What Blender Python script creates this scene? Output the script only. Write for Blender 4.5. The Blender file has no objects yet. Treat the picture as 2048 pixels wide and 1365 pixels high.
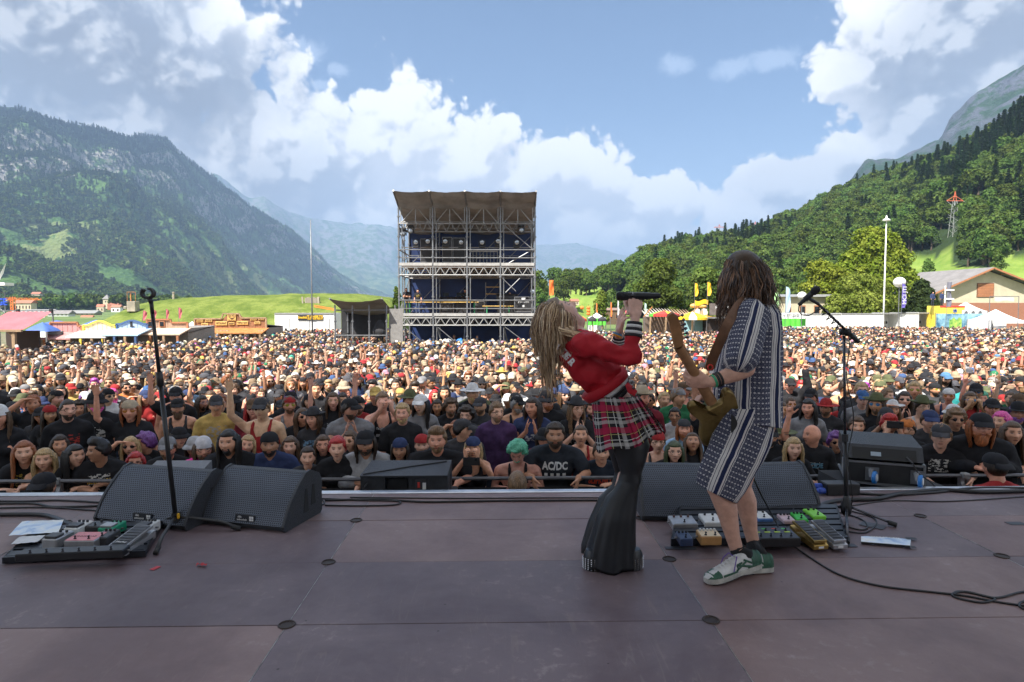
import bpy,math,random
import numpy as np
from mathutils import Vector,Matrix,noise as mnoise
from mathutils.bvhtree import BVHTree
from math import sin,cos,pi,radians,sqrt,atan2,asin,exp
random.seed(7);np.random.seed(7)
sc=bpy.context.scene
col=sc.collection
PI=pi
# ---------------------------------------------------------------- camera
CAMZ,FOC=1.45,1260.0
YAW,PITCH=atan2(29,FOC),atan2(66.5,FOC)
FWD=Vector((sin(YAW)*cos(PITCH),cos(YAW)*cos(PITCH),-sin(PITCH)))
RGT=Vector((cos(YAW),-sin(YAW),0));UPV=RGT.cross(FWD)
cam=bpy.data.objects.new('camera',bpy.data.cameras.new('camera'));col.objects.link(cam)
cam.location=(0,0,CAMZ)
cam.rotation_euler=Matrix((RGT,UPV,-FWD)).transposed().to_euler()
cam.data.sensor_width=36;cam.data.lens=36*FOC/2048
cam.data.clip_start=0.05;cam.data.clip_end=60000
sc.camera=cam
# ---------------------------------------------------------------- light and exposure
SUN_TO=Vector((-0.36,-0.50,0.78)).normalized()
SUN_EL=asin(SUN_TO.z);SUN_AZ=atan2(SUN_TO.x,SUN_TO.y)
sl=bpy.data.lights.new('sun','SUN');sl.energy=4.0;sl.angle=radians(0.55);sl.color=(1.0,.95,.87)
sun=bpy.data.objects.new('sun',sl);col.objects.link(sun)
sun.rotation_euler=SUN_TO.to_track_quat('Z','Y').to_euler();sun.location=(-30,-40,80)
sc.view_settings.view_transform='Standard';sc.view_settings.look='None'
sc.view_settings.exposure=1.66;sc.view_settings.gamma=1.0
sc.view_settings.use_curve_mapping=False
try:
 sc.cycles.use_denoising=True
 sc.cycles.volume_bounces=0
 sc.cycles.max_bounces=8;sc.cycles.diffuse_bounces=3;sc.cycles.glossy_bounces=3
 sc.cycles.transmission_bounces=4;sc.cycles.transparent_max_bounces=8
 sc.cycles.use_adaptive_sampling=True;sc.cycles.adaptive_threshold=0.02
except Exception:pass
def ray(x,y):return(FWD*FOC+RGT*(x-1024)-UPV*(y-682.5))
def P(x,y,Y):
 r=ray(x,y);return Vector((0,0,CAMZ))+r*(Y/r.y)
def G(x,y,z=0.0):
 r=ray(x,y);return Vector((0,0,CAMZ))+r*((z-CAMZ)/r.z)
def azel(x,y):
 r=ray(x,y).normalized();return atan2(r.x,r.y),asin(r.z)
# ---------------------------------------------------------------- node helpers
class NT:
 def __init__(s,tree):s.t=tree;s.n=tree.nodes;s.l=tree.links
 def new(s,typ,**kw):
  n=s.n.new(typ)
  for k,v in kw.items():setattr(n,k,v)
  return n
 def put(s,sock,v):
  if isinstance(v,bpy.types.NodeSocket):s.l.new(v,sock)
  elif v is not None:
   if hasattr(sock.default_value,'__len__')and not hasattr(v,'__len__'):v=(v,)*len(sock.default_value)
   if hasattr(v,'__len__')and len(v)==3 and len(sock.default_value)==4:v=(*v,1)
   sock.default_value=v
 def m(s,op,a,b=None,c=None,clamp=False):
  n=s.new('ShaderNodeMath',operation=op,use_clamp=clamp)
  for i,v in enumerate((a,b,c)):
   if v is not None:s.put(n.inputs[i],v)
  return n.outputs[0]
 def v(s,op,a,b=None,c=None):
  n=s.new('ShaderNodeVectorMath',operation=op);s.put(n.inputs[0],a)
  if b is not None:s.put(n.inputs[3 if op=='SCALE' else 1],b)
  if c is not None:s.put(n.inputs[2],c)
  return n.outputs['Value' if op in('LENGTH','DOT_PRODUCT','DISTANCE')else 'Vector']
 def noise(s,vec,scale,detail=3,rough=.55,dist=0,out='Fac',lac=2.0):
  n=s.new('ShaderNodeTexNoise');s.put(n.inputs['Vector'],vec)
  n.inputs['Scale'].default_value=scale;n.inputs['Detail'].default_value=detail
  n.inputs['Roughness'].default_value=rough;n.inputs['Distortion'].default_value=dist
  n.inputs['Lacunarity'].default_value=lac
  return n.outputs[out]
 def voro(s,vec,scale,detail=0,feature='F1',out='Distance',rough=.5):
  n=s.new('ShaderNodeTexVoronoi',feature=feature);s.put(n.inputs['Vector'],vec)
  n.inputs['Scale'].default_value=scale
  try:n.inputs['Detail'].default_value=detail;n.inputs['Roughness'].default_value=rough
  except Exception:pass
  return n.outputs[out]
 def ss(s,x,a,b,lo=0.,hi=1.):
  n=s.new('ShaderNodeMapRange',interpolation_type='SMOOTHSTEP');s.put(n.inputs[0],x)
  for i,v in zip((1,2,3,4),(a,b,lo,hi)):s.put(n.inputs[i],v)
  return n.outputs[0]
 def mix(s,f,a,b,typ='MIX'):
  n=s.new('ShaderNodeMix',data_type='RGBA',blend_type=typ);n.clamp_factor=True
  s.put(n.inputs[0],f);s.put(n.inputs[6],a);s.put(n.inputs[7],b);return n.outputs[2]
 def ramp(s,f,stops,interp='LINEAR'):
  n=s.new('ShaderNodeValToRGB');s.put(n.inputs[0],f);e=n.color_ramp.elements;n.color_ramp.interpolation=interp
  while len(e)<len(stops):e.new(.5)
  for i,(p,c)in enumerate(stops):e[i].position=p;e[i].color=(*c[:3],1)
  return n.outputs[0]
 def comb(s,x,y,z):
  n=s.new('ShaderNodeCombineXYZ')
  for i,v in enumerate((x,y,z)):s.put(n.inputs[i],v)
  return n.outputs[0]
 def sep(s,v):
  n=s.new('ShaderNodeSeparateXYZ');s.put(n.inputs[0],v);return n.outputs
# ---------------------------------------------------------------- world: sky texture with cumulus round the valley
def make_world():
 w=bpy.data.worlds.new('World');sc.world=w;w.use_nodes=True
 t=NT(w.node_tree);t.n.clear()
 sky=t.new('ShaderNodeTexSky',sky_type='NISHITA');sky.sun_disc=False
 sky.sun_elevation=SUN_EL;sky.sun_rotation=SUN_AZ;sky.altitude=600;sky.air_density=1.0;sky.dust_density=1.2;sky.ozone_density=1.6
 d=t.new('ShaderNodeTexCoord').outputs['Generated']
 x,y,z=t.sep(t.v('NORMALIZE',d))
 az=t.m('ARCTAN2',x,y);el=t.m('ARCSINE',z)
 ae=t.comb(az,el,0.0)
 B=[(60,60,430,250),(270,110,260,240),(400,60,110,110),(440,140,70,80),(120,260,300,90),(330,250,150,120),(520,330,150,150),(620,330,160,125),(760,300,130,110),(850,262,90,95),(910,330,150,120),(980,290,75,75),(1060,350,110,90),(1135,330,95,85),(1210,370,90,80),(1290,410,95,80),(1360,420,90,75),(1430,440,80,70),(560,440,300,150),(470,400,120,110),(800,470,260,130),(1000,470,260,140),(1180,480,220,120),(1380,500,240,90),(1250,460,260,70),(1500,420,120,60),(1560,370,120,55),(1680,400,130,60),(1760,300,110,50),(1730,150,120,90),(1680,165,80,55),(1770,110,80,60),(1920,60,230,150),(2000,180,180,150),(1850,230,120,90),(2200,200,260,300)]
 B2=[(610,105,45,26),(675,138,28,12),(1352,128,42,20),(1465,138,46,20),(1550,120,50,22),(640,170,24,10)]
 def dens(vec,dirv,hi):
  f=None
  for(bx,by,rx,ry)in B:
   a,e=azel(bx,by)
   l=t.v('LENGTH',t.v('MULTIPLY',t.v('SUBTRACT',vec,(a,e,0)),(FOC/rx,FOC/ry,0)))
   f=l if f is None else t.m('SMOOTH_MIN',f,l,.22)
  oth=t.m('ADD',t.m('MULTIPLY',t.noise(dirv,2.2,2),-2.3),1.55)
  beh=t.ss(t.sep(dirv)[1],.35,.1)
  beh2=t.ss(t.sep(dirv)[2],.62,.78)
  f=t.m('SUBTRACT',f,0.0)
  k=t.m('MAXIMUM',beh,beh2)
  f=t.m('ADD',t.m('MULTIPLY',f,t.m('SUBTRACT',1.0,k)),t.m('MULTIPLY',oth,k))
  n1=t.noise(dirv,6.0,8 if hi else 3,.6,.25)
  v1=t.voro(t.v('ADD',dirv,t.v('SCALE',t.noise(dirv,9.,3,.6,out='Color'),.06)),17.0,3.0 if hi else 1.0,'F1',rough=.55)
  s1=t.m('MULTIPLY_ADD',n1,1.0,-.36)
  s2=t.m('MULTIPLY_ADD',v1,-.7,.28)
  return t.m('ADD',t.m('SUBTRACT',1.30,f),t.m('ADD',s1,s2))
 dn=t.v('NORMALIZE',d)
 d0=dens(ae,dn,True)
 sh=(-0.014,.040,0)
 d1=dens(t.v('ADD',ae,sh),t.v('ADD',dn,(-.014,-.004,.040)),False)
 d2=dens(t.v('ADD',ae,(-.006,.011,0)),t.v('ADD',dn,(-.006,-.002,.011)),True)
 alpha=t.ss(d0,.0,.20)
 lit=t.m('ADD',t.ss(t.m('SUBTRACT',d0,d1),-.50,.50,0,.66),t.ss(t.m('SUBTRACT',d0,d2),-.26,.26,0,.34))
 lit=t.ss(t.m('ADD',lit,t.m('MULTIPLY',t.ss(d0,.7,.0),.20)),.15,.80)
 thick=t.ss(d0,.25,1.25)
 big=t.noise(dn,9.0,4,.6,.3)
 def blob(bx,by,rx,ry):
  a,e=azel(bx,by)
  l=t.v('LENGTH',t.v('MULTIPLY',t.v('SUBTRACT',ae,(a,e,0)),(FOC/rx,FOC/ry,0)))
  return t.ss(t.m('ADD',l,t.m('MULTIPLY_ADD',big,1.2,-.6)),1.15,.45)
 g=t.m('MAXIMUM',blob(90,120,420,190),blob(1990,140,240,230))
 g=t.m('MAXIMUM',g,t.m('MULTIPLY',blob(560,400,190,130),.75))
 g=t.m('MAXIMUM',g,t.m('MULTIPLY',blob(420,250,120,90),.8))
 g=t.m('MAXIMUM',g,t.m('MULTIPLY',blob(1640,360,220,60),.55))
 g=t.m('MAXIMUM',g,t.m('MULTIPLY',blob(1000,440,260,60),.35))
 g=t.m('MULTIPLY',g,t.ss(lit,1.1,.5,.72,1.0))
 white=t.mix(lit,(.60,.61,.645),(1.0,.975,.94))
 white=t.mix(t.m('MULTIPLY',thick,t.ss(big,.42,.72,0,.38)),white,(.60,.61,.65))
 cc=t.mix(g,white,t.mix(lit,(.24,.26,.31),(.46,.48,.52)))
 wf=None
 for(bx,by,rx,ry)in B2:
  a,e=azel(bx,by)
  l=t.v('LENGTH',t.v('MULTIPLY',t.v('SUBTRACT',ae,(a,e,0)),(FOC/rx,FOC/ry,0)))
  wf=l if wf is None else t.m('MINIMUM',wf,l)
 wa=t.m('MULTIPLY',t.ss(t.m('ADD',wf,t.m('MULTIPLY_ADD',t.noise(dn,40,5,.6,.8),2.2,-1.1)),1.1,.3),.16)
 S=.1
 base=t.v('MULTIPLY',sky.outputs[0],(.40,.42,.44))
 hz=t.ss(el,.0,.32)
 base=t.mix(t.m('MULTIPLY_ADD',hz,-.34,.34),base,(2.6,3.3,4.1))
 cs=t.v('SCALE',cc,.45/S)
 c=t.mix(wa,base,(6.0,6.5,7.2))
 c=t.mix(alpha,c,cs)
 low=t.ss(el,-.002,.075,.5,0)
 c=t.mix(low,c,(3.2,4.0,5.0))
 bg=t.new('ShaderNodeBackground');t.put(bg.inputs[0],c);bg.inputs[1].default_value=S
 out=t.new('ShaderNodeOutputWorld');t.l.new(bg.outputs[0],out.inputs[0])
 w.cycles.sampling_method='MANUAL';w.cycles.sample_map_resolution=512
make_world()
# ---------------------------------------------------------------- materials
MATS={}
def pm(name,c=(.5,.5,.5),r=.6,metal=0.,var=.12,scale=8.,bump=0.,bscale=60.,c2=None,spec=.5,two=None,detail=4):
 """plain procedural surface: colour broken by two noises, roughness variation, fine bump"""
 if name in MATS:return MATS[name]
 m=bpy.data.materials.new(name);m.use_nodes=True;MATS[name]=m
 t=NT(m.node_tree);b=t.n['Principled BSDF']
 co=t.new('ShaderNodeTexCoord').outputs['Object']
 n=t.noise(co,scale,detail,.6)
 a=tuple(x*(1-var)for x in c);d=c2 or tuple(min(1,x*(1+var))for x in c)
 f=t.ss(n,.3,.7)
 cc=t.mix(f,a,d)
 t.put(b.inputs['Base Color'],cc)
 t.put(b.inputs['Roughness'],t.m('MULTIPLY_ADD',n,.25*r,r*.87,clamp=True))
 b.inputs['Metallic'].default_value=metal;b.inputs['Specular IOR Level'].default_value=spec
 if bump:
  bn=t.new('ShaderNodeBump');bn.inputs['Strength'].default_value=bump;bn.inputs['Distance'].default_value=.01
  t.put(bn.inputs['Height'],t.noise(co,bscale,3,.6));t.l.new(bn.outputs[0],b.inputs['Normal'])
 m.diffuse_color=(*c,1)
 return m
def newmat(name):
 m=bpy.data.materials.new(name);m.use_nodes=True;MATS[name]=m
 t=NT(m.node_tree);return m,t,t.n['Principled BSDF']
# ---------------------------------------------------------------- mesh builder
LOC={}
def V(*a):return Vector(a)
def frame(d,up=None):
 d=Vector(d).normalized();up=Vector(up)if up is not None else(V(0,0,1)if abs(d.z)<.95 else V(0,1,0))
 x=up.cross(d)
 if x.length<1e-6:x=V(1,0,0).cross(d)
 x.normalize();return x,d.cross(x),d
class M:
 def __init__(s):s.v=[];s.f=[];s.m=[];s.n=0;s.cm=0;s.uv={}
 def add(s,vs,fs,mi=None):
  s.v.extend([tuple(v)for v in vs]);b=s.n;s.n+=len(vs)
  mi=s.cm if mi is None else mi
  for f in fs:s.f.append(tuple(i+b for i in f));s.m.append(mi)
  return s
 def box(s,c,size,rot=None,mi=None,bev=0.0):
  hx,hy,hz=[q/2 for q in size];c=Vector(c)
  if bev>0:
   b=min(bev,hx*.9,hy*.9,hz*.9);vs=[]
   for sx in(-1,1):
    for sy in(-1,1):
     for sz in(-1,1):
      vs+=[V(sx*hx,sy*(hy-b),sz*(hz-b)),V(sx*(hx-b),sy*hy,sz*(hz-b)),V(sx*(hx-b),sy*(hy-b),sz*hz)]
   def I(sx,sy,sz,k):return(((sx>0)*2+(sy>0))*2+(sz>0))*3+k
   fs=[]
   for a in(-1,1):
    fs.append([I(a,-1,-1,0),I(a,1,-1,0),I(a,1,1,0),I(a,-1,1,0)][::a])
    fs.append([I(-1,a,-1,1),I(-1,a,1,1),I(1,a,1,1),I(1,a,-1,1)][::a])
    fs.append([I(-1,-1,a,2),I(1,-1,a,2),I(1,1,a,2),I(-1,1,a,2)][::a])
   for a in(-1,1):
    for c2 in(-1,1):
     fs.append([I(a,c2,-1,0),I(a,c2,-1,1),I(a,c2,1,1),I(a,c2,1,0)][::-a*c2])
     fs.append([I(a,-1,c2,0),I(a,-1,c2,2),I(a,1,c2,2),I(a,1,c2,0)][::a*c2])
     fs.append([I(-1,a,c2,1),I(-1,a,c2,2),I(1,a,c2,2),I(1,a,c2,1)][::-a*c2])
   for sx in(-1,1):
    for sy in(-1,1):
     for sz in(-1,1):fs.append([I(sx,sy,sz,0),I(sx,sy,sz,1),I(sx,sy,sz,2)][::sx*sy*sz])
  else:
   vs=[V(x,y,z)for x in(-hx,hx)for y in(-hy,hy)for z in(-hz,hz)]
   fs=[(0,1,3,2),(4,6,7,5),(0,4,5,1),(2,3,7,6),(0,2,6,4),(1,5,7,3)]
  if rot is not None:vs=[rot@v for v in vs]
  return s.add([v+c for v in vs],fs,mi)
 def beam(s,p0,p1,w,h=None,up=None,mi=None):
  p0,p1=Vector(p0),Vector(p1);h=h or w;x,y,d=frame(p1-p0,up)
  vs=[p+x*a*w/2+y*b*h/2 for p in(p0,p1)for a,b in((-1,-1),(1,-1),(1,1),(-1,1))]
  return s.add(vs,[(3,2,1,0),(4,5,6,7),(0,1,5,4),(1,2,6,5),(2,3,7,6),(3,0,4,7)],mi)
 def tube(s,pts,r,n=8,caps=True,mi=None,up=None,flat=1.0,closed=False):
  pts=[Vector(p)for p in pts];k=len(pts)
  rs=r if hasattr(r,'__len__')else[r]*k
  vs=[];px=None
  for i in range(k):
   if closed:t=pts[(i+1)%k]-pts[i-1]
   else:t=pts[min(i+1,k-1)]-pts[max(i-1,0)]
   if t.length<1e-9:t=V(0,0,1)
   t.normalize()
   if px is None:x,y,_=frame(t,up)
   else:
    x=px-t*px.dot(t)
    if x.length<1e-6:x,y,_=frame(t,up)
    x.normalize();y=t.cross(x)
   px=x
   for j in range(n):
    a=2*PI*j/n;vs.append(pts[i]+x*cos(a)*rs[i]+y*sin(a)*rs[i]*flat)
  fs=[]
  for i in range(k if closed else k-1):
   for j in range(n):
    a=i*n+j;b=i*n+(j+1)%n;i2=(i+1)%k
    fs.append((a,b,i2*n+(j+1)%n,i2*n+j))
  if caps and not closed:fs.append(tuple(range(n))[::-1]);fs.append(tuple((k-1)*n+j for j in range(n)))
  return s.add(vs,fs,mi)
 def cyl(s,p0,p1,r,r2=None,n=10,mi=None):return s.tube([p0,p1],[r,r if r2 is None else r2],n,mi=mi)
 def lathe(s,base,prof,n=16,axis=(0,0,1),mi=None,sx=1.,sy=1.):
  x,y,d=frame(axis);base=Vector(base);vs=[]
  for(r,h)in prof:
   for j in range(n):
    a=2*PI*j/n;vs.append(base+d*h+x*cos(a)*r*sx+y*sin(a)*r*sy)
  fs=[]
  for i in range(len(prof)-1):
   for j in range(n):fs.append((i*n+j,i*n+(j+1)%n,(i+1)*n+(j+1)%n,(i+1)*n+j))
  fs.append(tuple(range(n))[::-1]);k=len(prof)-1;fs.append(tuple(k*n+j for j in range(n)))
  return s.add(vs,fs,mi)
 def ell(s,c,rad,rot=None,nu=14,nv=9,mi=None,fn=None):
  c=Vector(c);vs=[]
  for i in range(1,nv):
   th=PI*i/nv
   for j in range(nu):
    a=2*PI*j/nu;vs.append(V(sin(th)*cos(a),sin(th)*sin(a),-cos(th)))
  vs+=[V(0,0,-1),V(0,0,1)]
  if fn:vs=[fn(v)for v in vs]
  vs=[V(v.x*rad[0],v.y*rad[1],v.z*rad[2])for v in vs]
  if rot is not None:vs=[rot@v for v in vs]
  fs=[]
  for i in range(nv-2):
   for j in range(nu):fs.append((i*nu+j,i*nu+(j+1)%nu,(i+1)*nu+(j+1)%nu,(i+1)*nu+j))
  b=(nv-1)*nu;l=(nv-2)*nu
  for j in range(nu):fs.append((b,(j+1)%nu,j));fs.append((b+1,l+j,l+(j+1)%nu))
  return s.add([v+c for v in vs],fs,mi)
 def cap(s,p0,p1,r0,r1=None,n=12,mi=None,flat=1.0,up=None):
  """tapered capsule"""
  p0,p1=Vector(p0),Vector(p1);r1=r0 if r1 is None else r1;d=(p1-p0)
  if d.length<1e-6:return s.ell(p0,(r0,)*3,mi=mi)
  d.normalize()
  pts=[];rr=[]
  for a in(80,55,28,0):pts.append(p0-d*r0*sin(radians(a)));rr.append(r0*cos(radians(a)))
  for a in(0,28,55,80):pts.append(p1+d*r1*sin(radians(a)));rr.append(r1*cos(radians(a)))
  return s.tube(pts,rr,n,mi=mi,flat=flat,up=up)
 def chain(s,pts,rs,**k):
  for i in range(len(pts)-1):s.cap(pts[i],pts[i+1],rs[i],rs[i+1],**k)
  return s
 def grid(s,rows,mi=None,closed=False):
  n=len(rows[0]);vs=[p for r in rows for p in r];fs=[]
  for i in range(len(rows)-1):
   for j in range(n if closed else n-1):fs.append((i*n+j,i*n+(j+1)%n,(i+1)*n+(j+1)%n,(i+1)*n+j))
  return s.add(vs,fs,mi)
 def prism(s,poly,ext,mi=None):
  """poly: list of 3-D points (counter-clockwise seen from the ext side), ext: vector"""
  poly=[Vector(p)for p in poly];ext=Vector(ext);n=len(poly)
  vs=poly+[p+ext for p in poly]
  fs=[tuple(range(n))[::-1],tuple(range(n,2*n))]+[(i,(i+1)%n,n+(i+1)%n,n+i)for i in range(n)]
  return s.add(vs,fs,mi)
 def quad(s,a,b,c,d,mi=None):return s.add([a,b,c,d],[(0,1,2,3)],mi)
 def mesh(s,name,off=V(0,0,0),smooth=False):
  me=bpy.data.meshes.new(name);vs=s.v
  if off.length>0:vs=[(a-off.x,b-off.y,c-off.z)for a,b,c in vs]
  me.from_pydata(vs,[],s.f)
  if s.m and max(s.m)>0:me.polygons.foreach_set('material_index',s.m)
  if smooth:me.polygons.foreach_set('use_smooth',[True]*len(me.polygons))
  me.update();return me
 def obj(s,name,mats,parent=None,smooth=False,auto=False):
  off=LOC.get(parent.name,V(0,0,0))if parent is not None else V(0,0,0)
  me=s.mesh(name,off,smooth or auto)
  if auto:
   try:me.set_sharp_from_angle(angle=radians(35))
   except Exception:pass
  return link(name,me,mats,parent)
def link(name,me,mats,parent=None,offset=None):
 for m in(mats if isinstance(mats,(list,tuple))else[mats]):me.materials.append(m)
 o=bpy.data.objects.new(name,me);CUR.objects.link(o)
 if parent is not None:o.parent=parent;LOC[o.name]=LOC.get(parent.name,V(0,0,0))
 return o
CUR=col
def tag(o,label=None,cat=None,group=None,kind=None):
 if label:o['label']=label
 if cat:o['category']=cat
 if group:o['group']=group
 if kind:o['kind']=kind
 return o
def thing(name,label,cat,loc=(0,0,0),group=None):
 o=bpy.data.objects.new(name,None);CUR.objects.link(o);o.empty_display_size=.2
 o.location=loc;LOC[o.name]=Vector(loc);return tag(o,label,cat,group)
def struct(o):o['kind']='structure';return o
def copy_tree(o,parent=None,coll=None):
 c=o.copy();(coll or CUR).objects.link(c)
 if parent is not None:c.parent=parent
 for ch in o.children:copy_tree(ch,c,coll)
 return c
def fuse(m,voxel,smooth=3,name='mesh',disp=None):
 """voxel union of overlapping closed pieces into one continuous skin"""
 me=m.mesh('tmp');o=bpy.data.objects.new('tmp',me);col.objects.link(o)
 r=o.modifiers.new('r','REMESH');r.mode='VOXEL';r.voxel_size=voxel;r.adaptivity=0
 if smooth:
  k=o.modifiers.new('s','SMOOTH');k.factor=.5;k.iterations=smooth
 dg=bpy.context.evaluated_depsgraph_get();dg.update()
 out=bpy.data.meshes.new_from_object(o.evaluated_get(dg));out.name=name
 bpy.data.objects.remove(o);bpy.data.meshes.remove(me)
 n=len(out.vertices);out.polygons.foreach_set('use_smooth',[True]*len(out.polygons))
 if disp is not None:
  co=np.empty(n*3);out.vertices.foreach_get('co',co);co=co.reshape(-1,3)
  no=np.empty(n*3);out.vertex_normals.foreach_get('vector',no);no=no.reshape(-1,3)
  co=co+no*np.array([disp(Vector(p))for p in co])[:,None]
  out.vertices.foreach_set('co',co.ravel())
 out.update();return out
def verts_np(me):
 n=len(me.vertices);co=np.empty(n*3,dtype=np.float32);me.vertices.foreach_get('co',co);return co.reshape(-1,3)
def fbm(p,o=4):return mnoise.fractal(p,.9,2.0,o)
# lettering as real thin geometry, laid on a surface
def text_mesh(body,size=1.0,ext=.0,bold=0.0,spacing=1.0):
 cu=bpy.data.curves.new('t','FONT');cu.body=body;cu.size=size;cu.extrude=ext;cu.offset=bold
 cu.align_x='CENTER';cu.align_y='CENTER';cu.space_character=spacing;cu.resolution_u=2
 o=bpy.data.objects.new('t',cu);col.objects.link(o)
 dg=bpy.context.evaluated_depsgraph_get();dg.update()
 me=bpy.data.meshes.new_from_object(o.evaluated_get(dg));bpy.data.objects.remove(o);bpy.data.curves.remove(cu)
 return me
def lettering(name,body,size,origin,xa,ya,mat,parent,ext=.002,onto=None,width=None,bold=0.,lift=.003,height=None,spacing=1.):
 me=text_mesh(body,size,ext if onto is None else 0,bold,spacing)
 xa=Vector(xa).normalized();ya=Vector(ya).normalized();za=xa.cross(ya)
 co=verts_np(me)
 if len(co)==0:return None
 sx=sy=1.
 if width:sx=width/max(1e-6,(co[:,0].max()-co[:,0].min()))
 if height:sy=height/max(1e-6,(co[:,1].max()-co[:,1].min()))
 if width and not height:sy=sx
 off=LOC.get(parent.name,V(0,0,0))if parent is not None else V(0,0,0)
 new=[]
 for c in co:
  p=Vector(origin)+xa*float(c[0]*sx)+ya*float(c[1]*sy)+za*float(c[2])
  if onto is not None:
   h=onto.ray_cast(p+za*.4,-za,.9)
   if h[0]is not None:p=h[0]+za*lift
  new.append(tuple(p-off))
 me.vertices.foreach_set('co',np.array(new,dtype=np.float32).ravel());me.update();me.materials.clear()
 return link(name,me,mat,parent)
def bvh(me):return BVHTree.FromPolygons([v.co.copy()for v in me.vertices],[tuple(p.vertices)for p in me.polygons])
# scatter of prototypes over points: one object
def scatter(name,protos,pts,rz,scl,idx,label,cat=None,kind='stuff',tilt=None):
 c=bpy.data.collections.new(name+'_kinds')
 order=sorted(range(len(protos)),key=lambda k:protos[k].name);inv={k:r for r,k in enumerate(order)}
 idx=[inv[k]for k in idx]
 for i,p in enumerate(protos):c.objects.link(p)
 me=bpy.data.meshes.new(name);me.from_pydata([tuple(p)for p in pts],[],[]);n=len(pts)
 a=me.attributes.new('rz','FLOAT_VECTOR','POINT')
 rv=np.zeros((n,3),dtype=np.float32);rv[:,2]=rz
 if tilt is not None:rv[:,0]=tilt
 a.data.foreach_set('vector',rv.ravel())
 a=me.attributes.new('sc','FLOAT_VECTOR','POINT');a.data.foreach_set('vector',np.asarray(scl,dtype=np.float32).reshape(n,-1).repeat(3 if np.ndim(scl)==1 else 1,axis=1).ravel())
 a=me.attributes.new('ix','INT','POINT');a.data.foreach_set('value',np.asarray(idx,dtype=np.int32))
 o=bpy.data.objects.new(name,me);col.objects.link(o)
 ng=bpy.data.node_groups.new(name+'_nodes','GeometryNodeTree')
 ng.interface.new_socket('Geometry',in_out='INPUT',socket_type='NodeSocketGeometry')
 ng.interface.new_socket('Geometry',in_out='OUTPUT',socket_type='NodeSocketGeometry')
 N=ng.nodes;L=ng.links
 gi=N.new('NodeGroupInput');go=N.new('NodeGroupOutput')
 ci=N.new('GeometryNodeCollectionInfo');ci.inputs[0].default_value=c;ci.inputs['Separate Children'].default_value=True
 ip=N.new('GeometryNodeInstanceOnPoints');ip.inputs['Pick Instance'].default_value=True
 def at(nm,ty):
  k=N.new('GeometryNodeInputNamedAttribute');k.data_type=ty;k.inputs[0].default_value=nm;return k.outputs[0]
 L.new(gi.outputs[0],ip.inputs['Points']);L.new(ci.outputs[0],ip.inputs['Instance'])
 L.new(at('ix','INT'),ip.inputs['Instance Index'])
 er=N.new('FunctionNodeEulerToRotation');L.new(at('rz','FLOAT_VECTOR'),er.inputs[0]);L.new(er.outputs[0],ip.inputs['Rotation'])
 L.new(at('sc','FLOAT_VECTOR'),ip.inputs['Scale'])
 L.new(ip.outputs[0],go.inputs[0])
 md=o.modifiers.new('scatter','NODES');md.node_group=ng
 return tag(o,label,cat,None,kind)
# ================================================================ ground, hills, mountains, woods
def interp(pts,t):
 """piecewise linear through equally long list, t in 0..1 along the first coordinate"""
 xs=[p[0]for p in pts];x=xs[0]+(xs[-1]-xs[0])*t
 return[float(np.interp(x,xs,[p[k]for p in pts]))for k in range(len(pts[0]))]
def GZ(y):
 return float(np.interp(y,[-60,5.60,5.72,6.9,9,16,40,90],[-1.62,-1.62,-1.35,-1.35,-1.5,-2.0,-2.45,-2.55]))
def make_ground():
 xs=[-16000,-8000,-4000,-2000,-1000,-500,-250,-120,-60,-30,-15,0,15,30,60,120,250,500,1000,2000,4000,8000,16000]
 ys=[-400,-100,-30,0,3,5.6,5.72,6.9,9,12,16,22,30,40,60,90,150,250,400,700,1200,2500,5000,9000,16000,26000]
 m=M();m.grid([[V(x,y,GZ(y))for x in xs]for y in ys])
 mt,t,b=newmat('field');co=t.new('ShaderNodeTexCoord').outputs['Object']
 far=t.ss(t.sep(co)[1],95,110)
 g=t.mix(t.ss(t.noise(co,.02,5),.4,.6),(.075,.13,.03),(.13,.18,.05))
 gr=t.mix(t.ss(t.noise(co,1.5,5),.35,.65),(.20,.17,.12),(.12,.13,.06))
 t.put(b.inputs['Base Color'],t.mix(far,gr,g));b.inputs['Roughness'].default_value=.95
 struct(m.obj('ground',mt))
make_ground()
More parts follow.
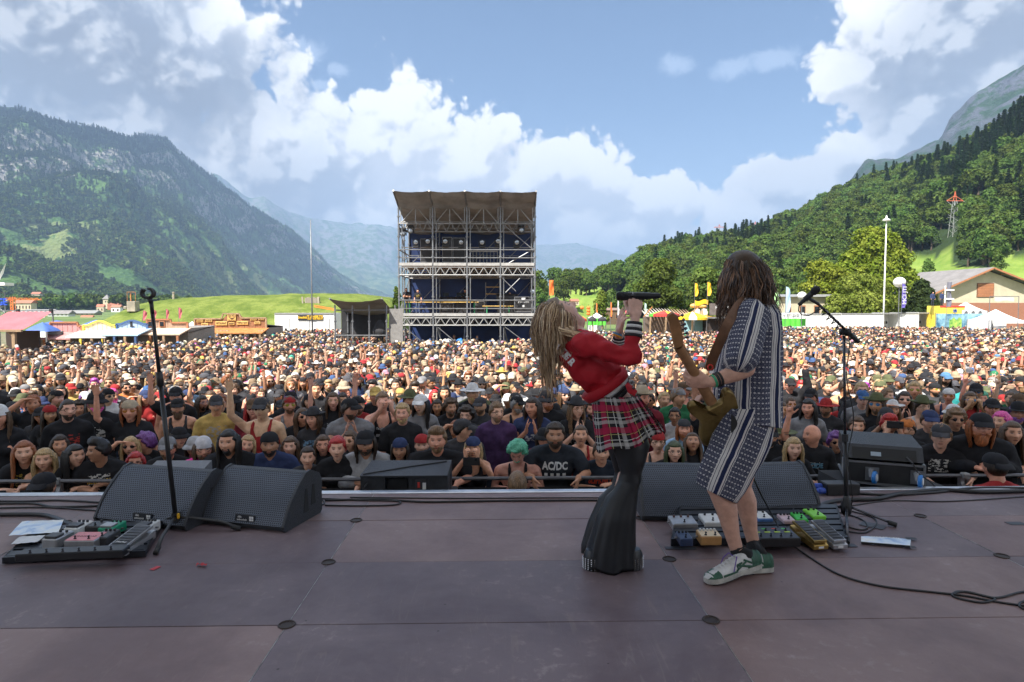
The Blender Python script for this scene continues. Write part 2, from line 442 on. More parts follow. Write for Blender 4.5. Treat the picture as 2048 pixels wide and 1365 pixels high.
def forest_mat(name,kind):
 mt,t,b=newmat(name);co=t.new('ShaderNodeTexCoord').outputs['Object']
 geo=t.new('ShaderNodeNewGeometry');nz=t.sep(geo.outputs['Normal'])[2];z=t.sep(co)[2]
 big=t.noise(co,.0022,5,.6);mid=t.noise(co,.012,5,.65)
 crowns=t.voro(co,.075,1.0)
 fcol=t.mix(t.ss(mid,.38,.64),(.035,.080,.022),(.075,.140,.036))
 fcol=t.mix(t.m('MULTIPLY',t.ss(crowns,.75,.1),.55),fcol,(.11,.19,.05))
 meadow=t.mix(t.noise(co,.03,3),(.12,.17,.05),(.18,.20,.08))
 if kind=='left':
  mk=t.m('MULTIPLY',t.ss(t.m('ADD',t.m('MULTIPLY',big,.6),t.m('MULTIPLY',mid,.4)),.53,.55),t.ss(z,330,230))
  top=t.m('MULTIPLY',t.ss(t.m('ADD',z,t.m('MULTIPLY',mid,300)),960,1060),.8)
  c=t.mix(mk,fcol,meadow);c=t.mix(top,c,(.07,.11,.04))
  a=t.new('ShaderNodeAttribute',attribute_name='rock').outputs['Fac']
  rk=t.m('MULTIPLY',a,t.ss(t.noise(co,.02,6,.7),.43,.52))
  steep=t.m('MULTIPLY',t.ss(nz,.44,.30),t.ss(t.noise(co,.015,5,.7),.5,.6))
  rock=t.mix(t.noise(t.v('MULTIPLY',co,(.3,.3,3.)),.03,6,.7),(.12,.12,.12),(.34,.32,.30))
  c=t.mix(t.m('MAXIMUM',rk,t.m('MULTIPLY',steep,t.ss(z,200,400))),c,rock)
 elif kind=='far':
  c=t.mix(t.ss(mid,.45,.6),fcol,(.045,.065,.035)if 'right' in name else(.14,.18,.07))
  rock=t.mix(t.noise(co,.006,6,.7),(.09,.095,.105),(.22,.22,.225))
  c=t.mix(t.m('MULTIPLY',t.ss(t.m('ADD',z,t.m('MULTIPLY',mid,300)),560,900),t.ss(mid,.45,.55)),c,rock)
 else:
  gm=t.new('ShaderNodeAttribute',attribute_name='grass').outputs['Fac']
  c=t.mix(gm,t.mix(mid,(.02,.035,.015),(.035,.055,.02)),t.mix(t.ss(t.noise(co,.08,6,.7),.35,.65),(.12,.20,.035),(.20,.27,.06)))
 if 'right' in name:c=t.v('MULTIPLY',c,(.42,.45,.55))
 t.put(b.inputs['Base Color'],c);b.inputs['Roughness'].default_value=.95;b.inputs['Specular IOR Level'].default_value=.1
 bn=t.new('ShaderNodeBump');bn.inputs['Strength'].default_value=.6;bn.inputs['Distance'].default_value=12 if kind!='hill' else 2
 t.put(bn.inputs['Height'],t.m('ADD',t.m('MULTIPLY',crowns,-.7),t.noise(co,.05,5,.7)))
 t.l.new(bn.outputs[0],b.inputs['Normal'])
 return mt
def mountain(name,ridge,foot,nu,nv,prof,amp,fs,seed,mat,kindattr=None,drop=0.):
 R=[(px,*P(px,py,Y))for px,py,Y in ridge];F=[(px,(P(px,616,Y)).x,Y)for px,Y in foot]
 rows=[];at=[]
 for j in range(nv+6):
  row=[]
  for i in range(nu+1):
   u=i/nu;px=R[0][0]+(R[-1][0]-R[0][0])*u
   rx,ry,rz=[float(np.interp(px,[q[0]for q in R],[q[k]for q in R]))for k in(1,2,3)]
   rz-=drop
   fx,fy=[float(np.interp(px,[q[0]for q in F],[q[k]for q in F]))for k in(1,2)]
   v=j/nv
   if v<=1:
    p=V(fx+(rx-fx)*v,fy+(ry-fy)*v,0)
    q=V(p.x*fs+seed,p.y*fs,seed*.3)
    w=v+.06*fbm(q*3.0,3)*min(1,(1-v)*6)
    h=prof(max(0,min(1,w)))
    e=min(1,v*3)*min(1,(1-v)*4)
    rid=1-abs(mnoise.noise(q*1.7))*2
    p.z=-3+(rz+3)*h+amp*e*(fbm(q*2.2,5)*.7+rid*.45-.2)+amp*.10*fbm(q*12,3)*min(1,v*4)
    rk=1.0 if(abs(w-.70)<.022 or abs(w-.80)<.028 or(.60<w<.615))else 0.0
   else:
    k=(v-1)*nv/5;p=V(rx+(rx-fx)*.25*k,ry+(ry-fy)*.25*k,rz-(rz+3)*.22*k*k-rz*.04*k+amp*.08*fbm(V(rx*fs*10,ry*fs*10,k),2));rk=0
   row.append(p);at.append(rk)
  rows.append(row)
 m=M();m.grid(rows);o=m.obj(name,mat,smooth=True)
 if kindattr:
  a=o.data.attributes.new(kindattr,'FLOAT','POINT');a.data.foreach_set('value',np.array(at,dtype=np.float32))
 return struct(o),rows
def prof_left(v):
 return float(np.interp(v,[0,.12,.3,.5,.66,.685,.715,.735,.775,.82,.86,1],[0,.03,.13,.33,.52,.545,.625,.65,.70,.80,.84,1]))
LEFT_R=[(-700,330,2200),(-300,180,2500),(0,215,3000),(39,219,3050),(78,227,3100),(125,245,3200),(168,253,3300),(219,262,3400),(255,273,3500),(275,272,3800),(293,271,3950),(315,274,4000),(336,280,4050),(351,301,4100),(390,329,4350),(430,360,4600),(469,387,5000),(492,407,5200),(547,438,5700),(586,462,6000),(621,493,6500),(660,535,7000),(720,572,7400),(800,600,7800),(900,612,8000)]
LEFT_F=[(-700,700),(0,900),(200,1150),(400,1800),(600,3200),(800,6000),(900,6500)]
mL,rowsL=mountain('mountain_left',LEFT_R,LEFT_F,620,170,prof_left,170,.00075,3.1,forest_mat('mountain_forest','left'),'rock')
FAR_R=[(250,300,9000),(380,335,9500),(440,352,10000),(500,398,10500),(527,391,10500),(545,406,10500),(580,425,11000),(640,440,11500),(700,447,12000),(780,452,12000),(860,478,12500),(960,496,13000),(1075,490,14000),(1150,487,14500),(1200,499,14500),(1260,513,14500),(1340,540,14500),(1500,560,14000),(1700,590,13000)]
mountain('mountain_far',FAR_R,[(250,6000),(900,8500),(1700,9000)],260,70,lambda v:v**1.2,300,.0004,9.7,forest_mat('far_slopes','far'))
RB_R=[(1560,470,2600),(1640,415,2600),(1690,372,2600),(1735,322,2600),(1790,320,2600),(1830,300,2600),(1880,280,2500),(1900,238,2500),(1950,190,2400),(1990,165,2400),(2048,128,2300),(2200,40,2200),(2600,-150,2000),(3000,0,1800)]
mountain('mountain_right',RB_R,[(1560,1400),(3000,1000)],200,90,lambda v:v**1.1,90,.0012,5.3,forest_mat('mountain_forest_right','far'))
HILL_R=[(1040,585,420),(1085,563,420),(1110,558,430),(1180,553,450),(1250,556,460),(1290,520,520),(1340,496,560),(1400,482,580),(1480,474,600),(1560,446,600),(1620,420,600),(1660,392,600),(1750,356,600),(1830,332,580),(1900,306,560),(1960,276,540),(2048,212,520),(2200,100,500),(2400,0,480),(2800,100,450)]
HILL_F=[(1040,250),(1300,230),(1560,205),(1800,185),(2048,185),(2400,170),(2800,160)]
def prof_hill(v):return float(np.interp(v,[0,.15,.35,.7,1],[0,.06,.22,.68,1]))
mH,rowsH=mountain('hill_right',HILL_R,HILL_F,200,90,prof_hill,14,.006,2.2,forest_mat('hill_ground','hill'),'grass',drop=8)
# clearings of the hill: a meadow at its foot on the right and a few glades
def pxy(p):
 d=Vector(p)-V(0,0,CAMZ);k=FOC/d.dot(FWD);return 1024+d.dot(RGT)*k,682.5-d.dot(UPV)*k
def meadow_at(p):
 x,y=pxy(p)
 n=12*mnoise.noise(Vector(p)*.02)
 if x>1795 and y>520+n-(12 if x>1880 else 0)+(28 if 1905<x<1990 else 0):return 1.
 if 1560<x<1800 and y>600+n:return 1.
 if 1080<x<1260 and y>590+n:return 1.
 if 1112<x<1205 and 574<y+n<592:return 1.
 return 0.
flat=[p for r in rowsH for p in r]
mH.data.attributes['grass'].data.foreach_set('value',np.array([meadow_at(p)for p in flat],dtype=np.float32))
# the grassy mound beyond the stalls
def make_mound():
 m=M();rows=[];nx,ny=110,50
 for j in range(ny+1):
  row=[]
  for i in range(nx+1):
   u=i/nx;v=j/ny
   x0=P(188,616,96).x;x1=P(815,616,96).x
   x=x0+(x1-x0)*u;y=84+50*v
   top=float(np.interp(u,[0,.05,.125,.2,.35,.6,.8,.93,.97,1],[0,.40,.80,.88,.94,.99,1,.86,.6,0]))
   h=min(1,(sin(min(1,v*2.6)*PI/2))**.9)*(1 if v<.75 else(1-(v-.75)*2.5))
   z=-2.6+top*h*6.35+.12*fbm(V(x*.25,y*.25,0),4)*h
   row.append(V(x,y,z))
  rows.append(row)
 m.grid(rows)
 mt,t,b=newmat('mound_grass');co=t.new('ShaderNodeTexCoord').outputs['Object']
 n1=t.noise(co,.35,6,.7);n2=t.noise(co,3.,4,.7)
 c=t.mix(t.ss(n1,.35,.65),(.085,.125,.022),(.18,.22,.05))
 c=t.mix(t.m('MULTIPLY',t.ss(n2,.5,.7),.6),c,(.06,.12,.015));c=t.mix(t.m('MULTIPLY',t.ss(t.noise(co,.9,5,.7),.62,.72),.6),c,(.26,.25,.12))
 t.put(b.inputs['Base Color'],c);b.inputs['Roughness'].default_value=.9;b.inputs['Specular IOR Level'].default_value=.15
 bn=t.new('ShaderNodeBump');bn.inputs['Strength'].default_value=.8;bn.inputs['Distance'].default_value=.25
 t.put(bn.inputs['Height'],t.noise(co,1.6,6,.75));t.l.new(bn.outputs[0],b.inputs['Normal'])
 o=m.obj('hill_mound',mt,smooth=True);return struct(o),rows
mnd,rowsM=make_mound()
# ---------------------------------------------------------------- trees
def leaf_mat(name,c1,c2,spread=.25):
 mt,t,b=newmat(name);t.n.remove(b)
 oi=t.new('ShaderNodeObjectInfo').outputs['Random'];gi=t.new('ShaderNodeNewGeometry').outputs['Random Per Island']
 co=t.new('ShaderNodeTexCoord').outputs['Object']
 c=t.mix(t.ss(t.noise(co,.35,3),.35,.65),c1,c2)
 hs=t.new('ShaderNodeHueSaturation');t.put(hs.inputs['Color'],c)
 t.put(hs.inputs['Hue'],t.m('MULTIPLY_ADD',oi,.045,.478));t.put(hs.inputs['Value'],t.m('MULTIPLY_ADD',gi,.7,t.m('MULTIPLY_ADD',oi,spread*2,.65-spread)))
 df=t.new('ShaderNodeBsdfDiffuse');tr=t.new('ShaderNodeBsdfTranslucent');ms=t.new('ShaderNodeMixShader');ms.inputs[0].default_value=.25
 t.l.new(hs.outputs[0],df.inputs[0]);t.l.new(hs.outputs[0],tr.inputs[0]);t.l.new(df.outputs[0],ms.inputs[1]);t.l.new(tr.outputs[0],ms.inputs[2])
 t.l.new(ms.outputs[0],t.n['Material Output'].inputs[0]);return mt
BARK=pm('bark',(.09,.065,.045),.9,var=.3,scale=3,bump=.5)
LEAF_D=leaf_mat('leaf_dark',(.060,.100,.022),(.105,.150,.036))
LEAF_M=leaf_mat('leaf_mid',(.070,.115,.024),(.12,.165,.042))
LEAF_B=leaf_mat('leaf_bright',(.13,.17,.020),(.21,.235,.035),.1)
LEAF_Y=leaf_mat('leaf_light',(.11,.175,.028),(.18,.245,.05),.1)
NEEDLE=leaf_mat('needle',(.032,.058,.022),(.055,.088,.032))
DRY=leaf_mat('dry_needle',(.16,.09,.04),(.24,.14,.07))
def leaves(m,lobes,n,size,rng,inner=.25):
 """leaf-sized faces spread through and over lobes (centre, radii)"""
 w=np.array([(a[1][0]*a[1][2])for a in lobes]);w=w/w.sum()
 for _ in range(n):
  c,r=lobes[rng.choice(len(lobes),p=w)]
  d=V(*rng.normal(size=3)).normalized()
  if d.z<-.3 and rng.random()<.6:d.z=-d.z
  bump=1+.22*mnoise.noise(d*3.1+Vector(c))+.12*mnoise.noise(d*7+Vector(c))
  k=(1-inner*rng.random()**1.6)*bump
  p=V(c[0]+d.x*r[0]*k,c[1]+d.y*r[1]*k,c[2]+d.z*r[2]*k)
  a=(d+V(*rng.normal(size=3))*.55).normalized();x,y,_=frame(a);s=size*(.6+.8*rng.random())
  ang=rng.random()*PI;x,y=x*cos(ang)+y*sin(ang),y*cos(ang)-x*sin(ang)
  m.add([p-x*s*.5,p+y*s*.34,p+x*s*.5,p-y*s*.34],[(0,1,2,3)])
def crown_lobes(rng,H,R,nl,base=.35,conic=0.):
 L=[((0,0,H*(base+(1-base)*.5)),(R*.62,R*.62,H*(1-base)*.42))]
 for i in range(nl):
  a=rng.random()*2*PI;t=rng.random();z=H*(base+.08+(1-base)*.78*t)
  rr=R*(1-conic*t)*sqrt(max(.12,1-(2*t-.85)**2*.75))*.66;q=R*(.28+.2*rng.random())
  L.append(((cos(a)*rr,sin(a)*rr,z),(q,q,q*.8)))
 L.append(((0,0,H*.88),(R*.4,R*.4,H*.12)))
 return L
def trunk_limbs(m,rng,H,R,lobes,r0):
 m.tube([V(0,0,-.4),V(.05*R,0,H*.2),V(0,.04*R,H*.45),V(0,0,H*.72)],[r0*1.25,r0,r0*.7,r0*.25],8)
 for c,r in lobes[1:9]:
  b=V(0,0,H*(.22+.3*rng.random()));c=Vector(c)
  m.tube([b,b.lerp(c,.5)+V(0,0,-.06*H),c],[r0*.42,r0*.26,r0*.08],6)
def tree_meshes(seed,H,R,n,size,nl=14,base=.3):
 rng=np.random.default_rng(seed);L=crown_lobes(rng,H,R,nl,base)
 c=M();leaves(c,L,n,size,rng);t=M();trunk_limbs(t,rng,H,R,L,H*.028)
 return c,t
def conifer_mesh(seed,H,R,n,size):
 rng=np.random.default_rng(seed);c=M();t=M()
 t.tube([V(0,0,-.4),V(0,0,H*.5),V(0,0,H*.98)],[H*.016,H*.010,H*.002],6)
 nt=int(H*1.1)
 for k in range(n):
  tt=rng.random()**.8;lay=(int(tt*nt)+.25*rng.random())/nt;z=H*(.10+.90*lay);a=rng.random()*2*PI
  rad=R*(1-lay)**.85*(.35+.65*rng.random())*(1+.2*sin(a*3+seed));fr=((tt*nt)%1)
  p=V(cos(a)*rad,sin(a)*rad,z-rad*.28)
  d=V(cos(a),sin(a),-.35);x=d.normalized();y=V(-sin(a),cos(a),rng.normal()*.35);s=size*(.6+.8*rng.random())
  c.add([p-x*s*.5,p+y*s*.28,p+x*s*.6,p-y*s*.28],[(0,1,2,3)])
 return c,t
def joined(name,parts):
 m=M();mats=[]
 for k,(q,mt)in enumerate(parts):
  m.add(q.v,q.f,k);mats.append(mt)
 me=m.mesh(name);[me.materials.append(x)for x in mats]
 return bpy.data.objects.new(name,me)
def plant_scatter():
 protos=[]
 for k in range(3):
  c,t=tree_meshes(20+k,15,5.6+.5*k,1500,1.15);protos.append(joined('wood_tree_%s'%'abc'[k],[(c,(LEAF_D,LEAF_M,LEAF_D)[k]),(t,BARK)]))
 for k in range(2):
  c,t=conifer_mesh(40+k,22,3.6,1100,1.5);protos.append(joined('wood_yew_%s'%'ab'[k],[(c,NEEDLE),(t,BARK)]))
 rng=np.random.default_rng(5);pts=[];ix=[];sc_=[]
 nu,nv=200,90
 for i in range(nu):
  for j in range(nv+1):
   a,b,c=rowsH[j][i],rowsH[j][i+1],rowsH[min(j+1,nv+2)][i]
   area=abs(((b-a).cross(c-a)).length)*1.0;n=rng.poisson(area/38.)
   for _ in range(n):
    u,v=rng.random(),rng.random();p=a+(b-a)*u+(c-a)*v
    if meadow_at(p):
     if rng.random()>.012:continue
    x,y=pxy(p)
    if x>2230 or x<1000 or(abs(x-1907)<24 and 440<y<560):continue
    con=mnoise.noise(p*.012+V(0,0,3))+.35*(x-1500)/500+.3*((616-y)/200-.5)
    k=int(rng.integers(3,5))if con+rng.normal()*.25>.66 else int(rng.choice([0,1,1,2,2]))
    pts.append(p-V(0,0,.5));ix.append(k);sc_.append(.55+.55*rng.random())
 scatter('wooded_hillside',protos,pts,rng.random(len(pts))*6.28,sc_,ix,'dense mixed wood of leafy trees and conifers covering the hill')
 print('hill trees',len(pts))
 lows=[]
 for k in range(2):
  rr=np.random.default_rng(60+k);m=M();L=crown_lobes(rr,13,6,5);leaves(m,L,170,3.0,rr);lows.append(joined('slope_tree_%s'%'ab'[k],[(m,(LEAF_D,LEAF_M)[k])]))
 c,t=conifer_mesh(70,20,4.2,130,3.2);lows.append(joined('slope_fir',[(c,NEEDLE)]))
 pts=[];ix=[];sc_=[]
 for _ in range(72000):
  i=rng.random()*619;j=rng.random()**1.3*169;i0,j0=int(i),int(j);fu,fv=i-i0,j-j0
  p=rowsL[j0][i0]*(1-fu)*(1-fv)+rowsL[j0][i0+1]*fu*(1-fv)+rowsL[j0+1][i0]*(1-fu)*fv+rowsL[j0+1][i0+1]*fu*fv
  x,y=pxy(p)
  if x<-600 or x>800:continue
  m=.6*(mnoise.fractal(p*.004,.9,2,3)*.5+.5)+.4*(mnoise.fractal(p*.02,.9,2,3)*.5+.5)
  if m>.56 and p.z<280:continue
  k=2 if rng.random()<float(np.interp(p.z,[0,250,500,900],[.1,.3,.75,.95]))else int(rng.integers(0,2))
  pts.append(p);ix.append(k);sc_.append(.7+.6*rng.random())
 for _ in range(7500):
  x=-500+rng.random()*1190;Y=620+rng.random()**1.2*1400
  p=P(x,616,Y);
  if mnoise.noise(V(p.x*.006,p.y*.006,7))<-.05:continue
  pts.append(V(p.x,Y,-2.6));ix.append(int(rng.integers(0,2)));sc_.append(.6+.7*rng.random())
 scatter('mountain_woods',lows,pts,rng.random(len(pts))*6.28,sc_,ix,'forest of firs and leafy trees on the slope of the left mountain')
 print('slope trees',len(pts))
plant_scatter()
def big_tree(name,label,cat,px,Y,ztop_px,Rpx,leaf,n,size,seed,group=None,lobes=None,base=.22,nl=22,conifer=False):
 b=P(px,616,Y);base_p=V(b.x,Y,GZ(Y));H=P(px,ztop_px,Y).z-GZ(Y);R=Rpx/FOC*Y
 rng=np.random.default_rng(seed);root=thing(name,label,cat,base_p,group)
 if conifer:c,t=conifer_mesh(seed,H,R,n,size)
 else:
  L=crown_lobes(rng,H,R,nl,base)
  if lobes:L=[((a*R,bb*R,cz*H),(r*R,r*R,r2*H))for a,bb,cz,r,r2 in lobes]
  c=M();leaves(c,L,n,size,rng,.35);t=M();trunk_limbs(t,rng,H,R,L,H*.024)
 for q,nm,mt in((c,'crown',leaf),(t,'trunk',BARK)):
  q.v=[(a+base_p.x,bb+base_p.y,cz+base_p.z)for a,bb,cz in q.v];q.obj(nm,mt,root)
 return root
big_tree('broadleaf_tree','tallest broad yellow-green tree behind the white cabins, right of the guitarist','tree',1742,125,452,92,LEAF_B,15000,.62,3,lobes=[(0,0,.50,.62,.24),(.05,0,.80,.50,.17),(.35,-.1,.66,.42,.14),(-.35,0,.66,.36,.12),(-.62,-.1,.50,.40,.14),(.62,0,.46,.38,.15),(.78,-.1,.30,.24,.10),(-.85,0,.36,.34,.12),(.3,-.3,.42,.5,.16),(-.2,-.3,.38,.5,.16),(-.1,0,.90,.32,.09),(.28,0,.86,.3,.08)])
big_tree('broadleaf_tree','round light green tree directly behind the white cabins left of the tall pole','tree',1722,104,543,74,LEAF_Y,12000,.45,4,lobes=[(0,0,.45,.75,.30),(-.6,0,.42,.42,.22),(.55,0,.42,.45,.24),(-.1,0,.75,.55,.22),(.35,0,.68,.4,.2),(-.85,-.1,.32,.25,.14),(.85,0,.30,.25,.16),(0,-.3,.4,.6,.3)])
big_tree('broadleaf_tree','loose yellow-green tree left of the tallest tree, above the beige shed','tree',1648,118,525,55,LEAF_B,6000,.55,5)
big_tree('broadleaf_tree','tall dense green tree right of the singer, behind the wide microphone hand','tree',1316,105,517,50,LEAF_M,10000,.5,6,base=.1)
big_tree('broadleaf_tree','broad green tree behind the yellow flags and the guitar neck','tree',1415,108,534,46,LEAF_M,8000,.5,7,base=.1)
big_tree('broadleaf_tree','small bright green tree standing in front of the wooded slope above the umbrella stalls','tree',1203,112,580,17,LEAF_Y,2500,.4,8,base=.1)
big_tree('broadleaf_tree','small round tree on the meadow left of the barn roof','tree',1852,215,516,17,LEAF_M,2200,.7,9,base=.2)
big_tree('broadleaf_tree','rounded tree at the upper edge of the meadow above the barn ridge','tree',1990,225,498,20,LEAF_M,2600,.7,10,base=.1)
big_tree('broadleaf_tree','dark tree at the far left edge of the large scaffold tower','tree',793,90,574,12,LEAF_D,1500,.4,12,base=.05)
big_tree('broadleaf_tree','low bush-like tree between grassy mound and small side stage','tree',672,100,598,24,LEAF_M,2000,.4,13,base=.02)
tr=big_tree('yew_tree','dark conifer with a dry brown front between white cabins and barn','tree',1842,98,560,33,NEEDLE,6500,.7,11,conifer=False,base=.02)
# the dry branches of that conifer
def dry_branches():
 m=M();rng=np.random.default_rng(2);b=tr.location
 for k in range(220):
  z=.6+4.0*rng.random();a=-PI/2+rng.normal()*.45;r0=.4;r1=2.55*(1-z/9)
  p0=b+V(cos(a)*r0,sin(a)*r0,z);p1=b+V(cos(a)*r1,sin(a)*r1,z+.35+.4*rng.random())
  m.tube([p0,p0.lerp(p1,.6),p1],[.035,.02,.006],4)
 m.obj('dry_branches',DRY,tr)
dry_branches()
# the air of the valley
def make_haze():
 m=M();m.box((0,8500,850),(24000,19000,1720));mt=bpy.data.materials.new('haze');mt.use_nodes=True;t=NT(mt.node_tree);t.n.clear()
 v=t.new('ShaderNodeVolumePrincipled');v.inputs['Density'].default_value=1.25e-4;v.inputs['Color'].default_value=(.42,.62,.95,1);v.inputs['Anisotropy'].default_value=.1
 o=t.new('ShaderNodeOutputMaterial');t.l.new(v.outputs[0],o.inputs['Volume'])
 h=m.obj('haze',mt);tag(h,'blue summer haze lying in the valley',None,None,'stuff')
 try:mt.cycles.homogeneous_volume=True
 except Exception:pass
make_haze()
def cloud():  # lumps above the view, added toward the sun to shade the left mountain
 rng=np.random.default_rng(1);a=P(170,400,3300);b=P(640,540,5600);a.z=650;b.z=300;k=2500/SUN_TO.z;m=M();off=SUN_TO*k
 for i in range(26):
  t=i/25;c=a.lerp(b,t)+off+V(rng.normal()*110,rng.normal()*160,rng.normal()*40);m.ell(c,(260+120*rng.random(),300+120*rng.random(),90),nu=14,nv=9)
 struct(m.obj('cloud',pm('cloud_white',(.8,.8,.8),1.,var=.02),smooth=True))
cloud()
# ================================================================ festival site
def sx(x,Y):return P(x,616,Y).x
def sz(y,Y):return CAMZ+(616-y)*Y/FOC
ALU=pm('galvanised',(.21,.215,.225),.45,.5,.2,3)
ALUW=pm('painted_aluminium',(.29,.29,.285),.5,.3,.12,3)
BLK=pm('black_plastic',(.022,.022,.024),.5,0,.3,10)
DARK=pm('dark_cloth',(.03,.03,.033),.85,0,.3,2)
TARPB=pm('blue_tarpaulin',(.012,.03,.11),.55,0,.35,.6,bump=.3,bscale=1.2)
TARPG=pm('grey_canvas',(.26,.245,.23),.7,0,.25,.8,bump=.4,bscale=2)
DECKM=pm('deck_edge',(.42,.41,.39),.5,.2,.15,4)
WHITE=pm('white_sheet',(.74,.74,.73),.5,0,.06,1.5)
WHITEP=pm('white_paint',(.78,.78,.77),.45,0,.05,2)
GLASSD=pm('dark_glass',(.02,.025,.03),.12,0,.2,4)
LENS=pm('lamp_lens',(.45,.5,.55),.1,.4,.1,9)
BRN=pm('brown_board',(.27,.12,.055),.75,0,.3,3,bump=.3)
OCH=pm('ochre_board',(.62,.40,.12),.7,0,.2,4)
ORW=pm('orange_wood',(.42,.17,.05),.7,0,.25,4,bump=.2)
PNK=pm('rose_board',(.47,.24,.23),.75,0,.15,4)
YLW=pm('yellow_paint',(.78,.60,.08),.55,0,.1,4)
CRM=pm('cream_board',(.72,.62,.36),.7,0,.1,4)
BLG=pm('grey_blue_board',(.33,.40,.50),.7,0,.12,4)
REDC=pm('red_canvas',(.62,.05,.04),.7,0,.15,2)
RDP=pm('faded_red_canvas',(.50,.12,.14),.75,0,.15,1)
BLUC=pm('blue_canvas',(.07,.14,.42),.65,0,.18,1)
GRNC=pm('green_canvas',(.10,.55,.05),.65,0,.15,1)
YLC=pm('yellow_canvas',(.85,.50,.02),.6,0,.12,1)
ORC=pm('orange_canvas',(.80,.20,.03),.6,0,.12,1)
WOOD=pm('raw_timber',(.33,.22,.13),.8,0,.25,3,bump=.3)
TAN=pm('tan_plaster',(.50,.44,.32),.85,0,.10,.6)
ROOFG=pm('slate_roof',(.20,.19,.19),.8,0,.15,.8,bump=.3,bscale=3)
BROWNP=pm('brown_shutter',(.36,.15,.07),.7,0,.12,2)
PRP=pm('violet_flag',(.13,.10,.42),.6,0,.12,1)
LBL=pm('pale_blue_flag',(.42,.60,.78),.6,0,.1,1)
CONC=pm('concrete',(.33,.29,.23),.9,0,.3,.7,bump=.5)
INK=pm('black_print',(.015,.015,.015),.6,0,.1,5)
WPR=pm('white_print',(.75,.75,.74),.6,0,.05,5)
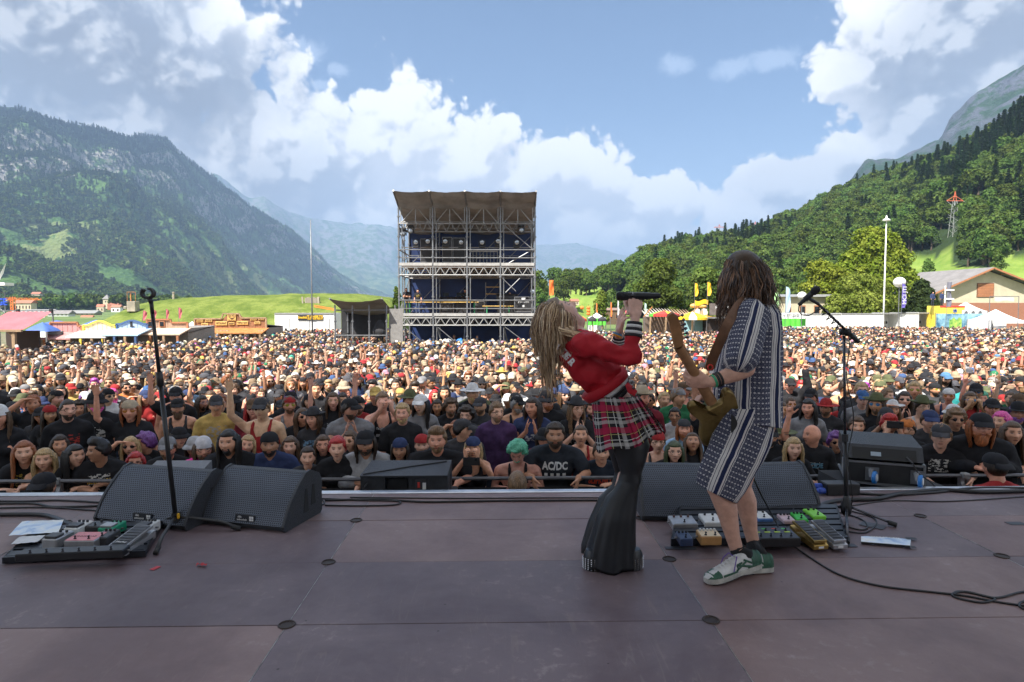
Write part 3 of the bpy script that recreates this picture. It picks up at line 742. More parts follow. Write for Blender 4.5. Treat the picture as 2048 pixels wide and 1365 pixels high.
# ---------------------------------------------------------------- scaffold tower (front of house)
TY,TB=43.0,48.0
T_COL=[798.5,866.4,934.4,1001.0,1069.7]
def tower():
 gz=GZ(44)
 root=thing('scaffold_tower','three-storey scaffold tower with blue back and grey canopy rising out of the crowd','scaffold tower',(sx(934,TY),TY,gz))
 X=[sx(c,TY)for c in T_COL];z=lambda cy:sz(360+cy/3.9,TY)
 top=z(215)
 for yy in(TY,TY+2.5,TB):
  for i,x in enumerate(X):
   if yy==TY+2.5 and i not in(0,4):continue
   m=M();m.cyl((x,yy,gz),(x,yy,top if yy<TB else z(330)),.055,n=8)
   for k in range(9):
    zz=gz+.6+k*1.35
    if zz<top:m.cyl((x,yy,zz-.05),(x,yy,zz+.05),.095,n=8)
   m.cyl((x,yy,gz),(x,yy,gz+.06),.14,n=8)
   if yy==TY:
    m.cyl((x+.22*(1 if i<4 else-1),yy+.1,gz),(x+.22*(1 if i<4 else-1),yy+.1,top-1.2),.035,n=6)
   m.obj('column',ALU,root)
 def pipe(p0,p1,r=.04,nm='pipe'):
  m=M();m.cyl(p0,p1,r,n=7);return m.obj(nm,ALU,root)
 def truss(x0,x1,y,z0,z1,pat,nm='lattice_girder'):
  m=M();r=.035;g=.16;a,b=x0+g,x1-g
  m.cyl((x0,y,z1),(x1,y,z1),.045,n=6);m.cyl((x0,y,z0),(x1,y,z0),.045,n=6)
  m.cyl((a,y,z0),(a,y,z1),r,n=6);m.cyl((b,y,z0),(b,y,z1),r,n=6)
  if pat=='A':
   c=(a+b)/2;m.cyl((c,y,z0),(c,y,z1),r,n=6);m.cyl((a,y,z0),(c-.08,y,z1),r,n=6);m.cyl((b,y,z0),(c+.08,y,z1),r,n=6)
  else:
   n=6;q=[(a+(b-a)*(k)/n)for k in range(n+1)]
   for k in range(n):m.cyl((q[k],y,z0 if k%2==0 else z1),(q[k+1],y,z1 if k%2==0 else z0),r,n=6)
  return m.obj(nm,ALUW,root)
 for i in range(4):
  for y in(TY,TY+2.5,TB):
   truss(X[i],X[i+1],y,z(350),z(225),'A')if y<TB else None
   truss(X[i],X[i+1],y,z(745),z(685),'W')
   truss(X[i],X[i+1],y,z(1135),z(1078),'W')
  truss(X[i],X[i+1],TY+1.2,z(395),z(318),'W')
  for y in(TY,):
   for cy in(550,612,940,1005):pipe((X[i],y-.02,z(cy)),(X[i+1],y-.02,z(cy)))
  for cy in(550,612,940,1005):pipe((X[i],TB-.05,z(cy)),(X[i+1],TB-.05,z(cy)),.03)
  for cy in(662,1052):
   m=M();m.box(((X[i]+X[i+1])/2,(TY+TB)/2,z(cy)),(X[i+1]-X[i]-.06,TB-TY-.1,.10));m.obj('deck',WOOD,root)
   m=M();m.box(((X[i]+X[i+1])/2,TY-.06,z(cy)),(X[i+1]-X[i]-.10,.06,.20));m.obj('deck_edge',DECKM,root)
 for i in(0,4):
  for k,cy in enumerate((350,550,662,745,940,1052,1135)):pipe((X[i],TY,z(cy)),(X[i],TB,z(cy)))
  pipe((X[i],TY,z(1052)),(X[i],TB,z(745)));pipe((X[i],TB,z(662)),(X[i],TY,z(350)))
 for a,b in(((980,370),(1190,545)),((1190,548),(955,680)),((190,1150),(390,1320)),((450,1150),(640,1310)),((970,1145),(1190,1310)),((955,770),(1060,870)),((1090,770),(980,880))):
  pipe((sx(760+a[0]/3.9,TY),TY+.06,z(a[1])),(sx(760+b[0]/3.9,TY),TY+.06,z(b[1])),.035,'diagonal_brace')
 for a,b in(((415,1135),(390,1300)),((440,1135),(470,1290)),((665,1140),(650,1250)),((930,1140),(945,1260)),((965,1140),(995,1280)),((190,1140),(210,1280))):
  pipe((sx(760+a[0]/3.9,TY),TY+.1,z(a[1])),(sx(760+b[0]/3.9,TY),TY+.9,z(b[1])),.05,'raking_strut')
 for i in range(4):
  pipe((X[i],TB-.1,z(1052)),(X[i+1],TB-.1,z(770)),.03,'diagonal_brace')
  pipe((X[i],TB-.1,z(640)),(X[i+1],TB-.1,z(380)),.03,'diagonal_brace')
 for i in range(4):
  rows=[]
  for j in range(15):
   zz=gz+(z(352)-gz)*j/14
   rows.append([V(X[i]+(X[i+1]-X[i])*k/12,TB+.12+.06*sin(k*PI/12)+.03*mnoise.noise(V(k*.5+i*7,j*.6,0)),zz)for k in range(13)])
  m=M();m.grid(rows);m.obj('back_tarpaulin',TARPB,root,smooth=True)
 for i in range(4):
  rows=[];lip=[(TY-1.9,z(100)-.36),(TY-1.2,z(140)-.27),(TY-.5,z(180)-.12),(TY,z(222)-.02),(TY+2.5,z(228)-.4),(TB+.3,z(238)-1.0)]
  xa0,xb0=sx(760+(112+i*275.8)/3.9,TY-1.9),sx(760+(112+(i+1)*275.8)/3.9,TY-1.9)
  for j in range(26):
   t=j/25*5;y=float(np.interp(t,range(6),[q[0]for q in lip]));zz=float(np.interp(t,range(6),[q[1]for q in lip]))
   f=min(1,t/3);a=xa0+(X[i]-xa0)*f;b=xb0+(X[i+1]-xb0)*f
   rows.append([V(a+(b-a)*k/12,y+.0*k,zz-.16*sin(k*PI/12)*(1 if t>.3 else .5)+.035*mnoise.noise(V(k*.45+i*9,j*.8,3)))for k in range(13)])
  m=M();m.grid(rows);m.obj('canopy_field',TARPG,root,smooth=True)
 for i in range(5):
  x0=sx(760+(112+i*275.8)/3.9,TY-1.9)
  pipe((x0,TY-1.9,z(98)-.36),(X[i],TY,z(215)),.07,'rafter');pipe((X[i],TY,z(215)),(X[i],TB,z(330)),.05,'rafter')
 for cy,a,b in((520,0,4),):pipe((X[a],TY+1.2,z(cy)+.0),(X[b],TY+1.2,z(cy)),.04)
 return root,X,z,gz
TW,TX,tz,TGZ=tower()
def moving_head(cx,cy,label,Y=TY+1.0,hang=False):
 x=sx(760+cx/3.9,Y);zz=sz(360+cy/3.9,Y);s=-1 if hang else 1
 r=thing('moving_head_light',label,'stage light',(x,Y,zz-s*.42),'moving head lights on the scaffold tower')
 m=M();m.box((x,Y,zz-s*.34),(.40,.34,.16),bev=.03);m.obj('base',BLK,r)
 m=M();m.box((x-.21,Y,zz-s*.08),(.05,.16,.40),bev=.015);m.box((x+.21,Y,zz-s*.08),(.05,.16,.40),bev=.015);m.box((x,Y,zz-s*.25),(.46,.18,.06));m.obj('yoke',BLK,r)
 m=M();ax=V(.05,-1,-.12*s-.1).normalized();c=V(x,Y,zz+.0)
 m.lathe(c+ax*-.2,[(.07,0),(.15,.03),(.17,.14),(.17,.34),(.19,.40),(.19,.44)],14,ax);h=m.obj('lamp_head',BLK,r,auto=True)
 m=M();m.lathe(c+ax*.236,[(.155,0),(.15,.02),(.08,.045),(.01,.05)],14,ax);m.obj('lens',LENS,h,smooth=True)
 return r
for k,(cx,cy,lb)in enumerate([(285,490,'moving head light leftmost of the row above the upper deck rail'),(378,483,'second moving head light from the left in the row above the upper deck'),(513,483,'moving head light in front of the tall bright-framed case on the tower'),(635,490,'moving head light just left of the middle column of the scaffold tower'),(797,490,'moving head light above the stacked barrier panels in the third bay of the tower'),(920,480,'moving head light beside the fourth column of the scaffold tower'),(1065,490,'rightmost moving head light of the row, behind the long diagonal pipe')]):moving_head(cx,cy,lb)
moving_head(185,430,'small moving head light hung at the left corner under the tower canopy',hang=True)
moving_head(245,408,'moving head light hung second from the left under the tower canopy',hang=True)
moving_head(1100,402,'moving head light hung at the right corner under the tower canopy',hang=True)
moving_head(1185,875,'moving head light low at the right column of the middle deck',hang=True)
def box_case(name,label,cx0,cx1,cy0,cy1,Y,depth,mat=BLK,framec=None,group=None):
 x0,x1=sx(760+cx0/3.9,Y),sx(760+cx1/3.9,Y);z1,z0=sz(360+cy0/3.9,Y),sz(360+cy1/3.9,Y)
 r=thing(name,label,name.split('_')[-1],((x0+x1)/2,Y+depth/2,z0),group)
 m=M();m.box(((x0+x1)/2,Y+depth/2,(z0+z1)/2),(x1-x0,depth,z1-z0),bev=.02);m.obj('body',mat,r)
 m=M()
 for a in(x0,x1):
  for b in(Y-.005,Y+depth):m.beam((a,b,z0),(a,b,z1),.05)
 for q in(z0,z1):
  for b in(Y-.006,Y+depth):m.beam((x0,b,q),(x1,b,q),.05)
 m.obj('edge_frame',framec or ALU,r);return r
box_case('equipment_case','tall dark case behind the second moving head light on the upper deck',320,445,468,645,TY+3,.8)
box_case('equipment_case','tall dark case with bright frame in the second bay of the upper deck',490,562,455,645,TY+2.6,.7)
box_case('equipment_case','wide dark case left of the middle column on the upper deck',572,664,460,645,TY+2.8,.7)
box_case('equipment_case','low rack case under the left mixing desk on the middle deck',470,575,965,1035,TY+1.6,.8)
box_case('equipment_case','rack case under the table in the third bay of the middle deck',748,815,950,1032,TY+1.4,.7)
fc=box_case('flight_case','big black flight case with white lettering on the right of the middle deck',1050,1188,915,1030,TY+.9,.9)
lettering('lettering','JP CLIMENTO',.2,(sx(760+1119/3.9,TY+.9),TY+.88,sz(360+955/3.9,TY+.9)),(1,0,0),(0,0,1),WPR,fc,width=.75)
m=M();m.box((sx(760+1119/3.9,TY+.9),TY+.885,sz(360+985/3.9,TY+.9)),(.12,.01,.14));m.box((sx(760+1119/3.9,TY+.9),TY+.885,sz(360+928/3.9,TY+.9)),(.26,.01,.12));m.obj('label_plate',WPR,fc)
def barrier_stack():
 r=thing('barrier_panels','upright stack of silver barrier panels stored in the third bay of the upper deck','barrier',(sx(760+810/3.9,TY+2),TY+2,tz(655)))
 for k in range(9):
  x=sx(760+(700+k*27)/3.9,TY+2);m=M();m.cyl((x,TY+1.6,tz(655)),(x,TY+1.6,tz(545)),.025,n=6);m.cyl((x,TY+2.4,tz(655)),(x,TY+2.4,tz(545)),.025,n=6)
  m.cyl((x,TY+1.6,tz(545)),(x,TY+2.4,tz(545)),.025,n=6);m.cyl((x,TY+1.6,tz(600)),(x,TY+2.4,tz(600)),.02,n=6);m.obj('panel',ALU,r)
 m=M();m.box((sx(760+810/3.9,TY+1.6),TY+1.6,tz(545)),(2.0,.05,.09));m.obj('tie_bar',ALUW,r)
barrier_stack()
def bench_table(label,cx0,cx1,cy,leg):
 Y=TY+.9;x0,x1=sx(760+cx0/3.9,Y),sx(760+cx1/3.9,Y);zt=sz(360+cy/3.9,Y);z0=tz(1052)+.06
 r=thing('trestle_table',label,'table',((x0+x1)/2,Y,z0),'trestle tables on the middle deck')
 m=M();m.box(((x0+x1)/2,Y,zt),(x1-x0,.55,.05));m.obj('table_top',OCH,r)
 for x in(x0+.3,x1-.3):
  m=M();m.beam((x,Y-.2,z0),(x,Y-.2,zt),.06);m.beam((x,Y+.2,z0),(x,Y+.2,zt),.06);m.obj('leg',leg,r)
GRP=pm('green_paint',(.04,.30,.12),.5)
bench_table('long yellow trestle table with green legs along the left rail of the middle deck',200,770,955,GRP)
bench_table('orange trestle table standing in the right half of the middle deck',800,1040,985,GRP)
def mixing_desk(label,cx,cy,w):
 Y=TY+2.0;x=sx(760+cx/3.9,Y);zz=sz(360+cy/3.9,Y)
 r=thing('mixing_desk',label,'mixing desk',(x,Y,tz(1052)+.05))
 m=M();m.prism([(x-w/2,Y-.4,zz-.25),(x-w/2,Y+.4,zz-.25),(x-w/2,Y+.4,zz+.15),(x-w/2,Y-.3,zz)],(w,0,0));m.box((x,Y,(zz-.25+tz(1052)+.05)/2),(w*.9,.5,zz-.25-tz(1052)-.05));m.obj('console',BLK,r)
 m=M();m.box((x-.1,Y+.1,zz+.32),(.42,.05,.26));m.cyl((x-.1,Y+.12,zz+.1),(x-.1,Y+.12,zz+.25),.03);m.obj('monitor_screen',GLASSD,r)
mixing_desk('black mixing desk with a screen in the second bay of the middle deck, left one',525,930,1.1)
mixing_desk('black mixing desk with a screen directly left of the middle column',632,930,.9)
mixing_desk('pale mixing desk beside the lettered flight case',990,905,1.5)
def shelf():
 Y=TY+2.6;r=thing('steel_shelf','grey steel shelf with bottles left of the fourth column on the middle deck','shelf',(sx(760+880/3.9,Y),Y,tz(1052)+.05))
 x0,x1=sx(760+825/3.9,Y),sx(760+940/3.9,Y);m=M()
 for x in(x0,x1):m.cyl((x,Y,tz(1052)),(x,Y,tz(790)),.03,n=6)
 m.obj('frame',ALU,r)
 for cy in(828,885,935):
  q=M();q.box(((x0+x1)/2,Y,tz(cy)),(x1-x0,.4,.04));q.obj('shelf_board',OCH,r)
shelf()
bt=thing('folded_tarpaulins','white and blue tarpaulins heaped at the foot of the scaffold tower','tarpaulin',(sx(905,TY+.6),TY+.6,TGZ))
for(c0,c1,cy,mt,sd)in((440,600,1245,WHITE,1),(570,685,1240,pm('bright_blue_tarp',(.05,.22,.62),.4),2)):
 m=M();x0,x1=sx(760+c0/3.9,TY+.6),sx(760+c1/3.9,TY+.6);zt=tz(cy)
 m.grid([[V(x0+(x1-x0)*i/14,TY-.2+1.6*j/8,TGZ+(zt-TGZ)*(max(0,sin(PI*min(1,(i+1)/15)))**.3)*(max(0,sin(PI*j/8))**.3)+.16*mnoise.noise(V(i*.6+sd*9,j*.7,0)))for i in range(15)]for j in range(9)]);m.obj('tarpaulin',mt,bt)
# ---------------------------------------------------------------- small side stage
def side_stage():
 Y0,Y1=40.,43.4;gz=GZ(41);q=lambda cx,Y=Y0:sx(360+cx/4.655,Y);zc=lambda cy:sz(560+cy/4.655,Y0)
 r=thing('delay_stage','small scaffold stand with curved black canvas roof left of the big tower','scaffold',(q(1680),Y0,gz))
 xs=[q(1442),q(1605),q(1760),q(1922)]
 for Y in(Y0,Y1):
  for i,x in enumerate(xs):
   if Y==Y1 and i in(1,2):continue
   m=M();m.cyl((x,Y,gz),(x,Y,zc(235)),.05,n=8)
   for k in range(3):m.cyl((x,Y,gz+1+k),(x,Y,gz+1.09+k),.085,n=8)
   m.obj('column',ALU,r)
 for cy in(283,517,597):
  for i in range(3):
   if cy==597 and i==1:continue
   m=M();m.cyl((xs[i],Y0,zc(cy)),(xs[i+1],Y0,zc(cy)),.045,n=7);m.obj('pipe',ALU,r)
  for i in(0,3):m=M();m.cyl((xs[i],Y0,zc(cy)),(xs[i],Y1,zc(cy)),.04,n=7);m.obj('pipe',ALU,r)
 rows=[]
 for j in range(10):
  t=j/9;Y=Y0-.8+t*4.4
  rows.append([V(q(1412)+(q(1905)-q(1412))*k/16,Y,zc(178)-(zc(178)-zc(212))*sin(PI*k/16)*(.9)-t*.9+.03*mnoise.noise(V(k*.5,j*.6,1)))for k in range(17)])
 m=M();m.grid(rows);m.obj('canvas_roof',TARPG,r,smooth=True)
 m=M();m.grid([[V(q(1500,Y1)+(q(1925,Y1)-q(1500,Y1))*k/12,Y1+.08*sin(k),gz+1.9+1.9*j/8)for k in range(13)]for j in range(9)]);m.obj('black_curtain',DARK,r,smooth=True)
 for cx in(1425,1900):
  m=M();m.cyl((q(cx),Y0-.8,zc(178)),(q(cx)+(.35 if cx<1600 else-.2),Y1,zc(290)),.05,n=7);m.obj('rafter',ALU,r)
 m=M();m.grid([[V(q(1938)+.9*k/5+.03*sin(j),Y0+.2,gz+(zc(270)-gz)*j/8)for k in range(6)]for j in range(9)]);m.obj('side_curtain',pm('grey_curtain',(.22,.21,.20),.8,bump=.4,bscale=4),r)
 c=thing('covered_follow_spot','follow spot under a black cover standing on the small side stage','spotlight',(q(1840),Y0+.6,zc(597)))
 m=M();rows=[]
 for j in range(11):
  t=j/10;w=float(np.interp(t,[0,.2,.75,1],[.42,.46,.24,.08]));zz=zc(505)+(zc(375)-zc(505))*t
  rows.append([V(q(1842)+w*cos(a*PI/6)*(1+.15*sin(a*3)),Y0+.6+w*.8*sin(a*PI/6),zz)for a in range(12)])
 m.grid(rows,closed=True);m.obj('cover',DARK,c,smooth=True)
 for dx in(-.28,.28,0):
  m=M();m.cyl((q(1842)+dx*.4,Y0+.6,zc(490)),(q(1842)+dx,Y0+.5+abs(dx),gz+.2),.06,n=6);m.obj('leg',BLK,c)
side_stage()
# ---------------------------------------------------------------- poles, flags, balloons
def pole(label,x,Y,ytop,r=.09,lamp=False,mat=None):
 gz=GZ(Y);X=sx(x,Y);zt=sz(ytop,Y)
 o=thing('light_pole',label,'pole',(X,Y,gz));m=M();m.tube([(X,Y,gz),(X,Y,(gz+zt)/2),(X,Y,zt)],[r,r*.85,r*.55],10);m.obj('mast',mat or ALU,o,smooth=True)
 m=M();m.cyl((X,Y,gz),(X,Y,gz+.12),r*2.2,n=10);m.obj('base_plate',ALU,o)
 if lamp:m=M();m.lathe((X,Y,zt-.1),[(.06,0),(.45,.0),(.52,.10),(.30,.26),(.12,.36),(.10,.6),(.02,.75)],12);m.obj('lamp_ring',WHITEP,o,smooth=True)
 return o
pole('thin grey mast standing in the crowd in front of the grassy mound',624,56,443,.07)
pole('tall white pole with a ring lamp in front of the tallest yellow-green tree',1767.5,84,440,.115,True,WHITEP)
pole('short grey street lamp behind the microphone head on the right',1629,112,570,.06)
def feather(label,x,Y,ytop,w,h,mat,name='feather_flag',text=None,tmat=None,lean=.0,cat='flag',group=None,rect=False,bottom=None):
 gz=GZ(Y);X=sx(x,Y);zt=sz(ytop,Y);k=Y/FOC;W=w*k;H=h*k
 o=thing(name,label,cat,(X,Y,gz),group);m=M()
 pts=[(X,Y,gz),(X+lean*(zt-gz)*.6,Y,gz+(zt-gz)*.6),(X+lean*(zt-gz),Y,zt)]
 m.tube(pts,[.035,.028,.018],6);m.obj('pole',ALU,o)
 rows=[];n=14
 for j in range(n+1):
  t=j/n;zz=zt-H*t;x0=X+lean*(zz-gz)
  wid=W*(1 if rect else min(1,.45+1.2*sqrt(t))*(1-.25*max(0,t-.7)/.3));
  rows.append([V(x0+wid*i/5,Y+.10*sin(i*1.1+j*.5)*(i/5),zz+.06*H*(i/5)*(0 if rect else(1-t)*-.6))for i in range(6)])
 m=M();m.grid(rows);s=m.obj('flag_cloth',mat,o,smooth=True)
 if text:lettering('lettering',text,.3,(X+lean*(zt-H/2-gz)+W*.5,Y-.14,zt-H*.5),(0,0,1)if h>w*1.4 else(1,0,0),(-1,0,0)if h>w*1.4 else(0,0,1),tmat or WPR,s,width=H*.7 if h>w*1.4 else W*.8)
 return o
gf='red feather flags on the mound side of the stalls'
feather('red feather flag leftmost, leaning over the blue-grey stall',278,66,621,7,20,RDP,group=gf,lean=.12)
feather('red feather flag half hidden behind the empty microphone stand',306,66,619,6,19,RDP,group=gf)
feather('red feather flag behind the brown stall, second from the right',332,66,618,5,20,RDP,group=gf)
feather('rightmost red feather flag standing behind the brown stall',357,66,615,6,22,RDP,group=gf)
feather('tall orange banner flag at the right edge of the scaffold tower',1098,62,561,9,30,ORC,name='banner_flag',text='SCHÜTZEN',tmat=pm('red_print',(.5,.05,.02),.6),rect=True)
feather('yellow feather flag left of the pair beside the dark signboard',1389,66,566,7,27,YLC,group='yellow flags by the signboard')
feather('yellow feather flag right of the pair, on the taller white pole',1414,66,564,8,28,YLC,group='yellow flags by the signboard')
feather('green feather flag just right of the guitarist',1548,70,580,9,40,pm('pale_green_flag',(.40,.66,.30),.6),name='feather_flag')
feather('light blue feather flag between guitarist and microphone',1571,72,573,10,52,LBL,name='feather_flag',lean=-.0)
feather('violet feather flag with white letters under the right balloon lamp',1803,76,566,9,50,PRP,text='MCI JTI',lean=.0)
feather('grey banner flag with a white emblem in front of the barn',1893,74,564,9,50,pm('grey_flag',(.16,.16,.20),.6),name='banner_flag',text='TT',rect=True)
feather('pale green pennant flag between the umbrella stalls',1289,68,606,5,26,pm('mint_flag',(.45,.70,.55),.6))
for k,(x,yt,mt,lb)in enumerate([(1221,604,ORC,'thin orange pennant left of the white tent'),(1235,601,WHITE,'thin white and pink pennant beside the wooden chalet'),(1250,598,RDP,'tall red and white pennant left of the singer\'s raised wrist'),(1192,606,ORC,'orange pennant beside the round orange lanterns')]):
 feather(lb,x,72,yt,3.2,30,mt,name='pennant',cat='pennant',group='pennants over the umbrella stalls')
def balloon(label,x,y,r,Y):
 gz=GZ(Y);c=P(x,y,Y);R=r*Y/FOC
 o=thing('balloon_lamp',label,'balloon lamp',(c.x,Y,gz),'white balloon lamps')
 m=M();m.ell(c,(R,R,R*.9),nu=20,nv=14);m.obj('balloon',pm('balloon_fabric',(.80,.78,.72),.5),o,smooth=True)
 m=M();m.cyl((c.x,Y,gz),(c.x,Y,c.z-R*.85),.05,n=8);m.obj('mast',ALU,o)
 m=M();m.lathe((c.x,Y,c.z-R*.98),[(R*.2,0),(R*.3,R*.1),(R*.3,R*.14)],12);m.obj('collar',ALU,o)
balloon('white balloon lamp directly left of the black microphone head',1604,592,9,74)
balloon('large white balloon lamp above the violet flag',1799,565,11.5,78)
def lantern(x,y,k):
 Y=70;c=P(x,y,Y);o=thing('paper_lantern',('upper','middle','lower','single')[k]+' round orange lantern '+('of the string' if k<3 else 'left of the lantern string')+' by the singer\'s chin','lantern',(c.x,Y,c.z),'orange lanterns')
 m=M();m.ell(c,(.22,.22,.2),nu=12,nv=8);m.obj('globe',ORC,o,smooth=True);m=M();m.cyl(c+V(0,0,.18),c+V(0,0,.45),.012,n=4);m.obj('cord',BLK,o)
for k,(x,y)in enumerate(((1177,616),(1177,622),(1177,628),(1164,616))):lantern(x,y,k)
# ---------------------------------------------------------------- stalls
def facade_stall(name,label,x0,x1,Y,ytop,yaw_,ybase,wallm,trim,awn,prof=None,group='western style stalls',plank=.3,posts=4,depth=4.0):
 """false-front stall: planked facade, awning on posts, dark counter"""
 gz=GZ(Y);X0,X1=sx(x0,Y),sx(x1,Y);zt,za=sz(ytop,Y),sz(yaw_,Y);W=X1-X0
 r=thing(name,label,'stall',((X0+X1)/2,Y,gz),group)
 n=max(3,int(W/plank));w=W/n
 pf=prof or(lambda u:1.0)
 for k in range(n):
  u0,u1=k/n,(k+1)/n;h0,h1=pf(u0+.001),pf(u1-.001);xa,xb=X0+w*k+.012,X0+w*(k+1)-.012
  m=M();m.prism([(xa,Y,za-.1),(xb,Y,za-.1),(xb,Y,za+(zt-za)*h1),(xa,Y,za+(zt-za)*h0)],(0,.05+.01*(k%2),0));m.obj('plank',wallm,r)
 m=M();ts=[V(X0+W*u,Y-.04,za+(zt-za)*pf(min(.999,max(.001,u)))+.03)for u in np.linspace(0,1,41)]
 for a,b in zip(ts[:-1],ts[1:]):
  if(b-a).length>1e-4:m.beam(a,b,.10,.12,up=(0,1,0))
 m.beam((X0,Y-.04,za-.05),(X0,Y-.04,ts[0].z),.12);m.beam((X1,Y-.04,za-.05),(X1,Y-.04,ts[-1].z),.12);m.obj('cap_trim',trim,r)
 m=M();m.prism([(X0-.2,Y-1.5,za-.42),(X0-.2,Y+.1,za-.05),(X0-.2,Y+.1,za+.03),(X0-.2,Y-1.5,za-.34)],(W+.4,0,0));m.obj('awning',awn,r)
 for k in range(posts):
  x=X0+W*k/(posts-1);m=M();m.beam((x,Y-1.4,gz),(x,Y-1.4,za-.40),.14);m.obj('post',trim if k%2 else WOOD,r)
 m=M();m.box(((X0+X1)/2,Y+depth/2,(gz+za)/2),(W,depth,za-gz));m.obj('booth',pm(name+'_booth',(.30,.27,.23),.9),r)
 m=M();m.box(((X0+X1)/2,Y-.3,gz+.55),(W*.96,.5,1.1));m.obj('counter',wallm,r)
 m=M();m.prism([(X0,Y+.1,zt-.9),(X1,Y+.1,zt-.9),(X1,Y+depth,za),(X0,Y+depth,za)],(0,0,.06));m.obj('roof',ROOFG,r)
 return r,X0,X1,zt,za
step=lambda*a:(lambda u:float([h for t,h in a if u>=t][-1]))
curvy=lambda u:.55+.45*max(0,cos((u-.5)*PI*1.35))**1.2 if .12<u<.88 else .55
facade_stall('rose_stall','dusty pink planked stall with a lean-to awning beside the blue tents',94,163,42,645.5,664,690,PNK,BROWNP,PNK,step((0,.72),(.1,1),(.88,.6)))
facade_stall('cream_stall','cream stall with a curved yellow rimmed front',166,231,42,643,661,690,CRM,YLW,WHITE,curvy)
bs=facade_stall('blue_grey_stall','blue-grey stall with a cowboy boot painted on its curved front',233,294,42,642,657,690,BLG,pm('navy_trim',(.05,.10,.22),.6),LBL,curvy)
def boot(x,Y,z,s,mat,parent):
 m=M();pr=[(-.25,1),(.2,1),(.16,.35),(.3,.12),(.62,.02),(.68,-.1),(.05,-.1),(.02,-.02),(-.18,-.1),(-.25,-.1),(-.2,.3)]
 m.prism([(x+a*s,Y,z+b*s)for a,b in pr],(0,-.02,0));m.obj('boot_emblem',mat,parent)
boot(sx(262,42),42-.02,sz(653,42),.32,INK,bs[0])
bw=facade_stall('brown_stall','grey-brown planked stall with two small windows behind the empty microphone stand',294,375,43,640,656,690,pm('weathered_board',(.36,.24,.17),.8,0,.2,4),BROWNP,pm('light_awning',(.62,.45,.33),.7),step((0,1),(.58,.62)))
for x in(301,324):
 m=M();X=sx(x,43);m.box((X,42.95,sz(648,43)),(.34,.06,.40));f=m.obj('window',BROWNP,bw[0]);m=M();m.box((X,42.91,sz(648,43)),(.24,.03,.30));m.obj('pane',GLASSD,f)
tx=facade_stall('saloon_stall','long orange-brown wooden saloon stall with many ochre signboards below the mound',389,532,52,628.5,656,690,BRN,WOOD,ORW,step((0,.64),(.395,1),(.64,.70)),plank=.42,posts=6)
def sign(px0,px1,py0,py1,Y,text,mat,tm,parent,th=.05):
 x0,x1,z1,z0=sx(px0,Y),sx(px1,Y),sz(py0,Y),sz(py1,Y)
 m=M();m.box(((x0+x1)/2,Y-th/2,(z0+z1)/2),(x1-x0,th,z1-z0),bev=.02);s=m.obj('signboard',mat,parent)
 if text:lettering('lettering',text,.3,((x0+x1)/2,Y-th-.012,(z0+z1)/2),(1,0,0),(0,0,1),tm,s,width=(x1-x0)*.84,height=(z1-z0)*.52,bold=.006)
 return s
fx=lambda c:360+c/4.655;fy=lambda c:560+c/4.655
for a,b,c,d,tx_ in((153,215,370,395,'BURRITOS'),(232,298,368,392,'WRAPS TEX'),(195,260,403,428,'FAJITA'),(328,438,385,423,'RESTAURANT'),(450,506,395,420,'BEER'),(525,632,383,417,'TORTILLA FLATS'),(652,712,357,378,'TACOS TEX'),(727,782,355,375,'CHILI CON'),(690,747,388,412,'TEQUILA')):
 sign(fx(a),fx(b),fy(c),fy(d),51.96,tx_,OCH,pm('dark_print',(.09,.04,.02),.7),tx[0])
s=sign(fx(440),fx(521),fy(322),fy(383),51.96,None,OCH,None,tx[0])
lettering('lettering','TEX MEX',.3,(sx(fx(480),51.9),51.88,sz(fy(336),51.9)),(1,0,0),(0,0,1),pm('dark_print',(0,0,0)),s,width=.62,height=.17)
lettering('lettering','GRILL  BAR',.3,(sx(fx(480),51.9),51.88,sz(fy(374),51.9)),(1,0,0),(0,0,1),pm('dark_print',(0,0,0)),s,width=.6,height=.1)
m=M();X,Z=sx(fx(480),51.9),sz(fy(358),51.9)
m.prism([(X-.22,51.9,Z+.1),(X-.16,51.9,Z),(X-.05,51.9,Z-.02),(X,51.9,Z-.17),(X+.05,51.9,Z-.02),(X+.16,51.9,Z),(X+.22,51.9,Z+.1),(X+.12,51.9,Z+.05),(X-.12,51.9,Z+.05)][::-1],(0,-.02,0));m.obj('bull_skull_emblem',pm('dark_print',(0,0,0)),s)
for x in(sx(400,52),sx(449,52),sx(462,52),sx(530,52)):
 m=M();m.grid([[V(x-.25+.5*i/6+.02*sin(i*2),51.0+.05*sin(i*2.2),GZ(52)+.3+(sz(657,52)-GZ(52)-.4)*j/4)for i in range(7)]for j in range(5)]);m.obj('curtain',pm('sack_cloth',(.45,.36,.25),.8),tx[0])
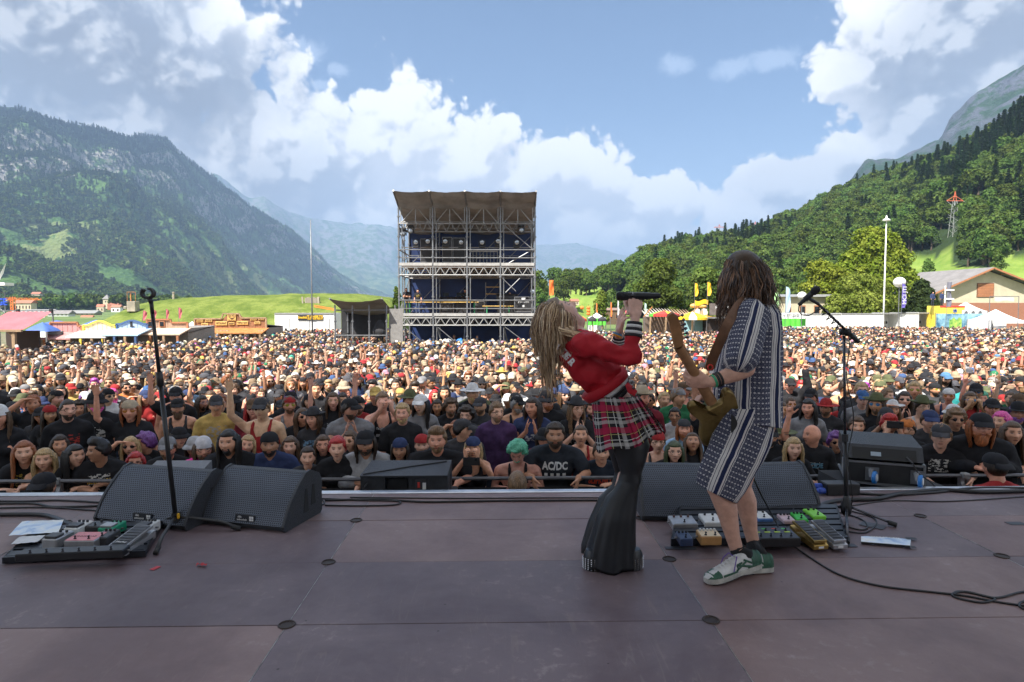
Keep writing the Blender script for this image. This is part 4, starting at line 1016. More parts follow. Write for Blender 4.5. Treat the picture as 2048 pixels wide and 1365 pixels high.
# big red roof at the left edge
def red_roof():
 Y=34;gz=GZ(Y);x0,x1=sx(-60,Y),sx(42,Y);r=thing('red_roof_stall','stall with a large faded red canvas roof on timber posts at the left edge','stall',(sx(0,Y),Y,gz))
 m=M();rows=[]
 for j in range(9):
  t=j/8;rows.append([V(x0+(x1-x0)*k/14-.25*(t)*(k/14),Y+2.6*t,sz(659,Y)+(sz(629,Y)+.12-sz(659,Y))*t-.05*sin(PI*t)+.02*sin(k*3))for k in range(15)])
 m.grid(rows);m.obj('canvas_roof',RDP,r,smooth=True)
 m=M();m.beam((x0,Y,sz(661,Y)),(x1,Y,sz(661,Y)),.12);m.obj('eaves_beam',WOOD,r)
 m=M();m.beam((sx(23,Y),Y+.1,gz),(sx(23,Y),Y+.1,sz(661,Y)),.16);m.obj('post',WOOD,r)
 m=M();m.beam((sx(23,Y),Y+.1,sz(672,Y)),(sx(9,Y),Y+.1,sz(661,Y)),.10);m.obj('knee_brace',WOOD,r)
 m=M();m.box(((x0+x1)/2-.4,Y+2.4,(gz+sz(664,Y))/2),(x1-x0-.8,.1,sz(664,Y)-gz));m.obj('back_wall',pm('dark_board',(.05,.035,.03),.9),r)
red_roof()
def dome_tent(label,x0,x1,Y,ytop,yeave,roofm,wallm=WHITE,name='party_tent',group=None,open_front=False,n=8):
 gz=GZ(Y);X0,X1=sx(x0,Y),sx(x1,Y);cx=(X0+X1)/2;R=(X1-X0)/2;zt,ze=sz(ytop,Y),sz(yeave,Y)
 r=thing(name,label,'tent',(cx,Y+R,gz),group)
 rows=[]
 for j in range(9):
  t=j/8;k=1-t;rows.append([V(cx+R*k*max(-1,min(1,1.35*cos(2*PI*(i+.5)/24)))+0,Y+R+R*k*max(-1,min(1,1.35*sin(2*PI*(i+.5)/24))),ze+(zt-ze)*(t**.75 if roofm is not WHITE else t**1.25))for i in range(24)])
 m=M();m.grid(rows,closed=True);m.obj('tent_roof',roofm,r,smooth=True)
 m=M();c4=[(X0,Y),(X1,Y),(X1,Y+2*R),(X0,Y+2*R)]
 for k in range(4):m.beam((*c4[k],gz),(*c4[k],ze),.08)
 m.obj('frame',ALU,r)
 m=M();m.box((cx,Y+2*R,(gz+ze)/2),(2*R,.04,ze-gz));m.box((X0,Y+R,(gz+ze)/2),(.04,2*R-.1,ze-gz))
 m.box((cx,Y,ze-.18),(2*R-.05,.04,.36))
 m.box((cx-R*.5,Y+.02,(gz+ze-.4)/2),(R*.8,.03,ze-gz-.4));m.obj('side_wall',wallm,r)
 return r
dome_tent('near blue domed tent with white walls beside the red roof',43,91,40,645,663,BLUC)
dome_tent('blue tent behind the pink stall, in front of the far roofs',64,122,60,641,652,BLUC)
dome_tent('blue tent roof rising behind the cream stall',150,200,58,640,655,BLUC)
dome_tent('small white tent wedged beside the saloon stall',366,390,55,643,652,WHITE)
def cabin(name,label,x0,x1,Y,ytop,mat,depth=2.6,doors=2,group=None,ribs=True,openf=False):
 gz=GZ(Y);X0,X1=sx(x0,Y),sx(x1,Y);zt=sz(ytop,Y);r=thing(name,label,'cabin',((X0+X1)/2,Y,gz),group);W=X1-X0
 if openf:
  m=M();m.box(((X0+X1)/2,Y+depth,(gz+zt)/2),(W,.08,zt-gz));m.box((X0+.04,Y+depth/2,(gz+zt)/2),(.08,depth-.1,zt-gz));m.box((X1-.04,Y+depth/2,(gz+zt)/2),(.08,depth-.1,zt-gz));m.box(((X0+X1)/2,Y+depth/2,zt-.1),(W-.2,depth-.1,.18));m.obj('shell',mat,r)
  m=M();m.box(((X0+X1)/2,Y+.3,gz+1.0),(W-.3,.5,.08));m.obj('counter',mat,r)
  for k in range(5):m=M();m.box((X0+W*(k+1)/6,Y+depth-.15,zt-1.3),(.18,.05,.32));m.obj('poster',(GLASSD,LBL,GRP,OCH,INK)[k],r)
 else:
  m=M();m.box(((X0+X1)/2,Y+depth/2,(gz+zt)/2),(W,depth,zt-gz));m.obj('shell',mat,r)
  for k in range(doors):
   a=X0+W*(k+.12)/doors;b=X0+W*(k+.88)/doors;m=M();m.box(((a+b)/2,Y-.02,(gz+zt-.55)/2),(b-a,.05,zt-gz-.55));d=m.obj('door',WHITE,r)
   m=M();m.cyl((b-.25,Y-.07,gz+.3),(b-.25,Y-.07,zt-.6),.025,n=6);m.obj('lock_bar',ALU,d)
 m=M();m.box(((X0+X1)/2,Y-.03,zt-.06),(W-.02,.08,.16));m.obj('roof_rail',ALUW,r);return r
ts=cabin('white_trailer','long white sales trailer with a black and yellow T-shirts banner below the mound',549,668,68,626.5,WHITEP,3,3)
s=sign(fx(1097),fx(1330),fy(328),fy(376),67.9,None,INK,None,ts)
Yq=67.84
lettering('lettering','T-SHIRTS',.4,(sx(fx(1255),Yq),Yq,sz(fy(345),Yq)),(1,0,0),(0,0,1),YLC,s,width=1.7,height=.30,bold=.012)
lettering('lettering','AND BAND MERCH',.4,(sx(fx(1255),Yq),Yq,sz(fy(364),Yq)),(1,0,0),(0,0,1),YLC,s,width=1.6,height=.16,bold=.008)
lettering('lettering','Greenfield',.4,(sx(fx(1138),Yq),Yq,sz(fy(350),Yq)),(1,0,0),(0,0,1),YLC,s,width=.95,height=.28,bold=.01)
for k,(a,b)in enumerate([(1560,1613),(1614,1682),(1683,1767)]):cabin('white_cabin',('leftmost white cabin of the long row, right of the green fence','second white cabin from the left in the long row','white cabin in the row directly left of the tall pole')[k],a,b,80,628.5-k*.6,WHITEP,group='row of white cabins',doors=3)
cabin('white_cabin','open fronted white cabin right of the tall pole',1768,1803,80,626.5,WHITEP,group='row of white cabins',openf=True)
cabin('white_cabin','closed white cabin under the violet flag',1804,1837,80,626,WHITEP,group='row of white cabins')
cabin('white_cabin','open fronted white cabin with blue posters, last of the row',1838,1872,80,625.5,WHITEP,group='row of white cabins',openf=True)
def mesh_fence(label,x0,x1,Y,y0,y1,mat,name='banner_fence',text=None,tm=None):
 X0,X1=sx(x0,Y),sx(x1,Y);r=thing(name,label,'fence',((X0+X1)/2,Y,GZ(Y)));n=24
 m=M();m.grid([[V(X0+(X1-X0)*i/n,Y+.05*sin(i*1.3),sz(y1,Y)+(sz(y0,Y)-sz(y1,Y))*j/3)for i in range(n+1)]for j in range(4)]);c=m.obj('banner',mat,r)
 for k in range(4):x=X0+(X1-X0)*k/3;m=M();m.cyl((x,Y+.1,GZ(Y)),(x,Y+.1,sz(y0,Y)+.1),.03,n=6);m.obj('post',ALU,r)
 if text:lettering('lettering',text,.4,((X0+X1)/2,Y-.08,(sz(y0,Y)+sz(y1,Y))/2),(1,0,0),(0,0,1),tm or WPR,c,width=(X1-X0)*.6)
 return r
mesh_fence('bright green banner fence right of the guitarist under the white sign',1560,1612,76,638,654,GRNC)
mesh_fence('white banner fence with black lettering above the green one',1556,1608,77,626,638,WHITE,text='+ STÜSSI',tm=INK)
def painted_banner():
 Y=74;r=mesh_fence('wide banner of blue sea and green leaf pattern below the yellow ambulance container',1873,1975,Y,628,662,pm('sea_print',(.05,.22,.42),.5,0,.5,.8,c2=(.35,.60,.70)))
 m=M();m.grid([[V(sx(1899+25*i/8,Y),Y-.06,sz(638+3*sin(i*1.7)+20*j/3,Y))for i in range(9)]for j in range(4)]);m.obj('leaf_print',pm('leaf_print',(.05,.30,.06),.5,c2=(.45,.6,.12),scale=2),r)
painted_banner()
# ambulance container, medics, tents
def medic():
 Y=78;gz=GZ(Y);r=thing('ambulance_container','bright yellow medical container with a blue star emblem in front of the barn','container',(sx(1900,Y),Y,gz))
 X0,X1=sx(1880,Y),sx(1930,Y);m=M();m.box(((X0+X1)/2,Y+1.2,(gz+sz(612,Y))/2),(X1-X0,2.4,sz(612,Y)-gz));m.obj('body',YLW,r)
 m=M();m.box(((X0+X1)/2,Y-.02,sz(613.5,Y)),(X1-X0,.05,.18));m.obj('red_stripe',REDC,r)
 c=V(sx(1910,Y),Y-.04,sz(622,Y));m=M()
 for a in(0,60,120):
  d=V(sin(radians(a)),0,cos(radians(a)))*.30;m.beam(c-d,c+d,.12,.03,up=(0,1,0))
 m.obj('star_emblem',BLUC,r)
 for k,x in enumerate((1930,1944,1958)):
  q=thing('air_conditioner',('left','middle','right')[k]+' white air conditioning unit on the cabin beside the yellow container','air conditioner',(sx(x,Y),Y-.2,sz(632,Y)),'air conditioning units')
  m=M();m.box((sx(x,Y),Y,sz(626,Y)),(.72,.4,.62),bev=.03);m.obj('housing',WHITEP,q);m=M();m.lathe((sx(x,Y),Y-.2,sz(626,Y)),[(.02,.0),(.22,.0),(.24,.03),(.22,.05)],14,(0,-1,0));m.obj('fan_grille',ALU,q)
 cabin('white_cabin','white cabin carrying the air conditioning units',1925,1980,Y-.4+.8,632,WHITEP,group=None)
medic()
dome_tent('white pointed tent left of the awning frame, in front of the barn',1925,1975,84,604,622,WHITE)
dome_tent('large white tent at the right edge with a clear frame above',1985,2050,66,619,641,WHITE)
def frame_gate():
 Y=64;gz=GZ(Y);x0,x1=sx(1979,Y),sx(2037,Y);zt=sz(593,Y);r=thing('scaffold_gate','thin scaffold frame carrying a pale banner in front of the barn','frame',((x0+x1)/2,Y,gz))
 for x in(x0,x1):m=M();m.cyl((x,Y,gz),(x,Y,zt),.035,n=6);m.obj('upright',ALU,r)
 m=M();m.cyl((x0,Y,zt),(x1,Y,zt),.035,n=6);m.obj('crossbar',ALU,r)
 m=M();m.grid([[V(x0+.5+(x1-x0-1.0)*i/8,Y,zt-.05-.42*j/3-.05*sin(i))for i in range(9)]for j in range(4)]);m.obj('banner',pm('pale_banner',(.5,.52,.5),.6),r)
frame_gate()
# yellow fast-food stand, dark signboard, umbrellas
def umbrella(label,x0,x1,ytop,yrim,Y,mats,segs=12):
 gz=GZ(Y);X0,X1=sx(x0,Y),sx(x1,Y);cx=(X0+X1)/2;R=(X1-X0)/2;zt,zr=sz(ytop,Y),sz(yrim,Y)
 r=thing('parasol',label,'parasol',(cx,Y+R,gz),'parasols over the stalls')
 m=M();m.cyl((cx,Y+R,gz),(cx,Y+R,zt+.1),.05,n=6);m.obj('pole',WOOD,r)
 for k in range(segs):
  a0,a1=2*PI*k/segs,2*PI*(k+1)/segs;rows=[]
  for j in range(4):
   t=j/3;q=R*t;zz=zt-(zt-zr)*(t**1.35);rows.append([V(cx+q*cos(a),Y+R+q*sin(a),zz)for a in(a0,(a0+a1)/2,a1)])
  rows.append([V(cx+R*cos(a),Y+R+R*sin(a),zr-.22)for a in(a0,(a0+a1)/2,a1)])
  m=M();m.grid(rows);m.obj('canopy_panel',mats[k%len(mats)],r)
umbrella('large red parasol with a green and yellow edge beside the plank hut',1306,1367,622,629,58,[GRNC,REDC,REDC,YLC,REDC,REDC])
umbrella('yellow and white parasol in front of the fast-food stand',1364,1425,624,636,60,[YLC,YLC,WHITE])
umbrella('small orange red parasol by the singer\'s neck',1148,1176,632,639,60,[ORC,REDC,YLC])
umbrella('dark parasol left of the green banner by the singer',1178,1195,633,639,62,[DARK])
umbrella('dark parasol right of the green banner by the singer',1197,1215,633,639,62,[DARK])
mesh_fence('green banner under the dark parasols',1176,1212,66,637,651,GRNC)
dome_tent('low white tent roof behind the dark parasols',1180,1212,70,626,636,WHITE)
def hut():
 Y=64;gz=GZ(Y);r=thing('plank_hut','rough timber hut with a tin roof behind the big red parasol','hut',(sx(1330,Y),Y,gz))
 X0,X1=sx(1292,Y),sx(1392,Y);m=M();m.box(((X0+X1)/2,Y+3,(gz+sz(634,Y))/2),(X1-X0-1.6,3.5,sz(634,Y)-gz));m.obj('wall',pm('hut_shade_wall',(.16,.11,.08),.9),r)  # wall in one dark brown
 n=16
 for k in range(n):
  a,b=X0+(X1-X0)*k/n,X0+(X1-X0)*(k+.94)/n;sl=.12*abs((k+.5)/n-.35)
  m=M();m.prism([(a,Y,sz(628,Y)-sl*4-.15),(b,Y,sz(628,Y)-sl*4-.15),(b-.2,Y+3,sz(617,Y)-sl*2),(a-.2+.3,Y+3,sz(617,Y)-sl*2)],(0,0,.05));m.obj('roof_sheet',pm('old_tin',(.42,.38,.33),.7,.1)if k<10 else WOOD,r)
 for x in(X0+.4,X0+2,X1-2,X1-.4):m=M();m.beam((x,Y+.1,gz),(x+.1,Y+.1,sz(632,Y)),.14);m.obj('post',WOOD,r)
 for x in(1290,1382):m=M();m.beam((sx(x,Y),Y+.5,sz(634,Y)),(sx(x+16,Y),Y+.3,sz(614,Y)),.10);m.obj('crossed_beam',ORW,r)
hut()
def burger():
 Y=68;gz=GZ(Y);r=thing('snack_stand','yellow snack stand with white round roof signs and a golden banner','stall',(sx(1395,Y),Y,gz))
 x0,x1=sx(1372,Y),sx(1422,Y);m=M();m.box(((x0+x1)/2,Y+1.3,(gz+sz(636,Y))/2),(x1-x0,2.6,sz(636,Y)-gz));m.obj('booth',pm('cyan_panel',(.35,.60,.66),.6),r)
 m=M();m.box(((x0+x1)/2,Y-.2,sz(635,Y)),(x1-x0+.3,2.9,.22));m.obj('roof_band',YLC,r)
 for k,x in enumerate((1391,1405)):
  X=sx(x,Y);m=M();pts=[(-.33,-.45),(.33,-.45),(.38,.1),(.25,.38),(0,.46),(-.25,.38),(-.38,.1)]
  m.prism([(X+a,Y-.6,sz(626,Y)+b)for a,b in pts],(0,.2,0));s=m.obj('roof_sign',WHITEP,r)
  m=M();m.box((X,Y-.64,sz(631,Y)),(.66,.04,.12));m.obj('sign_band',YLC,s)
 m=M();m.ell(P(1388,612,Y),(.45,.3,.24));m.ell(P(1404,613,Y),(.55,.3,.2));m.obj('roof_figure',pm('bun',(.72,.42,.14),.6),r,smooth=True)
 m=M();m.grid([[V(sx(1388+26*i/8,Y),Y-.3,sz(601+2*sin(i*.8)+9*j/3,Y))for i in range(9)]for j in range(4)]);m.obj('banner',YLC,r)
burger()
def signboard():
 Y=66;r=thing('signboard_stall','dark stall with a large grey signboard beside the guitarist\'s hair','stall',(sx(1445,Y),Y,GZ(Y)))
 X0,X1=sx(1418,Y),sx(1475,Y);m=M();m.box(((X0+X1)/2,Y+1,(GZ(Y)+sz(634,Y))/2),(X1-X0,2.4,sz(634,Y)-GZ(Y)));m.obj('booth',pm('dark_board',(.05,.035,.03),.9),r)
 m=M();m.box(((X0+X1)/2,Y-.3,sz(636,Y)),(X1-X0+.5,3.0,.12));m.obj('roof_slab',ALUW,r)
 x0,x1=sx(1419,Y),sx(1470,Y);m=M();m.box(((x0+x1)/2,Y,sz(619,Y)),(x1-x0,.15,1.25));b=m.obj('board',pm('weathered_dark',(.12,.10,.09),.8,0,.3,2),r)
 lettering('lettering','POMMES BURGER',.4,((x0+x1)/2,Y-.1,sz(616,Y)),(1,0,0),(0,0,1),WPR,b,width=1.5,height=.30,bold=.01)
 lettering('lettering','HOT DOG',.4,((x0+x1)/2,Y-.1,sz(625,Y)),(1,0,0),(0,0,1),WPR,b,width=1.1,height=.16,bold=.01)
signboard()
# ---------------------------------------------------------------- buildings
def barn():
 Y=120;gz=-2.55;r=thing('barn','large plastered barn with grey roof and brown shuttered opening at the right edge','barn',(sx(1975,Y),Y,gz))
 X=lambda p:sx(p,Y);Z=lambda p:sz(p,Y);xl,xr,xc=X(1876),X(2085),X(1973);D=22
 wall=[(xl,Y,gz),(xr,Y,gz),(xr,Y,Z(583)),(xc,Y,Z(541)),(xl,Y,Z(584))]
 m=M();m.prism(wall,(0,D,0));m.obj('wall',TAN,r)
 m=M();m.box(((xl+xr)/2,Y-.03,(Z(606)+gz)/2),(xr-xl-.04,.06,Z(606)-gz));m.obj('plinth_cladding',pm('red_brown_board',(.30,.13,.08),.8),r)
 th=.22
 for s,(xa,za)in((1,(X(1862)-1.2,Z(590.5))),(2,(X(2100)+1.2,Z(590.5)))):
  A=V(xa,Y-1.5,za-.1);B=V(xc,Y-1.5,Z(537));
  m=M();pl=[A,B,B+V(0,0,th),A+V(0,0,th)]if s==1 else[B,A,A+V(0,0,th),B+V(0,0,th)]
  m.prism(pl,(-2.5 if s==1 else 0,D+3,0));m.obj('roof',ROOFG,r)
  m=M();m.beam(A+V(0,-.06,.02),B+V(0,-.06,.02),.30,.10,up=(0,1,0));m.obj('bargeboard',BROWNP,r)
  for k in range(5):
   q=A.lerp(B,(k+.5)/5.5)+V(0,.7,-.14);m=M();m.beam(q+V(0,-.6,0),q+V(0,.9,0),.20,.22);m.obj('purlin',WOOD,r)
 x0,x1,z0,z1=X(1953),X(1985),Z(594),Z(567)
 n=8;fr=M();fr.box(((x0+x1)/2,Y-.04,(z0+z1)/2),(x1-x0+.2,.10,z1-z0+.2));sh=fr.obj('shutter',pm('dark_frame',(.12,.06,.04),.8),r)
 for k in range(n):m=M();m.box(((x0+x1)/2,Y-.11,z0+(z1-z0)*(k+.5)/n),(x1-x0,.05,(z1-z0)/n-.03));m.obj('slat',BROWNP,sh)
 m=M();m.box((X(1963),Y-.05,Z(546.5)),(.9,.12,.45));m.obj('vent',BROWNP,r)
barn()
def shed(name,label,x0,x1,Y,ytop,yeave,mat,roofm,wins=3,depth=8,gable=False,cat='building',group=None,gz=None,chimney=False):
 gz=GZ(Y)if gz is None else gz;X0,X1=sx(x0,Y),sx(x1,Y);zt,ze=sz(ytop,Y),sz(yeave,Y);r=thing(name,label,cat,((X0+X1)/2,Y,gz),group)
 m=M();m.box(((X0+X1)/2,Y+depth/2,(gz+ze)/2),(X1-X0,depth,ze-gz));
 if gable:c=(X0+X1)/2;m.prism([(X0,Y,ze),(X1,Y,ze),(c,Y,zt)],(0,depth,0))
 m.obj('wall',mat,r);o=(X1-X0)*.06
 m=M()
 if gable:
  c=(X0+X1)/2;m.prism([(X0-o,Y-o,ze-.1),(c,Y-o,zt),(c,Y-o,zt+.3),(X0-o,Y-o,ze+.2)][::-1],(0,depth+2*o,0));m.prism([(c,Y-o,zt),(X1+o,Y-o,ze-.1),(X1+o,Y-o,ze+.2),(c,Y-o,zt+.3)][::-1],(0,depth+2*o,0))
 else:m.prism([(X0-o,Y-o,ze),(X0-o,Y+depth/2,zt),(X0-o,Y+depth+o,ze)],(X1-X0+2*o,0,0))
 m.obj('roof',roofm,r)
 for k in range(wins):
  x=X0+(X1-X0)*(k+.5)/wins;w=(X1-X0)/wins*.4;h=(ze-gz)*.34;m=M();m.box((x,Y-.02,gz+(ze-gz)*.58),(w,.08,h));f=m.obj('window',BROWNP,r);m=M();m.box((x,Y-.07,gz+(ze-gz)*.58),(w*.8,.04,h*.8));m.obj('pane',GLASSD,f)
 if chimney:m=M();m.box((X0+(X1-X0)*.3,Y+depth*.4,zt),(.8,.8,1.4));m.obj('chimney',CONC,r)
 return r
shed('flat_shed','long low beige shed behind the balloon lamp and microphone',1562,1705,108,588,594,TAN,ALUW,5)
shed('chalet','dark wooden chalet with a wide roof on the meadow behind the singer\'s hand',1204,1240,150,616,621,pm('dark_timber',(.12,.08,.05),.9),pm('old_tiles',(.22,.15,.12),.85),3,8)
shed('chalet','red roofed farmhouse half way up the wooded slope',1143,1158,330,598,603,TAN,pm('red_tiles',(.36,.14,.09),.85),2,10,gz=-1+sz(607,330)+.0)
shed('chalet','white farmhouse among trees at the left end of the wooded slope',1076,1089,280,585,590,WHITEP,pm('red_tiles',(.36,.14,.09),.85),2,9,gz=sz(596,280))
town=[(46,100,330,619,625,'long pale hall with a grey roof at the left of the town','ALU'),(95,136,300,621,628,'two storey beige hall with wide grey roof','G'),(140,188,340,621,627,'long flat roofed hall with dark window band','ALU'),(160,182,270,631,636,'small reddish gabled house in front of the flat hall','R'),(20,60,380,622,627,'white low building behind the red roof stall','ALU'),(60,84,260,634,640,'low white shed beside the blue tents','ALU'),(30,62,520,600,607,'green roofed house left on the slope foot','R'),(110,124,900,598,602,'brown roofed farmhouse above the town, left of the church','R'),(64,80,1000,585,589,'small farmhouse high on the meadow at the left','R'),(148,162,1000,589,593,'grey roofed farmhouse right on the upper meadow','G'),(193,207,600,609,614,'cluster house with red roof left of the church','R'),(222,240,600,610,615,'white house with red roof right of the church','R')]
for k,(a,b,Y,yt,ye,lb,rf)in enumerate(town):
 shed('town_building',lb,a,b,Y,yt,ye,(TAN,WHITEP)[k%2],{'ALU':ALUW,'G':ROOFG,'R':pm('red_tiles',(.36,.14,.09),.85)}[rf],5 if b-a>25 else 2,(b-a)*Y/FOC*.5,gz=-2.6 if Y<600 else sz(ye+9,Y)-2,group='buildings of the valley town')
def church():
 Y=620;x=sx(215,Y);zt=sz(599,Y);gz=sz(618,Y);r=thing('church','small stone church tower with pointed roof beyond the mound','church',(x,Y,gz));w=3.2
 m=M();m.box((x,Y,(gz+zt)/2),(w*1.6,w*1.6,zt-gz));m.obj('tower_wall',TAN,r)
 m=M();m.add([V(x-w,Y-w,zt),V(x+w,Y-w,zt),V(x+w,Y+w,zt),V(x-w,Y+w,zt),V(x,Y,zt+4.5)],[(0,1,4),(1,2,4),(2,3,4),(3,0,4),(3,2,1,0)]);m.obj('tower_roof',ROOFG,r)
 m=M();m.box((x,Y-w*.8-.05,zt-2.5),(1,.1,1.4));m.obj('belfry_window',GLASSD,r)
 m=M();m.box((x+7,Y,gz+1.5),(10,7,5));m.prism([(x+1.9,Y-3.8,gz+4),(x+1.9,Y,gz+7.5),(x+1.9,Y+3.8,gz+4)],(10.5,0,0));m.obj('nave',pm('red_tiles',(0,0,0)),r)
church()
def crane():
 Y=420;x=sx(26,Y);gz=-2.6;zj=sz(600.5,Y);r=thing('tower_crane','orange tower crane above the halls at the left','crane',(x,Y,gz))
 m=M();w=.9
 for a,b in((-w,-w),(w,-w),(w,w),(-w,w)):m.beam((x+a,Y+b,gz),(x+a,Y+b,zj+2),.28)
 for k in range(8):
  z0=gz+(zj-gz)*k/8;z1=gz+(zj-gz)*(k+1)/8;s=1 if k%2 else-1
  m.beam((x-w*s,Y-w,z0),(x+w*s,Y-w,z1),.2);m.beam((x-w,Y-w*s,z0),(x-w,Y+w*s,z1),.2)
 m.obj('mast',ORC,r);m=M();xe=sx(84,Y);xb=sx(10,Y)
 m.beam((xb,Y,zj),(xe,Y,zj),.3);m.beam((xb,Y,zj+1.2),(xe-2,Y,zj+1.0),.22)
 for k in range(14):a=xb+(xe-xb)*k/14;b=xb+(xe-xb)*(k+1)/14;m.beam((a,Y,zj if k%2 else zj+1.2),(b,Y,zj+1.2 if k%2 else zj),.16)
 m.obj('jib',ORC,r);m=M();m.box((xb+1,Y,zj-.8),(2.4,1.2,1.8));m.obj('counterweight',CONC,r)
crane()
# side stage tower with wing and blue letters at the left edge
def main_sign():
 Y=78;gz=GZ(Y);r=thing('sign_tower','scaffold tower with a white wing and blue letters cut by the left edge','sign tower',(sx(0,Y),Y,gz));X=lambda p:sx(p,Y);Z=lambda p:sz(p,Y)
 for x in(X(-30),X(-8),X(10.5)):
  m=M();m.cyl((x,Y,gz),(x,Y,Z(586)),.07,n=6);m.obj('upright',ALU,r)
 for a,b in(((-30,586),(10.5,586)),((-30,600),(10.5,600)),((-30,612),(10.5,612)),((-8,612),(10.5,626)),((-8,586),(10.5,600)),((-30,626),(10.5,612))):
  m=M();m.cyl((X(a[0]),Y,Z(a[1])),(X(b[0]),Y,Z(b[1])),.05,n=6);m.obj('pipe',ALU,r)
 m=M();m.box((X(0),Y-.3,Z(570)),(2.9,1.5,.35));m.obj('platform',WHITEP,r)
 for k in range(7):
  t=k/6;m=M();a=V(X(-14),Y,Z(566));b=V(X(15-t*11),Y-.1*k,Z(530+t*30))
  p1=a.lerp(b,.6)+V(.25,0,-.3);m.tube([a,p1,b],[.22,.18,.03],6,flat=.3);m.obj('wing_feather',WHITEP,r)
 lettering('lettering','STAGE',1.0,(X(-6),Y-.12,Z(605)),(1,0,0),(0,0,1),pm('blue_letters',(.03,.09,.55),.4),r,ext=.08,height=.85,width=2.65,bold=.02)
main_sign()
def truss_line():
 Y=46;r=thing('lighting_truss','horizontal silver lighting truss with black lamps above the pink stall','truss',(sx(50,Y),Y,GZ(Y)));X=lambda p:sx(p,Y)
 m=M()
 for dz in(0,.28):
  for dy in(0,.28):m.cyl((X(-10),Y+dy,sz(629,Y)+dz),(X(104),Y+dy,sz(629,Y)+dz),.028,n=5)
 for k in range(26):a=-10+114*k/26;b=-10+114*(k+1)/26;m.cyl((X(a),Y,sz(629,Y)+(.28 if k%2 else 0)),(X(b),Y,sz(629,Y)+(0 if k%2 else .28)),.018,n=5)
 m.obj('truss_body',ALU,r)
 for x in(-5,103):m=M();m.cyl((X(x),Y+.1,GZ(Y)),(X(x),Y+.1,sz(622,Y)),.06,n=6);m.obj('leg',ALU,r)
 for x in(36,102):m=M();m.box((X(x),Y,sz(622,Y)),(.22,.2,.25),bev=.03);m.obj('lamp',BLK,r)
 for x in(50,62,76):m=M();m.lathe((X(x),Y-.1,sz(629,Y)-.12),[(.10,0),(.15,.1),(.13,.22)],8,(.3,-.7,-.5));m.obj('lamp',BLK,r)
truss_line()
def mound_things():
 c=P(266,598,92);r=thing('concrete_block','weathered concrete block with rusty frame on the left shoulder of the mound','concrete block',(c.x,92,c.z-2))
 m=M();m.box((c.x,92,c.z-1.1),(1.2,1.2,1.5),bev=.05);m.box((c.x-.95,91.8,c.z-1.3),(.5,.5,.5),bev=.1);m.obj('block',CONC,r)
 m=M();
 for x in(-.58,.58):m.cyl((c.x+x,91.6,c.z-.4),(c.x+x,91.6,c.z+.95),.035,n=5)
 m.cyl((c.x-.58,91.6,c.z+.95),(c.x+.58,91.6,c.z+.95),.035,n=5);m.beam((c.x-.2,91.8,c.z-.4),(c.x-.2,91.8,c.z+.8),.12);m.obj('rusty_frame',ORW,r)
 c=P(625,613,94);r=thing('timber_hatch','old timber hatch on posts at the right end of the mound','hatch',(c.x,94,c.z-2))
 for k in range(9):m=M();m.box((c.x-1.0+.25*k,94+.02*(k%2),c.z+.2),(.22,.08,2.1+.1*(k%3)));m.obj('plank',pm('grey_timber',(.28,.24,.20),.9),r)
 for x in(-1.2,1.15):m=M();m.beam((c.x+x,93.9,c.z-2.4),(c.x+x-.25,93.9,c.z+1.4),.2);m.obj('post',CONC,r)
 c=P(347,590,100);r=thing('chimney_stub','small dark post standing on the crest of the mound','post',(c.x,100,c.z));m=M();m.cyl((c.x,100,c.z-.8),(c.x,100,c.z+.35),.16,n=8);m.lathe((c.x,100,c.z+.3),[(.22,0),(.22,.08),(.05,.16)],8);m.obj('post_body',CONC,r)
 r=thing('orange_handrail','orange pipe railing between the mound and the small side stage','railing',P(650,616,80))
 for dy in(0,3):m=M();m.tube([P(628,611+dy,80),P(650,615+dy,80),P(668,618+dy,80)],.05,5);m.obj('rail',ORC,r)
mound_things()
# pylons and lines
def pylon(label,x,ytop,ybase,Y,arm,red=True,legs=True):
 b=P(x,ybase,Y);t=P(x,ytop,Y);H=t.z-b.z;r=thing('power_pylon',label,'pylon',(b.x,Y,b.z));RD=pm('red_steel',(.55,.13,.06),.6);GS=pm('grey_steel',(.30,.32,.30),.6)
 A=arm*Y/FOC;w=H*.075;z1=b.z+H*.80
 m=M()
 for a,c in((-1,-1),(1,-1),(1,1),(-1,1)):m.beam((b.x+a*w,Y+c*w,b.z),(b.x+a*w*.35,Y+c*w*.35,z1),.2)
 for k in range(8):
  s0=1-.65*k/8;s1=1-.65*(k+1)/8;za=b.z+(z1-b.z)*k/8;zb=b.z+(z1-b.z)*(k+1)/8;q=1 if k%2 else-1
  m.beam((b.x-q*w*s0,Y-w*s0,za),(b.x+q*w*s1,Y-w*s1,zb),.09);m.beam((b.x-w*s0,Y-q*w*s0,za),(b.x-w*s1,Y+q*w*s1,zb),.09)
 m.beam((b.x-A*.8,Y,b.z+H*.45),(b.x+A*.8,Y,b.z+H*.45),.14);m.beam((b.x-A*.7,Y,b.z+H*.62),(b.x+A*.7,Y,b.z+H*.62),.14);m.obj('lattice_mast',GS,r)
 m=M();m.beam((b.x-A,Y,z1),(b.x+A,Y,z1),.3)
 for s in(-1,1):m.beam((b.x+s*A,Y,z1),(b.x+s*w*.4,Y,z1+H*.09),.2);m.beam((b.x+s*w*.45,Y,z1),(b.x,Y,t.z),.25)
 m.beam((b.x-w*.5,Y,z1+H*.09),(b.x+w*.5,Y,z1+H*.09),.4);m.obj('red_crossarm',RD,r);return V(b.x,Y,z1),A
_q=min(((abs(pxy(p)[0]-1907)+abs(pxy(p)[1]-474),p.y)for p in flat if 150<p.y<700),key=lambda t:t[0])[1]
print('pylon at',_q)
pa,A1=pylon('tall lattice power pylon with red top on the wooded hillside above the barn',1907,383,478,_q,17)
